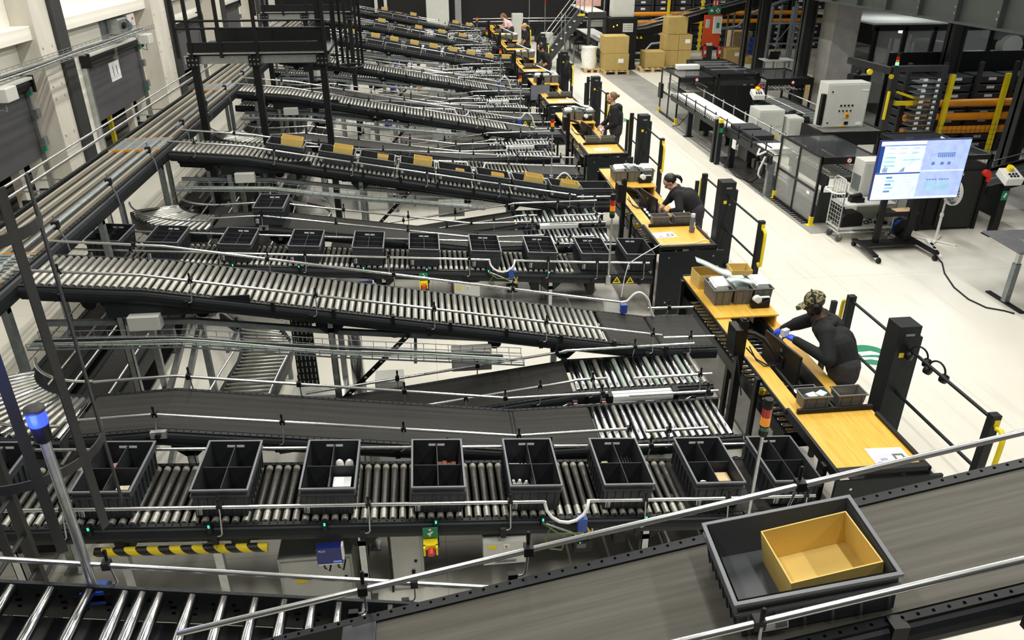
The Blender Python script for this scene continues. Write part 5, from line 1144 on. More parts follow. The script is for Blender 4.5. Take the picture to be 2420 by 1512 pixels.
# trolley
tr = thing('trolley', 'grey wire sided trolley with two shelves beside the screen stand', 'trolley', (7.2, 11.5, 0), 0, None, True)
fx0, fx1, fy0, fy1 = 6.78, 7.72, 11.36, 11.76
for z in (.22, .62): part(tr, 'shelf', MB().box(fx0, fx1, fy0, fy1, z, z+.025), 'cabinet_grey')
part(tr, 'shelf_rim', MB().tube([(fx0, fy0, .17), (fx1, fy0, .17), (fx1, fy1, .17), (fx0, fy1, .17)], .013, 8, loop=True), 'galvanised')
for x in (fx0, fx1):
    e = MB().tube([(x, fy0, .2), (x, fy0, 1.0), (x, fy0+.06, 1.06), (x, fy1-.06, 1.06), (x, fy1, 1.0), (x, fy1, .2)], .013, 8)
    for z in frange(.3, 1.0, .07): e.tube([(x, fy0, z), (x, fy1, z)], .004, 5)
    for y in frange(fy0+.08, fy1-.02, .08): e.tube([(x, y, .2), (x, y, 1.05)], .004, 5)
    part(tr, 'wire_end', e, 'galvanised')
part(tr, 'push_handle', MB().tube([(fx0, fy0, .85), (fx0-.14, fy0+.01, .85), (fx0-.18, fy0+.08, .85), (fx0-.18, fy1-.08, .85), (fx0-.14, fy1-.01, .85), (fx0, fy1, .85)], .016, 8), 'white_plastic')
for x in (fx0+.06, fx1-.06):
    for y in (fy0+.04, fy1-.04): part(tr, 'caster', MB().cyl((x, y-.018, .06), (x, y+.018, .06), .06, 16, 0).box(x-.02, x+.02, y-.03, y+.03, .08, .17, 1), ['mid_grey', 'galvanised'])
solo('black_box', MB().prism([(-.2, 0), (.2, 0), (.2, .17), (.14, .23), (-.14, .23), (-.2, .17)], -.13, .13), 'black_plastic', 'black equipment case on the lower shelf of the trolley', 'case', (7.02, 11.54, .247), .1, bevel=.01)
solo('scanner', MB().box(-.12, .12, -.06, .06, 0, .07).box(-.04, .1, -.08, -.05, -.0, .05).cyl((-.1, 0, .07), (.08, .03, .09), .05, 12), 'black_plastic', 'black hand scanner on the upper shelf of the trolley', 'scanner', (7.1, 11.54, .647), bevel=.008)
solo('cable', MB().tube([(7.36+.07*math.cos(a*1.3)+.012*a, 11.55+.09*math.sin(a*1.7), .26+.004*a) for a in frange(0, 9, .4)], .008, 6), 'black_plastic', 'tangled black cable on the lower shelf of the trolley', 'cable')
solo('adapter', MB().box(-.1, .1, -.05, .05, 0, .05), 'black_plastic', 'black adapter beside the tangled cable on the trolley', 'adapter', (7.6, 11.5, .247), 0, bevel=.008)
# screen on its wheeled stand
tv = thing('display_screen', 'large lit screen showing four dashboards on a black wheeled stand', 'screen', (7.45, 10.95, 0), 0, None, True)
X0, X1, Z0, Z1, Y = 6.95, 8.425, .87, 1.80, 10.93
tilt = Matrix.Identity(4)
part(tv, 'bezel', MB().box(X0-.012, X1+.012, Y, Y+.05, Z0-.012, Z1+.012), 'dark_blue', bevel=.004)
part(tv, 'back_cover', MB().box(X0+.2, X1-.2, Y+.05, Y+.1, Z0+.15, Z1-.15), 'black_plastic', bevel=.02)
def sx(u): return X0+(X1-X0)*u
def sz(v): return Z1-(Z1-Z0)*v
def pane(u0, u1, v0, v1, m, d, mb): mb.box(sx(u0), sx(u1), Y-.0015-d*.0006, Y-.0005, sz(v1), sz(v0), m)
mb = MB(); SM = ['screen_blue', 'screen_white', 'screen_navy', 'screen_teal', 'screen_mid']
pane(0, 1, 0, 1, 0, 0, mb)
pane(.0, .5, .0, .06, 1, 1, mb); pane(.0, .045, .08, .53, 2, 2, mb); pane(.045, .5, .075, .53, 1, 1, mb); pane(.05, .5, .07, .078, 2, 3, mb)
pane(.0, .5, .55, 1.0, 1, 1, mb); pane(.0, .5, .535, .555, 2, 3, mb); pane(.505, 1, .505, .53, 1, 1, mb); pane(.505, 1, .96, 1.0, 1, 1, mb)
for i in range(3): pane(.07, .19, .26+i*.07, .285+i*.07, 3, 3, mb)
pane(.28, .47, .31, .325, 3, 3, mb)
for i in range(3): pane(.08+.14*i, .16+.14*i, .12, .124, 4, 3, mb); pane(.08+.14*i, .16+.14*i, .2, .204, 4, 3, mb)
for i in range(5): pane(.07+i*.011, .078+i*.011, .50-.03-.015*(i % 3+1), .52, 4, 3, mb); pane(.26+i*.011, .268+i*.011, .50-.015*i, .52, 4, 3, mb)
for i in range(5): pane(.13, .20+.03*(i % 2), .60+i*.06, .63+i*.06, 3 if i % 2 else 4, 3, mb)
for i in range(9): pane(.66+i*.022, .674+i*.022, .22, .29, 4, 3, mb)
pane(.65, .86, .212, .218, 4, 3, mb); pane(.58, .65, .24, .243, 4, 3, mb); pane(.58, .582, .24, .33, 4, 3, mb)
for u in (.61, .71, .79): pane(u, u+.035, .37, .42, 4, 3, mb)
for u in (.60, .74):
    for j in range(4): pane(u+j*.03, u+.012+j*.03, .70, .86+.03*(j % 2), 3, 3, mb); pane(u+j*.03, u+.02+j*.03, .66, .68, 4, 3, mb)
for i in range(7): pane(.25, .47, .60+i*.05, .602+i*.05, 0, 3, mb)
part(tv, 'display', mb, SM, 'lit dashboard picture in pale blue and white')
part(tv, 'pole', MB().box(7.2, 7.30, 10.97, 11.03, .12, .9), 'black_metal', bevel=.008); part(tv, 'pole', MB().box(7.74, 7.84, 10.97, 11.03, .12, .9), 'black_metal', bevel=.008)
part(tv, 'tray', MB().box(7.45, 7.95, 11.03, 11.33, .55, .58).box(7.2, 7.84, 11.0, 11.04, .55, .62), 'black_metal')
part(tv, 'base', MB().box(7.0, 7.95, 10.86, 11.12, .1, .125), 'black_metal', bevel=.006)
for x, d in ((7.0, -1), (7.95, 1)):
    part(tv, 'foot', MB().bar((x, 11.2, .11), (x+.0, 10.95, .115), .09, .04).bar((x, 10.95, .115), (x+.04*d, 10.45, .10), .09, .04), 'black_metal', bevel=.006)
    for y in (10.42, 11.18): part(tv, 'caster', MB().cyl((x-.025, y, .04), (x+.025, y, .04), .04, 14).box(x-.015, x+.015, y-.02, y+.02, .05, .09), 'black_plastic')
solo('plywood_offcut', MB().box(-.16, .16, -.1, .1, 0, .012), 'wood_light', 'light wooden offcut on the tray of the screen stand', 'board', (7.75, 11.19, .582), .1)
solo('power_strip', MB().box(-.03, .03, -.25, .25, 0, .05, 0).box(-.02, .02, -.15, -.08, .05, .06, 1).box(-.02, .02, .05, .12, .05, .06, 1).box(-.02, .02, -.04, .02, .05, .06, 1), ['paper', 'black_plastic'], 'white power strip leaning on the screen stand base', 'power strip', (8.10, 10.72, .06), -.15).rotation_euler = (.25, 0, -.1)
rl = thing('cable_reel', 'blue and black cable reel standing behind the screen stand', 'cable reel', (7.95, 11.43, 0), 1.57)
RY = Matrix.Rotation(PI/2, 3, 'Y')
part(rl, 'drum', MB().cyl((-.07, 0, .19), (.07, 0, .19), .13, 22, 0), 'blue'); part(rl, 'flange', MB().lathe([(.17, -.085), (.17, -.07)], (0, 0, .19), 24, R=RY), 'black_plastic'); part(rl, 'flange', MB().lathe([(.15, .07), (.17, .075), (.17, .085), (.15, .09)], (0, 0, .19), 24, R=RY), 'tote_rim'); part(rl, 'stand', MB().tube([(-.1, -.15, .01), (-.1, 0, .2), (-.1, .15, .01)], .012, 8).tube([(.1, -.15, .01), (.1, 0, .2), (.1, .15, .01)], .012, 8), 'black_plastic')
solo('power_cable', MB().tube([(8.0, 10.5, .06), (8.0, 10.3, .012), (7.78, 9.9, .012), (7.6, 9.4, .012), (7.55, 9.0, .012), (7.62, 8.72, .012), (7.8, 8.60, .012), (7.88, 8.5, .012)], .011, 7), 'black_plastic', 'black power cable looping across the floor from screen stand to desk', 'cable')
# fan
fn = thing('pedestal_fan', 'white pedestal fan turned away from the screen', 'fan', (8.46, 11.2, 0))
part(fn, 'pole', MB().tube([(0, 0, .03), (0, 0, .45)], .022, 12).tube([(0, 0, .45), (0, 0, .5)], .03, 12).tube([(0, 0, .5), (.0, 0, .78)], .016, 12), 'white_plastic')
for a in (.75, .75+PI/2, .75+PI, .75-PI/2): part(fn, 'foot', MB().bar((0, 0, .02), (.33*math.cos(a), .33*math.sin(a), .015), .045, .025), 'white_plastic', bevel=.006)
RF = Matrix.Rotation(PI/2, 3, 'Y')
part(fn, 'motor', MB().lathe([(.04, -.09), (.065, -.07), (.07, .03), (.05, .06)], (-.02, 0, .86), 18, R=RF), 'white_plastic')
cg = MB()
for i in range(26):
    a = 2*PI*i/26; cg.tube([(.05+.06*math.sin(PI*q/6), .21*math.cos(a)*(1-abs(q-3)/3)**.5 if q not in (0, 6) else .04*math.cos(a), .86+(.21*math.sin(a)*(1-abs(q-3)/3)**.5 if q not in (0, 6) else .04*math.sin(a))) for q in (0, 1)], .002, 4)
for r_, xx in ((.21, .09), (.21, .07), (.21, .11), (.15, .05), (.1, .045), (.15, .13), (.1, .135)): cg.tube([(xx, r_*math.cos(2*PI*i/26), .86+r_*math.sin(2*PI*i/26)) for i in range(26)], .004 if r_ < .2 else .007, 6, loop=True)
for i in range(26):
    a = 2*PI*i/26
    for x0_, x1_ in ((.04, .07), (.14, .11)): cg.tube([(x0_, .03*math.cos(a), .86+.03*math.sin(a)), (x1_, .21*math.cos(a), .86+.21*math.sin(a))], .0022, 4)
part(fn, 'guard', cg, 'white_plastic')
bl_ = MB()
for i in range(3):
    a = 2*PI*i/3; R_ = Matrix.Rotation(a, 3, 'X'); bl_.add([Vector((.09, 0, .86)) + R_ @ Vector(p) for p in ((0, -.03, .03), (.02, -.08, .12), (.015, -.04, .18), (-.02, .06, .17), (-.015, .03, .05))], [(0, 1, 2, 3, 4)])
part(fn, 'blade', bl_, 'white_plastic')
# desk at the right edge with laptop and bin
dk = thing('standing_desk', 'dark topped standing desk at the right edge of the aisle', 'desk', (8.3, 8.9, 0), 0, None, True)
part(dk, 'top', MB().prism([(7.66, 9.25), (7.60, 8.42), (9.2, 8.3), (9.2, 9.2)], .92, .945, 0, 'z'), 'mid_grey', bevel=.004)
part(dk, 'leg', MB().box(7.96, 8.04, 8.82, 8.90, 0, .6), 'dull_zinc', bevel=.004); part(dk, 'leg_sleeve', MB().box(7.97, 8.03, 8.83, 8.89, .6, .92), 'galvanised'); part(dk, 'foot', MB().box(7.96, 8.04, 8.5, 9.22, 0, .025), 'black_metal', bevel=.005); part(dk, 'leg', MB().box(9.0, 9.08, 8.82, 8.9, 0, .92), 'dull_zinc')
solo('notebook', MB().box(-.16, .16, -.11, .11, 0, .018), 'dull_zinc', 'closed silver notebook computer lying on the dark desk', 'notebook', (8.05, 8.72, .946), -.15, bevel=.004)
solo('bag', MB().ball((0, 0, .08), (.16, .12, .1)), 'dark_blue', 'dark blue bag on the dark desk at the frame edge', 'bag', (8.35, 8.95, .966))
solo('desk_cable', MB().tube([(8.25, 8.5, .91), (8.2, 8.45, .6), (8.12, 8.48, .45), (8.1, 8.5, .42)], .006, 6), 'black_plastic', 'thin cable hanging from the dark desk toward the bin', 'cable')
w = thing('waste_bin', 'grey transparent bag bin on the floor under the dark desk', 'bin', (8.1, 8.3, 0))
part(w, 'bucket', MB().lathe([(.13, 0), (.165, .36), (.15, .36), (.12, .02)], n=24), 'bin_dark'); part(w, 'liner', MB().lathe([(.172, .29), (.177, .37), (.155, .375), (.12, .25)], n=24), 'bin_grey'); part(w, 'base', MB().lathe([(.15, 0), (.15, .04), (.13, .05)], n=24), 'black_plastic')
# mezzanine: edge beam, columns
mz = MB().box(8.95, 9.05, 8, 30, 3.32, 3.95, 0).box(8.86, 9.15, 8, 30, 3.30, 3.335, 0).box(8.86, 9.15, 8, 30, 3.95, 3.98, 0)
for y in frange(8.5, 29.5, 1.05):
    mz.box(8.86, 8.95, y-.015, y+.015, 3.33, 3.95, 0)
    for z in (3.45, 3.55): mz.cyl((8.95, y+.12, z), (8.93, y+.12, z), .018, 8, 1)
mz.box(8.9, 9.0, 8, 30, 4.05, 4.4, 0)
struct('mezzanine_beam', mz, ['steel_green', 'galvanised'])
struct('mezzanine_floor', MB().box(9.05, 20.5, 8, 30, 3.9, 4.0), 'steel_dark')
struct('column_7', MB().box(10.55, 11.25, 19.75, 20.45, 0, 8.9), 'concrete', bevel=.02)
for i, (x, y, w_) in enumerate(((10.15, 20.4, .3), (11.45, 26.2, .3), (11.05, 26.6, .12), (12.3, 17.4, .32), (12.9, 14.6, .3), (11.5, 13.8, .28))): struct(f'column_{8+i}', MB().box(x-w_/2, x+w_/2, y-.03, y+.03, 0, 3.9).box(x-w_/2, x-w_/2+.03, y-.15, y+.15, 0, 3.9).box(x+w_/2-.03, x+w_/2, y-.15, y+.15, 0, 3.9), 'steel_dark')
# ---------------------------------------------------------------- people
def frame_of(f):
    f = Vector(f).normalized(); lat = Vector((0, 0, 1)).cross(f).normalized(); return f, lat, f.cross(lat)
def person(label, J, f, head_pitch, top, sleeves, hairm, skin, hair, build=1., glove=None, hood=False, cap=False, muffs=False, beard=None, bulk=1., trousers='dark_trousers', res=.011):
    base = ((J['fl'][0]+J['fr'][0])/2, (J['fl'][1]+J['fr'][1])/2, 0)
    root = thing('person', label, 'person', base, 0, 'people at the packing benches', True)
    V = {k: Vector(v) for k, v in J.items()}
    fx, lat, up = frame_of((f[0], f[1], 0)); zz = Vector((0, 0, 1))
    hf = (fx*math.cos(head_pitch) - zz*math.sin(head_pitch)).normalized(); hu = lat.cross(hf).normalized()*-1
    if hu.z < 0: hu = -hu
    # lateral pointing to the person's left
    h = V['head']; prim = []
    def cap_(a, b2, r1, r2, tag): prim.append((Vector(a), Vector(b2), r1, r2, tag))
    b = build; w = bulk
    sl, sr = V['neck']-zz*.05*b+lat*.175*b-fx*.01, V['neck']-zz*.05*b-lat*.175*b-fx*.01
    pl, pr = V['hip']+lat*.085, V['hip']-lat*.085
    for s in (-1, 1):
        cap_(V['hip']+lat*.07*s-zz*.02, V['hip']+lat*.08*s+zz*.08, .118*w, .115*w, 'trousers')
        cap_(V['hip']+lat*.06*s+zz*.07, V['chest']+lat*.085*s, .122*w, .118*w, 'top')
        cap_(V['chest']+lat*.08*s, V['neck']-zz*.08+lat*.11*s, .112*w, .082*w, 'top')
    cap_(V['hip']+zz*.02, V['chest'], .13*w, .138*w, 'top')
    cap_(V['neck']-zz*.09, V['neck']-zz*.04, .10*b, .075, 'top')
    cap_(V['neck']-zz*.06, h-hu*.06-hf*.015, .058, .052, 'skin')
    for s, sh, el, ha in ((1, sl, 'el', 'hl'), (-1, sr, 'er', 'hr')):
        cap_(sh, V[el], .066*w, .056*w, 'top')
        cap_(V['neck']-zz*.07, sh, .075*w, .068*w, 'top')
        d = (V[ha]-V[el]).normalized(); wr = V[ha]-d*.085
        cap_(V[el], wr, .052*w, .036*w, 'top' if sleeves else 'skin')
        if not sleeves:
            mid = sh.lerp(V[el], .7); cap_(mid, V[el], .047, .045, 'skin')
    for s, p_, kn, ft in ((1, pl, 'kl', 'fl'), (-1, pr, 'kr', 'fr')):
        ank = V[ft]+zz*.09
        cap_(p_-zz*.03, V[kn], .092*w, .064, 'trousers'); cap_(V[kn], ank, .062, .045, 'trousers')
        cap_(V[ft]+zz*.045-fx*.05, V[ft]+zz*.035+fx*.13, .044, .035, 'shoe')
    # skull, jaw, nose, ears
    cap_(h+hu*.035-hf*.028, h+hu*.032+hf*.008, .082, .080, 'skin'); cap_(h-hu*.02+hf*.01, h-hu*.055+hf*.03, .064, .05, 'skin')
    cap_(h-hu*.085+hf*.055-lat*.008, h-hu*.085+hf*.055+lat*.008, .026, .026, 'skin'); cap_(h-hu*.04+hf*.045-lat*.03, h-hu*.04+hf*.045+lat*.03, .034, .034, 'skin')
    cap_(h+hu*.018+hf*.082, h-hu*.022+hf*.103, .009, .014, 'skin'); cap_(h+hu*.032+hf*.07-lat*.03, h+hu*.032+hf*.07+lat*.03, .017, .017, 'skin')
    cap_(h-hu*.052+hf*.083-lat*.014, h-hu*.052+hf*.083+lat*.014, .0095, .0095, 'lips')
    for s in (-1, 1): cap_(h+lat*.078*s+hu*.015-hf*.012, h+lat*.078*s-hu*.018-hf*.005, .014, .010, 'skin')
    mb = MB()
    for a, b2, r1, r2, t in prim:
        k = 4
        d = (b2-a); L = d.length
        if L < 1e-4: mb.ball(a, r1); continue
        d.normalize(); pts = []; rs = []
        for i in range(k+1):
            t_ = -PI/2+PI/2*i/k*.999; pts.append(a+d*(r1*math.sin(t_))); rs.append(max(.0015, r1*math.cos(t_)))
        for i in range(k+1):
            t_ = PI/2*i/k*.999; pts.append(b2+d*(r2*math.sin(t_))); rs.append(max(.0015, r2*math.cos(t_)))
        mb.tube(pts, rs, 14)
    me = mb.mesh('body', ['skin_fair'], base)
    tmp = bpy.data.objects.new('body', me); C.objects.link(tmp)
    md = tmp.modifiers.new('r', 'REMESH'); md.mode = 'VOXEL'; md.voxel_size = res
    sm = tmp.modifiers.new('s', 'SMOOTH'); sm.iterations = 2; sm.factor = .5
    bpy.context.view_layer.update()
    body = bpy.data.meshes.new_from_object(tmp.evaluated_get(bpy.context.evaluated_depsgraph_get())); bpy.data.objects.remove(tmp)
    names = {'skin': skin, 'lips': 'lips' if skin == 'skin_fair' else skin, 'top': top, 'trousers': trousers, 'shoe': 'black_plastic'}
    order = list(names); mats = [names[k] for k in order] + ['eye', 'pupil', glove or skin]
    bm = bmesh.new(); bm.from_mesh(body); off = Vector(base)
    tagp = [(a, b2, r1, r2, order.index(t)) for a, b2, r1, r2, t in prim]
    for fc in bm.faces:
        p = fc.calc_center_median()+off; best = 9; bi = 0
        for a, b2, r1, r2, ti in tagp:
            d = b2-a; u = max(0, min(1, (p-a).dot(d)/max(1e-9, d.length_squared))); q = (p-(a+d*u)).length-(r1+(r2-r1)*u)
            if q < best: best = q; bi = ti
        fc.material_index = bi; fc.smooth = True
    # eyes and hands: palm, four bent fingers of unequal length, thumb from the side of the palm
    ex = MB()
    for s in (-1, 1):
        ex.ball(h+hf*.079+lat*.030*s+hu*.012, .0115, 5, 10, 6); ex.ball(h+hf*.0875+lat*.030*s+hu*.011, .0055, 6, 8, 5)
    for s, el, ha in ((1, 'el', 'hl'), (-1, 'er', 'hr')):
        d = (V[ha]-V[el]).normalized(); side = d.cross(zz).normalized()*(-s); nrm = side.cross(d)
        if nrm.z > 0: nrm = -nrm
        w0 = V[ha]-d*.09
        rg = []
        gs_ = 1.22 if glove else 1.
        for u, wd, th in [(u_, a_*gs_, t_*gs_) for u_, a_, t_ in ((0, .029, .025), (.03, .036, .021), (.07, .042, .018), (.095, .038, .014))]:
            c_ = w0+d*u; rg.append([c_+side*wd*math.cos(t)+nrm*th*math.sin(t) for t in [2*PI*i/12 for i in range(12)]])
        ex.rings(rg, 7)
        for i, (o_, L) in enumerate(((-.030, .062), (-.010, .075), (.010, .070), (.028, .055))):
            r0 = w0+d*.088+side*o_
            ex.tube([r0, r0+d*L*.45+nrm*.012, r0+d*L*.8+nrm*.035, r0+d*L*.85+nrm*.055], [.0095*gs_, .009*gs_, .008*gs_, .006*gs_], 8, 7)
        t0 = w0+d*.03-side*.034
        ex.tube([t0, t0+d*.03-side*.022+nrm*.012, t0+d*.055-side*.018+nrm*.035], [.012*gs_, .0105*gs_, .008*gs_], 8, 7)
    o0 = len(bm.verts); vs = [bm.verts.new(Vector(v)-off) for v in ex.v]
    for fc, m_, sm_ in zip(ex.f, ex.m, ex.s):
        try: q = bm.faces.new([vs[i] for i in fc]); q.material_index = m_; q.smooth = True
        except ValueError: pass
    bm.to_mesh(body); bm.free(); mi = [q.material_index for q in body.polygons]; body.materials.clear()
    for k in mats: body.materials.append(M[k])
    body.polygons.foreach_set('material_index', mi)
    part(root, 'body', body, [])
    R3 = Matrix((hf, lat, hu)).transposed()
    def loc(x, y, z): return h+hf*x+lat*y+hu*z
    # hair
    if hair and not cap:
        hb = MB(); rg = []
        for i in range(9):
            t = i/8; rg.append([loc(-.028+.099*math.sin(tt)*math.cos(q)*(1 if math.cos(q) < 0 else .9), .089*math.sin(tt)*math.sin(q), .038+.096*math.cos(tt)) for q, tt in [(2*PI*j/18, t*PI*(.74-.36*max(0, math.cos(2*PI*j/18)+.25)/1.25)) for j in range(18)]])
        rg[0] = [loc(-.028+.004*math.cos(2*PI*j/18), .004*math.sin(2*PI*j/18), .1325) for j in range(18)]
        hb.rings(rg)
        if hair == 'bun': hb.ball(loc(-.135, 0, .035), (.036, .036, .036)); hb.ball(loc(-.11, 0, .04), .028)
        if hair == 'tail': q0 = loc(-.115, 0, .035); hb.tube([q0, q0-fx*.035-zz*.005, q0-fx*.075-zz*.02, q0-fx*.105-zz*.06, q0-fx*.11-zz*.11], [.018, .026, .027, .02, .006], 10)
        if hair == 'long': hb.tube([loc(-.06, 0, .06), loc(-.10, 0, -.02), loc(-.12, 0, -.12), loc(-.11, 0, -.22)], [.07, .075, .07, .03], 12)
        part(root, 'hair', hb, hairm)
    if beard:
        part(root, 'beard', MB().ball(loc(.05, 0, -.082), (.042, .045, .034)), beard)
    if cap:
        rg = []
        for i in range(8):
            t = PI*.52*i/7; rg.append([loc(-.016+.104*math.sin(t)*math.cos(q), .092*math.sin(t)*math.sin(q), .052+.088*math.cos(t)) for q in [2*PI*j/20 for j in range(20)]])
        rg[0] = [loc(-.016+.003*math.cos(2*PI*j/20), .003*math.sin(2*PI*j/20), .141) for j in range(20)]
        cpm = MB().rings(rg)
        br = []
        for i in range(6):
            u = i/5; x = .07+.105*u; wdt = .075*(1-u**3*.45); z = .045-.018*u
            br.append([loc(x, -wdt, z-.018), loc(x, 0, z), loc(x, wdt, z-.018), loc(x, wdt, z-.023), loc(x, 0, z-.006), loc(x, -wdt, z-.023)])
        cpm.rings(br)
        part(root, 'cap', cpm, 'camouflage', 'camouflage patterned peaked cap')
    if muffs:
        mf = MB()
        for s in (-1, 1): mf.rings([[loc(-.005+r_*math.cos(q), s*(.078+t), -.008+r_*1.25*math.sin(q)) for q in [2*PI*j/16 for j in range(16)]] for r_, t in ((.036, 0), (.046, .006), (.046, .036), (.028, .05))])
        mf.tube([loc(-.012, .105*math.cos(a), .02+.128*math.sin(a)) for a in [PI*i/14 for i in range(15)]], .009, 8)
        part(root, 'ear_defenders', mf, 'black_plastic')
    if hood:
        hd = MB(); n = V['neck']
        hd.rings([[n-zz*.02+(-fx*.085*math.cos(q)*1.15+lat*.115*math.sin(q))*(1.0+.0)+zz*(.03*math.cos(q))+Vector((0, 0, .034*math.sin(p)))+(-fx*math.cos(q)+lat*math.sin(q))*(.040*math.cos(p)) for p in [2*PI*k/8 for k in range(8)]] for q in [-2.2+4.4*i/16 for i in range(17)]])
        hd.ball(n-fx*.10-zz*.035, (.08, .115, .07)); hd.ball(n-fx*.125-zz*.10, (.055, .095, .075)); part(root, 'hood', hd, top)
    bd = MB()
    c_ = V['chest']+fx*.128*b+lat*.075+zz*.03
    for i in range(2): bd.cbox(c_+lat*(.012-.024*i), (.004, .012, .03-.008*i), 0, Matrix((fx, lat, zz)).transposed())
    part(root, 'chest_print', bd, 'paper', 'small white print on the chest')
    return root
def stand(x, y, d=.1): return dict(kl=(x-.03, y-d, .5), kr=(x-.03, y+d, .5), fl=(x, y-d, 0), fr=(x, y+d, 0))
p1 = person('man in black hoodie, camouflage cap and ear defenders leaning over the nearest bench', dict(hip=(3.91, 5.99, .88), chest=(3.86, 6.08, 1.12), neck=(3.78, 6.25, 1.29), head=(3.70, 6.345, 1.415), el=(3.68, 5.88, 1.05), hl=(3.47, 6.29, 1.10), er=(3.64, 6.50, 1.12), hr=(3.49, 6.60, .99), kl=(3.93, 5.9, .46), kr=(3.95, 6.12, .46), fl=(3.97, 5.88, 0), fr=(4.0, 6.18, 0)),
       (-1, .35), .42, 'black_cloth', True, 'hair_black', 'skin_dark', None, 1.06, 'glove_blue', True, True, True, 'hair_black', bulk=1.22, res=.009)
p2 = person('woman with low dark ponytail in black sweater bending over the second bench', dict(hip=(3.97, 10.55, .90), chest=(3.86, 10.62, 1.13), neck=(3.72, 10.76, 1.23), head=(3.63, 10.84, 1.30), el=(3.68, 10.42, 1.0), hl=(3.57, 10.66, .91), er=(3.66, 10.88, 1.02), hr=(3.52, 10.86, .90), **stand(4.02, 10.5)),
       (-1, .25), .75, 'black_cloth', True, 'hair_black', 'skin_fair', 'tail', .95, bulk=1.05)
p3 = person('man with blond hair bun and beard standing upright in black hoodie at the third bench', dict(hip=(4.0, 15.8, .95), chest=(3.99, 15.82, 1.25), neck=(3.95, 15.86, 1.44), head=(3.90, 15.9, 1.58), el=(3.93, 15.58, 1.13), hl=(3.70, 15.72, .97), er=(3.92, 16.08, 1.13), hr=(3.68, 15.98, .97), **stand(4.0, 15.8)),
       (-1, .15), .12, 'black_cloth', True, 'hair_brown', 'skin_fair', 'bun', 1.05, None, True, beard='hair_brown', bulk=1.12)
p4 = person('person with dark hair and headset in black T-shirt at the fifth bench', dict(hip=(3.95, 24.7, .93), chest=(3.88, 24.72, 1.20), neck=(3.78, 24.68, 1.36), head=(3.70, 24.66, 1.48), el=(3.92, 24.45, 1.06), hl=(3.72, 24.55, .92), er=(3.85, 24.92, 1.08), hr=(3.66, 24.85, .92), **stand(3.98, 24.7)),
       (-1, .2), .3, 'black_cloth', False, 'hair_black', 'skin_fair', 'short', 1., None, False, False, True)
p5 = person('woman with blonde ponytail in black T-shirt near the sixth bench', dict(hip=(3.98, 30.1, .93), chest=(3.96, 30.1, 1.2), neck=(3.93, 30.14, 1.38), head=(3.88, 30.17, 1.51), el=(3.94, 29.88, 1.1), hl=(3.78, 29.98, .93), er=(3.94, 30.32, 1.1), hr=(3.76, 30.3, .93), **stand(3.98, 30.1)),
       (-1, 0), .15, 'black_cloth', False, 'hair_blond', 'skin_fair', 'tail', .95)
p6 = person('woman with long brown hair in pale pink top leaning over the last bench', dict(hip=(3.90, 34.4, .95), chest=(3.80, 34.5, 1.2), neck=(3.66, 34.66, 1.36), head=(3.56, 34.78, 1.46), el=(3.66, 34.35, 1.1), hl=(3.4, 34.6, 1.0), er=(3.6, 34.85, 1.1), hr=(3.36, 34.85, 1.0), **stand(3.95, 34.4)),
       (-1, .2), .4, 'pink_cloth', True, 'hair_brown', 'skin_fair', 'long', .95)
solo('pack', bx(.075, .045, .07), 'paper', "small white pack held up in the camouflage cap worker's blue glove", 'pack', (3.43, 6.31, 1.10), .4)
# ---------------------------------------------------------------- far end of the hall and the storage side
def closed_box(name, label, x0, x1, y0, y1, z0, z1, m='carton_shaded', tape=True, sheet=None, group=None, cat='box'):
    t = thing(name, label, cat, ((x0+x1)/2, (y0+y1)/2, z0), 0, group, True)
    part(t, 'body', MB().box(x0, x1, y0, y1, z0, z1), m, bevel=.008)
    if tape: part(t, 'flap_seam', MB().box((x0+x1)/2-.03, (x0+x1)/2+.03, y0-.001, y1, z1, z1+.002).box((x0+x1)/2-.004, (x0+x1)/2+.004, y0-.002, y0, z0, z1), 'carton_dark')
    if sheet: part(t, 'label_sheet', MB().box(sheet[0]-.1, sheet[0]+.1, y0-.006, y0-.001, sheet[1]-.07, sheet[1]+.07), 'paper')
    return t
def pallet(label, x0, x1, y0, y1):
    t = thing('pallet', label, 'pallet', ((x0+x1)/2, (y0+y1)/2, 0), 0, 'wooden pallets', True)
    mb = MB()
    for i in range(5): a = x0+(x1-x0-.1)*i/4; mb.box(a, a+.1, y0, y1, .115, .138)
    part(t, 'deck', mb, 'pallet'); mb = MB()
    for x in (x0, (x0+x1)/2-.05, x1-.1): mb.box(x, x+.1, y0, y1, 0, .02)
    part(t, 'bottom_board', mb, 'pallet')
    for y in (y0, (y0+y1)/2-.06, y1-.12):
        mb = MB()
        for x in (x0, (x0+x1)/2-.05, x1-.1): mb.box(x, x+.1, y, y+.12, .02, .095)
        mb.box(x0, x1, y, y+.12, .095, .115); part(t, 'block_row', mb, 'pallet')
    return t
pallet('wooden pallet under the two big boxes beside the white wrapped sack', 6.62, 7.58, 28.45, 29.35)
closed_box('box', 'lower big brown box with white sheet on the pallet beside the white sack', 6.64, 7.55, 28.5, 29.3, .14, .73, sheet=(7.25, .48))
closed_box('box', 'upper big brown box stacked beside the white wrapped sack', 6.62, 7.52, 28.52, 29.32, .735, 1.32, sheet=None)
pallet('low pallet under the white wrapped sack', 6.02, 6.6, 29.0, 29.7)
sk = []
for i in range(9):
    z = .14+.74*i/8; sk.append([(6.24+(.28+.025*math.sin(3*q+i)+(.03 if i == 8 else 0))*math.cos(q), 29.35+(.30+.025*math.cos(4*q+i*1.7))*math.sin(q), z) for q in [2*PI*j/20 for j in range(20)]])
solo('sack', MB().rings(sk), 'film', 'tall white plastic wrapped sack beside the two stacked boxes', 'sack', (6.24, 29.35, .13), world=True)
pallet('wooden pallet holding one box in front of the dark ramp', 8.10, 9.08, 28.85, 30.0)
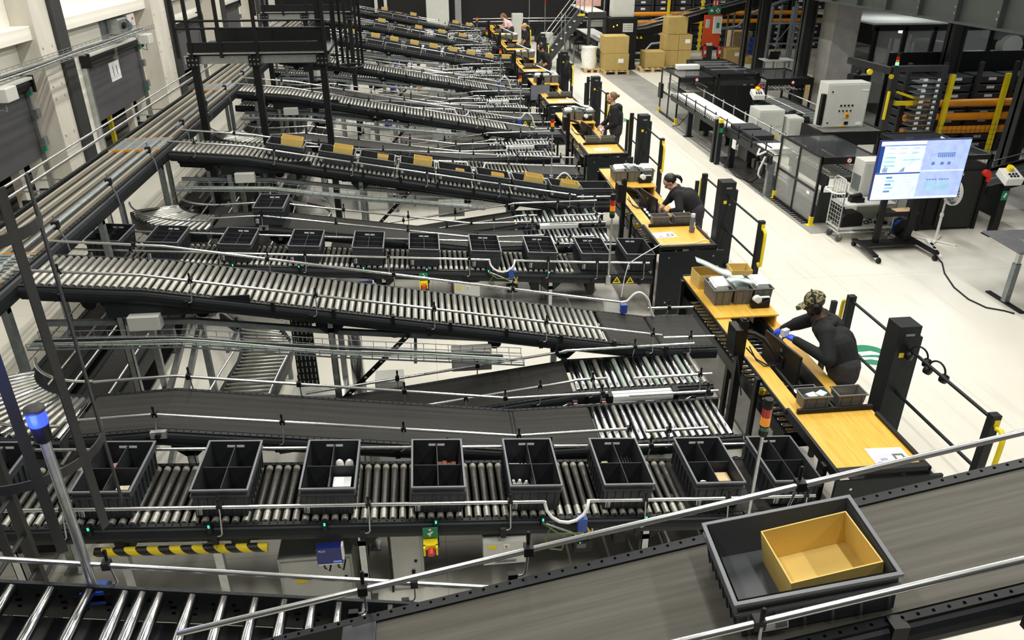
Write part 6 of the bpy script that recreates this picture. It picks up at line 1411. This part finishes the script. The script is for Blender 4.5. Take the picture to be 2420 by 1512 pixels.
closed_box('box', 'single brown box on its pallet in front of the dark ramp', 8.3, 9.05, 29.0, 29.75, .14, .70)
pallet('wooden pallet under the tall stack of five boxes', 9.12, 10.2, 29.3, 30.2)
for j, z in enumerate((.14, .70)):
    for i, x in enumerate((9.15, 9.66)): closed_box('box', f'{["lower", "upper"][j]} {["left", "right"][i]} brown box in the tall stack near the fire point', x, x+.50, 29.35, 30.15, z, z+.55, sheet=(x+.33, z+.32) if (i, j) == (1, 1) else None, group='boxes of the tall stack')
closed_box('box', 'topmost brown box of the tall stack near the fire point', 9.2, 9.95, 29.4, 30.1, 1.26, 1.86)
closed_box('box', 'brown box with white sheet on the floor right of the fire extinguishers', 12.0, 12.75, 30.5, 31.3, 0, .55, sheet=(12.45, .36)); closed_box('box', 'small low brown box beside the blue crates', 12.8, 13.25, 30.4, 30.9, 0, .26)
closed_box('crate', 'tall dark wooden crate behind the blue crates', 12.9, 13.7, 32.2, 33.0, 0, 1.0, 'pallet', False, cat='crate')
for i in range(4): solo('folding_crate', tote_shell(.55, .4, .22), ['blue', 'dark_blue'], f'blue plastic crate, {["lowest", "second lowest", "second highest", "topmost"][i]} of the stack by the dark column', 'crate', (13.65, 31.5, .0+.225*i), group='blue crates')
# fire point
fp = thing('fire_point', 'orange red fire point board on a dark pillar with green and white signs', 'fire point', (11.5, 31.1, 0), 0, None, True)
part(fp, 'pillar', MB().box(11.36, 11.62, 31.05, 31.25, 0, 2.0), 'steel_dark'); part(fp, 'board', MB().box(11.14, 11.86, 31.0, 31.05, .62, 1.78), 'fire_red', bevel=.004)
part(fp, 'alarm_box', MB().box(11.2, 11.36, 30.93, 31.0, 1.3, 1.62), 'cabinet_grey', bevel=.02); part(fp, 'aid_box', MB().box(11.5, 11.82, 30.86, 31.0, 1.1, 1.72, 0).box(11.6, 11.72, 30.85, 30.86, 1.3, 1.5, 1), ['white_plastic', 'green_sign'], bevel=.004)
part(fp, 'base_label', MB().box(11.3, 11.56, 30.99, 31.0, .64, .74), 'paper')
sg = part(fp, 'rescue_sign', MB().box(11.28, 11.52, 31.0, 31.02, 1.80, 2.08, 0).box(11.53, 11.77, 31.0, 31.02, 1.80, 2.08, 0).box(11.62, 11.68, 30.995, 31.0, 1.86, 2.02, 1).box(11.57, 11.73, 30.995, 31.0, 1.91, 1.97, 1).box(11.33, 11.47, 30.995, 31.0, 1.9, 1.95, 1).box(11.37, 11.42, 30.995, 31.0, 1.95, 2.0, 1), ['green_sign', 'paper'])
part(fp, 'fire_sign', MB().box(11.42, 11.66, 31.0, 31.02, 2.1, 2.34, 0).box(11.45, 11.5, 30.995, 31.0, 2.14, 2.29, 1).box(11.56, 11.62, 30.995, 31.0, 2.14, 2.29, 1), ['red', 'paper'])
for i, x in enumerate((11.24, 11.84)):
    e = thing('fire_extinguisher', f'red fire extinguisher hanging at the {["left", "right"][i]} of the fire point pillar', 'fire extinguisher', (x, 30.88, .2))
    part(e, 'cylinder', MB().lathe([(.03, .0), (.078, .02), (.08, .36), (.05, .43), (.02, .45)], n=18), 'red'); part(e, 'valve', MB().box(-.025, .025, -.05, .03, .45, .5).cyl((0, 0, -.08), (0, 0, .0), .05, 12), 'black_plastic'); part(e, 'hose', MB().tube([(-.02, -.02, .47), (-.1, -.04, .42), (-.11, -.03, .2), (-.09, -.02, .05)], .011, 7), 'black_plastic'); part(e, 'label', MB().box(-.04, .04, -.083, -.078, .15, .28), 'paper')
# stairs and raised landing
stp = thing('steel_stairs', 'dark steel stairs with pale treads rising to the far landing', 'stairs', (5.5, 30.3, 0), 0, None, True)
for y in (29.9, 30.7): part(stp, 'stringer', MB().bar((4.6, y, .08), (6.1, y, 1.95), .03, .2), 'steel_dark')
for i in range(9): x = 4.78+i*.165; part(stp, 'tread', MB().box(x-.1, x+.1, 29.9, 30.7, .2+i*.205, .225+i*.205), 'white_plastic')
for y in (29.9, 30.7):
    part(stp, 'handrail', MB().tube([(4.6, y, 1.0), (6.15, y, 2.95)], .018, 8), 'rail_steel'); part(stp, 'handrail', MB().tube([(4.62, y, .6), (6.18, y, 2.5)], .012, 8), 'dull_zinc')
    for x, z in ((4.7, .1), (5.4, .95), (6.1, 1.85)): part(stp, 'baluster', MB().box(x-.015, x+.015, y-.015, y+.015, z, z+1.0), 'dull_zinc')
part(stp, 'yellow_cap', MB().box(5.9, 6.12, 29.85, 29.95, 1.9, 1.97), 'yellow')
ld = thing('steel_landing', 'raised landing with dark edge beam at the head of the far stairs', 'platform', (6.9, 30.4, 0), 0, None, True)
part(ld, 'deck', MB().box(6.25, 6.95, 29.9, 33.5, 1.98, 2.02), 'cabinet_grey'); part(ld, 'edge_beam', MB().box(6.25, 6.95, 29.86, 29.9, 1.82, 2.03), 'steel_dark'); part(ld, 'cross_beam', MB().box(6.25, 6.95, 30.0, 30.05, 1.5, 1.7), 'galvanised')
for x in (6.32, 6.9): part(ld, 'column', MB().box(x-.05, x+.05, 29.9, 30.0, 0, 1.98), 'steel_dark')
for x in (6.4, 6.85): part(ld, 'rail_post', MB().box(x-.02, x+.02, 29.88, 29.92, 2.0, 3.1), 'dull_zinc')
part(ld, 'white_wall', MB().box(6.3, 7.3, 32.5, 32.6, 2.02, 3.4), 'pinkish')
cab('control_cabinet', 'big pale cabinet beside the far landing above the console', 7.12, 7.95, 29.7, 30.2, 2.7, 1.86)
cs = thing('machine_console', 'dark console with lit amber buttons below the big far cabinet', 'console', (7.5, 29.9, 0), 0, None, True)
part(cs, 'body', MB().box(7.0, 8.05, 29.5, 30.3, 0, 1.84), 'black_metal', bevel=.01); part(cs, 'button_plate', MB().box(7.5, 7.88, 29.46, 29.5, 1.36, 1.66), 'cabinet_grey')
bt = MB()
for i in range(5):
    for j in range(3): bt.cyl((7.55+i*.07, 29.46, 1.60-.08*j), (7.55+i*.07, 29.445, 1.60-.08*j), .014, 8)
part(cs, 'button', bt, 'black_plastic'); part(cs, 'lamp', MB().ball((7.15, 29.49, 1.55), .025).ball((7.28, 29.49, 1.6), .025), 'lamp_amber_lit')
t = thing('carton_conveyor', 'far white topped conveyor behind the stacked boxes', 'conveyor', (7.2, 33, 0), 0, None, True)
part(t, 'white_top', MB().box(6.95, 7.7, 31.2, 35.5, .80, .86), 'white_plastic'); 
for x in (6.9, 7.75): part(t, 'side_beam', MB().box(x-.03, x+.03, 31.0, 35.6, .62, .84), 'black_metal')
for y in (31.3, 33.2, 35.3):
    for x in (6.9, 7.72): part(t, 'support_leg', MB().box(x-.03, x+.03, y-.03, y+.03, 0, .64), 'dull_zinc')
t = thing('roller_track', 'dark feeder track with fittings beside the far white topped conveyor', 'conveyor', (6.4, 33, 0), 0, None, True)
part(t, 'track', MB().box(6.0, 6.7, 31.2, 35.5, .72, .8), 'black_metal')
for i in range(16): part(t, 'fitting', MB().box(6.05+.12*(i % 5), 6.1+.12*(i % 5), 31.3+.26*i, 31.42+.26*i, .8, .92+.03*(i % 3)), 'black_plastic')
for y in (31.4, 33.4, 35.3):
    for x in (6.05, 6.62): part(t, 'support_leg', MB().box(x-.03, x+.03, y-.03, y+.03, 0, .74), 'dull_zinc')
# ramp conveyor climbing to the right
rp = thing('ramp_conveyor', 'dark ramp conveyor with silver rails climbing behind the boxes to the mezzanine', 'conveyor', (11.5, 31.9, 0), 0, None, True)
RP = [(7.9, 1.15), (9.0, 1.25), (14.2, 2.48), (15.6, 2.55)]; zr = interp(RP)
for y in (31.6, 32.3):
    part(rp, 'side_beam', MB().prism([(x, zr(x)) for x, _ in RP]+[(x, zr(x)-.28) for x, _ in RP[::-1]], y-.03, y+.03), 'black_metal'); part(rp, 'guide_rail', MB().tube([(x, y, zr(x)+.15) for x, _ in RP], .02, 8), 'rail_steel'); part(rp, 'lower_rail', MB().tube([(x, y-.04, zr(x)+.02) for x, _ in RP], .014, 8), 'rail_steel')
part(rp, 'belt', MB().prism([(x, zr(x)-.02) for x, _ in RP]+[(x, zr(x)-.07) for x, _ in RP[::-1]], 31.63, 32.27), 'belt')
part(rp, 'skirt', MB().box(7.9, 9.7, 31.5, 31.56, .1, 1.0), 'black_metal'); part(rp, 'duct', MB().tube([(8.1, 31.45, .32), (8.9, 31.45, .34), (9.2, 31.45, .68), (9.9, 31.45, .75)], .05, 8), 'dull_zinc')
part(rp, 'caution_plate', MB().prism([(8.55, .88), (8.67, .88), (8.61, .98)], 31.48, 31.5, 0).prism([(8.72, .88), (8.84, .88), (8.78, .98)], 31.48, 31.5, 0), 'yellow')
part(rp, 'duct', MB().tube([(11.9, 31.4, 1.2), (12.7, 31.4, 1.3), (13.1, 31.4, 1.75), (14.6, 31.4, 2.3), (16, 31.4, 2.45)], .06, 8), 'dull_zinc')
for x in (10.5, 12.6, 14.2): part(rp, 'support_leg', MB().box(x-.03, x+.03, 31.6, 31.66, 0, zr(x)-.25).box(x-.03, x+.03, 32.24, 32.3, 0, zr(x)-.25), 'dull_zinc')
# shelving full of dark totes behind orange guard tubes
def tote_rack(label, x0, x1, y, z1, n, rails, posts, glabel):
    rk = thing('storage_rack', label, 'rack', ((x0+x1)/2, y+.5, 0), 0, None, True)
    for i in range(n+1):
        x = x0+(x1-x0)*i/n; part(rk, 'upright', MB().box(x-.04, x+.04, y+.18, y+.26, 0, z1+.3), 'steel_dark')
    part(rk, 'back_sheet', MB().box(x0, x1, y+1.1, y+1.13, 0, z1+.4), 'black_metal')
    for z in rails: part(rk, 'guard_tube', MB().cyl((x0, y, z), (x1, y, z), .085, 14), 'orange')
    for x in posts: part(rk, 'yellow_post', MB().box(x-.05, x+.05, y-.2, y-.12, 0, z1+.1), 'yellow')
    return rk
def fill_rack(x0, x1, y, z1, n, who, h=.26):
    rows = int(z1/h); first = None
    for i in range(n):
        xa = x0+(x1-x0)*(i+.5)/n; wd = (x1-x0)/n*.8
        for j in range(rows):
            if not first:
                t = thing('tote', f'dark closed tote with white label in {who}', 'tote', (xa, y+.62, .05+j*h), 0, f'totes in {who}')
                part(t, 'body', MB().box(-wd/2, wd/2, -.3, .3, 0, h-.04), 'tote_grey', bevel=.006); part(t, 'ledge', MB().box(-wd/2-.01, wd/2+.01, -.31, .31, h-.06, h-.045), 'tote_rim')
                part(t, 'label', MB().box(-wd*.16, wd*.12, -.306, -.301, h*.3, h*.62), 'paper'); first = t
            else: copy_tree(first, (xa, y+.62, .05+j*h))
tote_rack('low storage rack of dark totes behind three orange tubes on the right side', 10.9, 16.1, 16.5, 1.75, 6, (1.19, .88, .58), (11.72, 13.05, 14.6), 'x'); fill_rack(10.95, 16.05, 16.5, 1.75, 6, 'the right hand rack behind the orange tubes', .19)
tote_rack('far storage rack of dark totes behind orange tubes at the hall end', 8.2, 19.0, 34.2, 2.6, 12, (1.55, 1.22), (8.7, 10.6, 12.1), 'x'); fill_rack(8.3, 18.9, 34.2, 2.6, 12, 'the far rack at the hall end', .26)
# palletiser portal with signal light, stacked tray tower and yellow arm
pt = thing('portal_frame', 'dark portal frame with yellow arm and stacked tray tower beside the big cabinet', 'machine', (10.6, 16.6, 0), 0, None, True)
for x in (10.12, 11.22): part(pt, 'post', MB().box(x-.07, x+.07, 15.95, 16.09, 0, 1.98), 'steel_dark')
part(pt, 'cross_beam', MB().box(10.05, 11.3, 15.95, 16.09, 1.98, 2.10), 'steel_dark'); part(pt, 'side_arm', MB().bar((10.05, 16.0, 2.0), (9.75, 17.3, 2.05), .1, .14), 'steel_dark')
part(pt, 'gripper', MB().box(9.55, 9.95, 16.6, 16.9, 1.7, 1.82).cyl((9.6, 16.55, 1.9), (9.6, 16.5, 1.9), .05, 12), 'black_metal'); part(pt, 'yellow_joint', MB().cyl((9.7, 16.3, 1.95), (9.7, 16.25, 1.95), .06, 12).cyl((10.0, 15.94, 1.9), (10.0, 15.9, 1.9), .05, 12), 'yellow')
part(pt, 'yellow_arm', MB().box(10.2, 10.75, 15.85, 15.95, 1.30, 1.38).bar((10.2, 15.9, 1.58), (10.7, 15.9, 1.42), .06, .05).box(10.68, 10.74, 15.87, 15.93, 1.36, 1.46), 'yellow'); part(pt, 'yellow_strip', MB().box(9.98, 10.02, 15.85, 15.9, 1.0, 1.6), 'yellow')
tw = MB()
for j in range(11): tw.box(10.6, 10.95, 15.8, 16.1, .62+j*.115, .645+j*.115, 0); tw.box(10.68, 10.78, 15.79, 15.8, .66+j*.115, .71+j*.115, 1); tw.box(10.98, 11.1, 15.8, 16.1, .62+j*.115, .645+j*.115, 0); tw.box(11.0, 11.07, 15.79, 15.8, .66+j*.115, .71+j*.115, 1)
part(pt, 'tray_tower', tw, ['dull_zinc', 'paper'])
sl = copy_tree([o for o in C.objects if o.name == 'stack_light'][0], (10.12, 16.0, .62), None, 'signal light with lit green lens on the portal frame', 'signal lights')
for n in ('lit',):
    part(sl, 'lit_lens', MB().lathe([(.036, 1.50), (.036, 1.56)], (2.29, 4.26, 0), 18), 'green_lit')
# glazed cell under the mezzanine with a bright lamp
gc = thing('glazed_cell', 'dark framed glazed cell with pale roof under the mezzanine', 'machine guard', (12.5, 20.5, 0), 0, None, True)
for x in (11.6, 12.4, 13.2, 14.0, 14.8): part(gc, 'frame_post', MB().box(x-.05, x+.05, 19.5, 19.6, 0, 2.5), 'black_metal')
part(gc, 'frame_beam', MB().box(11.5, 15, 19.5, 19.6, 2.42, 2.55), 'black_metal'); part(gc, 'pale_roof', MB().box(11.5, 15.2, 19.5, 23.5, 2.56, 2.6), 'cabinet_grey')
for a in (11.65, 12.45, 13.25, 14.05): part(gc, 'clear_panel', MB().box(a, a+.7, 19.54, 19.56, .6, 2.42), 'glass_clear')
part(gc, 'lamp_tube', MB().box(12.55, 12.75, 20.0, 20.1, 2.30, 2.38), 'led_white', 'bright white lamp')
part(gc, 'machinery', MB().box(11.7, 12.6, 21, 22, 0, 1.6).box(12.9, 13.6, 20.6, 21.6, 0, 1.3).box(13.8, 14.8, 21.2, 22.2, 0, 1.9).cyl((13.2, 20.5, 1.3), (13.2, 20.5, 2.2), .05, 10).cyl((12.7, 20.6, 1.0), (12.7, 20.6, 2.1), .04, 10), 'dull_zinc')
mc = thing('winding_machine', 'machine with a round white drum beyond the low rack', 'machine', (16.0, 20.3, 0), 0, None, True)
part(mc, 'drum', MB().cyl((15.7, 19.8, 1.95), (15.7, 20.1, 1.95), .28, 24), 'cabinet_grey'); part(mc, 'body', MB().box(15.2, 17.2, 20.1, 21, 0, 1.7).box(15.3, 15.7, 19.6, 20.2, 0, 1.3), 'dull_zinc'); part(mc, 'head', MB().box(15.3, 16.8, 20.0, 20.6, 2.1, 2.35), 'tote_rim'); part(mc, 'status_lamp', MB().box(16.3, 16.42, 19.98, 20.0, 2.22, 2.3), 'led_green')
# wire mesh screen and sloping dark chute near the right edge
ms = thing('mesh_fence', 'dark wire mesh fence panels behind the big dark machine', 'fence', (12, 14.2, 0), 0, None, True)
wm = MB()
for i in range(48): wm.box(9.9+i*.1, 9.905+i*.1, 14.0, 14.005, .05, 1.35)
for j in range(13): wm.box(9.9, 14.7, 14.0, 14.005, .08+j*.1, .085+j*.1)
part(ms, 'mesh', wm, 'black_metal')
for x in (9.9, 11.5, 13.1, 14.7): part(ms, 'post', MB().box(x-.03, x+.03, 13.97, 14.03, 0, 1.4), 'black_metal')
ch = thing('chute_conveyor', 'sloping dark belt chute beside the control post at the right edge', 'conveyor', (11.2, 12.6, 0), 0, None, True)
part(ch, 'belt', MB().prism([(10.0, .55), (13.0, 1.25), (13.0, 1.2), (10.0, .5)], 12.3, 12.9), 'belt')
for y in (12.25, 12.95): part(ch, 'side_beam', MB().prism([(10.0, .6), (13.0, 1.3), (13.0, 1.15), (10.0, .45)], y-.03, y+.03), 'black_metal'); part(ch, 'guide_rail', MB().tube([(10.0, y, .72), (13.0, y, 1.42)], .014, 8), 'dull_zinc')
for x, z in ((10.3, .5), (12.6, 1.0)): part(ch, 'support_leg', MB().box(x-.03, x+.03, 12.3, 12.9, 0, z), 'black_metal')
# far wall items
cab('control_cabinet', 'large pale cabinet against the dark far wall behind the roller lanes', .36, 1.42, 38.6, 39.2, 1.95); 
struct('column_20', MB().box(1.75, 2.05, 39.6, 40.0, 0, 8.9), 'galvanised'); struct('column_21', MB().box(-2.1, -1.95, 40.2, 40.4, 0, 8.9), 'cabinet_grey'); struct('column_22', MB().box(-1.65, -1.5, 40.2, 40.4, 0, 8.9), 'cabinet_grey')
cab('control_cabinet', 'slim pale cabinet behind the woman in the pink top', 4.25, 4.75, 37.2, 37.6, 1.35); cab('control_cabinet', 'small pale box on legs behind the blonde woman', 4.75, 5.2, 31.4, 31.7, 1.15, .0)
t = thing('roller_conveyor', 'distant crosswise conveyor with silver rails along the dark far wall', 'conveyor', (6, 38, 0), 0, None, True)
for z in (.95, 1.08): part(t, 'guide_rail', MB().cyl((2.5, 38.0, z), (9, 38.0, z), .02, 8), 'rail_steel')
part(t, 'side_beam', MB().box(2.5, 9, 38.0, 38.06, .65, .85), 'black_metal')
for x in (2.7, 5.5, 8.5): part(t, 'support_leg', MB().box(x-.04, x+.04, 38.0, 38.5, 0, .66), 'black_metal')
part(t, 'bed', MB().box(2.5, 9, 38.06, 38.6, .7, .8), 'mid_grey')
for i, (x, y, h) in enumerate(((5.35, 34.5, 2.0), (4.9, 36.2, 2.6))):
    t = thing('stack_light', ['thin signal light pole beside the far stairs', 'tall thin pole behind the blonde woman'][i], 'signal light', (x, y, 0), 0, None, True)
    part(t, 'pole', MB().cyl((x, y, 0), (x, y, h), .018, 8), 'galvanised'); part(t, 'lens', MB().cyl((x, y, h), (x, y, h+.12), .035, 12), 'lamp_red')
lt = thing('side_table', 'small white table with an open black notebook beyond the tinted hood', 'table', (11.6, 25.5, 0), 0, None, True)
part(lt, 'top', MB().box(11.3, 12.3, 25.2, 25.8, .86, .89), 'white_plastic'); part(lt, 'leg', MB().cyl((11.8, 25.5, 0), (11.8, 25.5, .86), .04, 10).box(11.55, 12.05, 25.3, 25.7, 0, .02), 'cabinet_grey')
nb = thing('notebook', 'open black notebook computer on the small white table', 'notebook', (11.7, 25.5, .891)); part(nb, 'keyboard', MB().box(-.18, .18, -.0, .25, 0, .018), 'black_plastic'); part(nb, 'screen_lid', MB().cbox((0, -.03, .13), (.36, .012, .25), 0, Matrix.Rotation(.25, 3, 'X')), 'black_plastic')
pa = thing('pallet_stack', 'stack of pale cardboard sheets on the floor left of the concrete column', 'stack', (12.6, 23.4, 0), 0, None, True)
part(pa, 'sheet_pile', MB().box(12.0, 13.2, 22.9, 23.8, 0, .62).box(12.05, 13.1, 22.95, 23.7, .62, .7), 'pallet', bevel=.01)
for i, (x, y) in enumerate(((12.6, 28.2), (13.3, 28.0), (14.1, 28.4), (14.6, 29.6))):
    t = thing('rack_frame', f'thin grey rack frame, {["first", "second", "third", "rearmost"][i]} from the dark double column', 'rack', (x, y, 0), 0, 'thin rack frames')
    part(t, 'upright', MB().box(-.03, .03, -.03, .03, 0, 2.3), 'dull_zinc'); part(t, 'upright', MB().box(-.03, .03, .9, .96, 0, 2.3), 'dull_zinc'); part(t, 'brace', MB().bar((0, 0, .3), (0, .93, 1.0), .02, .03).bar((0, .93, 1.0), (0, 0, 1.7), .02, .03), 'dull_zinc'); part(t, 'beam', MB().box(0, .8, -.02, .02, 1.0, 1.06).box(0, .8, -.02, .02, 1.7, 1.76), 'dull_zinc')
# green walking figure discs painted on the floor
for i, (x, y) in enumerate(((5.32, 7.66), (5.4, 21.0))):
    t = thing('floor_marking', ['green walkway disc with white shoe print beside the nearest gate', 'green walkway disc farther along the aisle floor'][i], 'floor marking', (x, y, .002), -.4, 'floor markings')
    part(t, 'disc', MB().cyl((0, 0, 0), (0, 0, .002), .25, 28), 'green_sign')
    part(t, 'shoe_print', MB().prism([(-.14, .02), (.02, .1), (.1, .08), (.15, .03), (.02, -.0), (-.1, -.06)], .002, .003, 0, 'z').prism([(-.1, -.1), (.06, -.05), (.15, -.08), (.12, -.13), (0, -.12), (-.08, -.16)], .002, .003, 0, 'z'), 'paper')
# ---------------------------------------------------------------- camera, lamps, world
sc = bpy.context.scene
cam = bpy.data.cameras.new('camera'); co = bpy.data.objects.new('camera', cam); C.objects.link(co); sc.camera = co
th, yw = math.radians(26.9), math.radians(6.5)
F = Vector((math.sin(yw)*math.cos(th), math.cos(yw)*math.cos(th), -math.sin(th))); R = Vector((math.cos(yw), -math.sin(yw), 0)); U = R.cross(F)
co.matrix_world = Matrix(((R.x, U.x, -F.x, 0), (R.y, U.y, -F.y, 0), (R.z, U.z, -F.z, 4.65), (0, 0, 0, 1)))
cam.sensor_width = 36; cam.lens = 1803/2420*36; cam.clip_start = .05; cam.clip_end = 200
w = bpy.data.worlds.new('hall'); sc.world = w; w.use_nodes = True
w.node_tree.nodes['Background'].inputs[0].default_value = (.80, .86, .90, 1); w.node_tree.nodes['Background'].inputs[1].default_value = .035
def lamp(x, y, z, sx, sy, e, col=(1, .97, .90)):
    l = bpy.data.lights.new('ceiling_and_fill_lamp', 'AREA'); l.shape = 'RECTANGLE'; l.size = sx; l.size_y = sy; l.energy = e; l.color = col
    o = bpy.data.objects.new('ceiling_and_fill_lamp', l); C.objects.link(o); o.location = (x, y, z)
    return o
for y in (1.5, 7.0, 12.5, 18, 24, 30, 36):
    for x, e in ((-2.6, 185), (1.6, 240), (5.6, 400 if y < 20 else 500)): lamp(x, y, 8.2, .18, 3.2, e)
for y in (11, 18, 25, 32): lamp(10.5, y, 8.2, .18, 3.2, 120)
for y in (5, 10, 15, 20, 26, 32): lamp(-2.9, y, 7.9, .2, 3, 150).rotation_euler = (0, .95, 0)  # unseen lamps tilted at the left wall, added to brighten it
for x, y, e in ((12.6, 20.6, 40), (11.3, 14.6, 60), (14.5, 17.2, 60), (16.5, 23, 50), (12, 26.5, 50)): lamp(x, y, 3.8, 1.2, .15, e, (.95, .98, 1))  # unseen lamps added under the mezzanine to brighten its contents
sc.view_settings.view_transform = 'Standard'; sc.view_settings.look = 'None'; sc.view_settings.gamma = 1; sc.view_settings.use_curve_mapping = False
sc.view_settings.exposure = -0.42
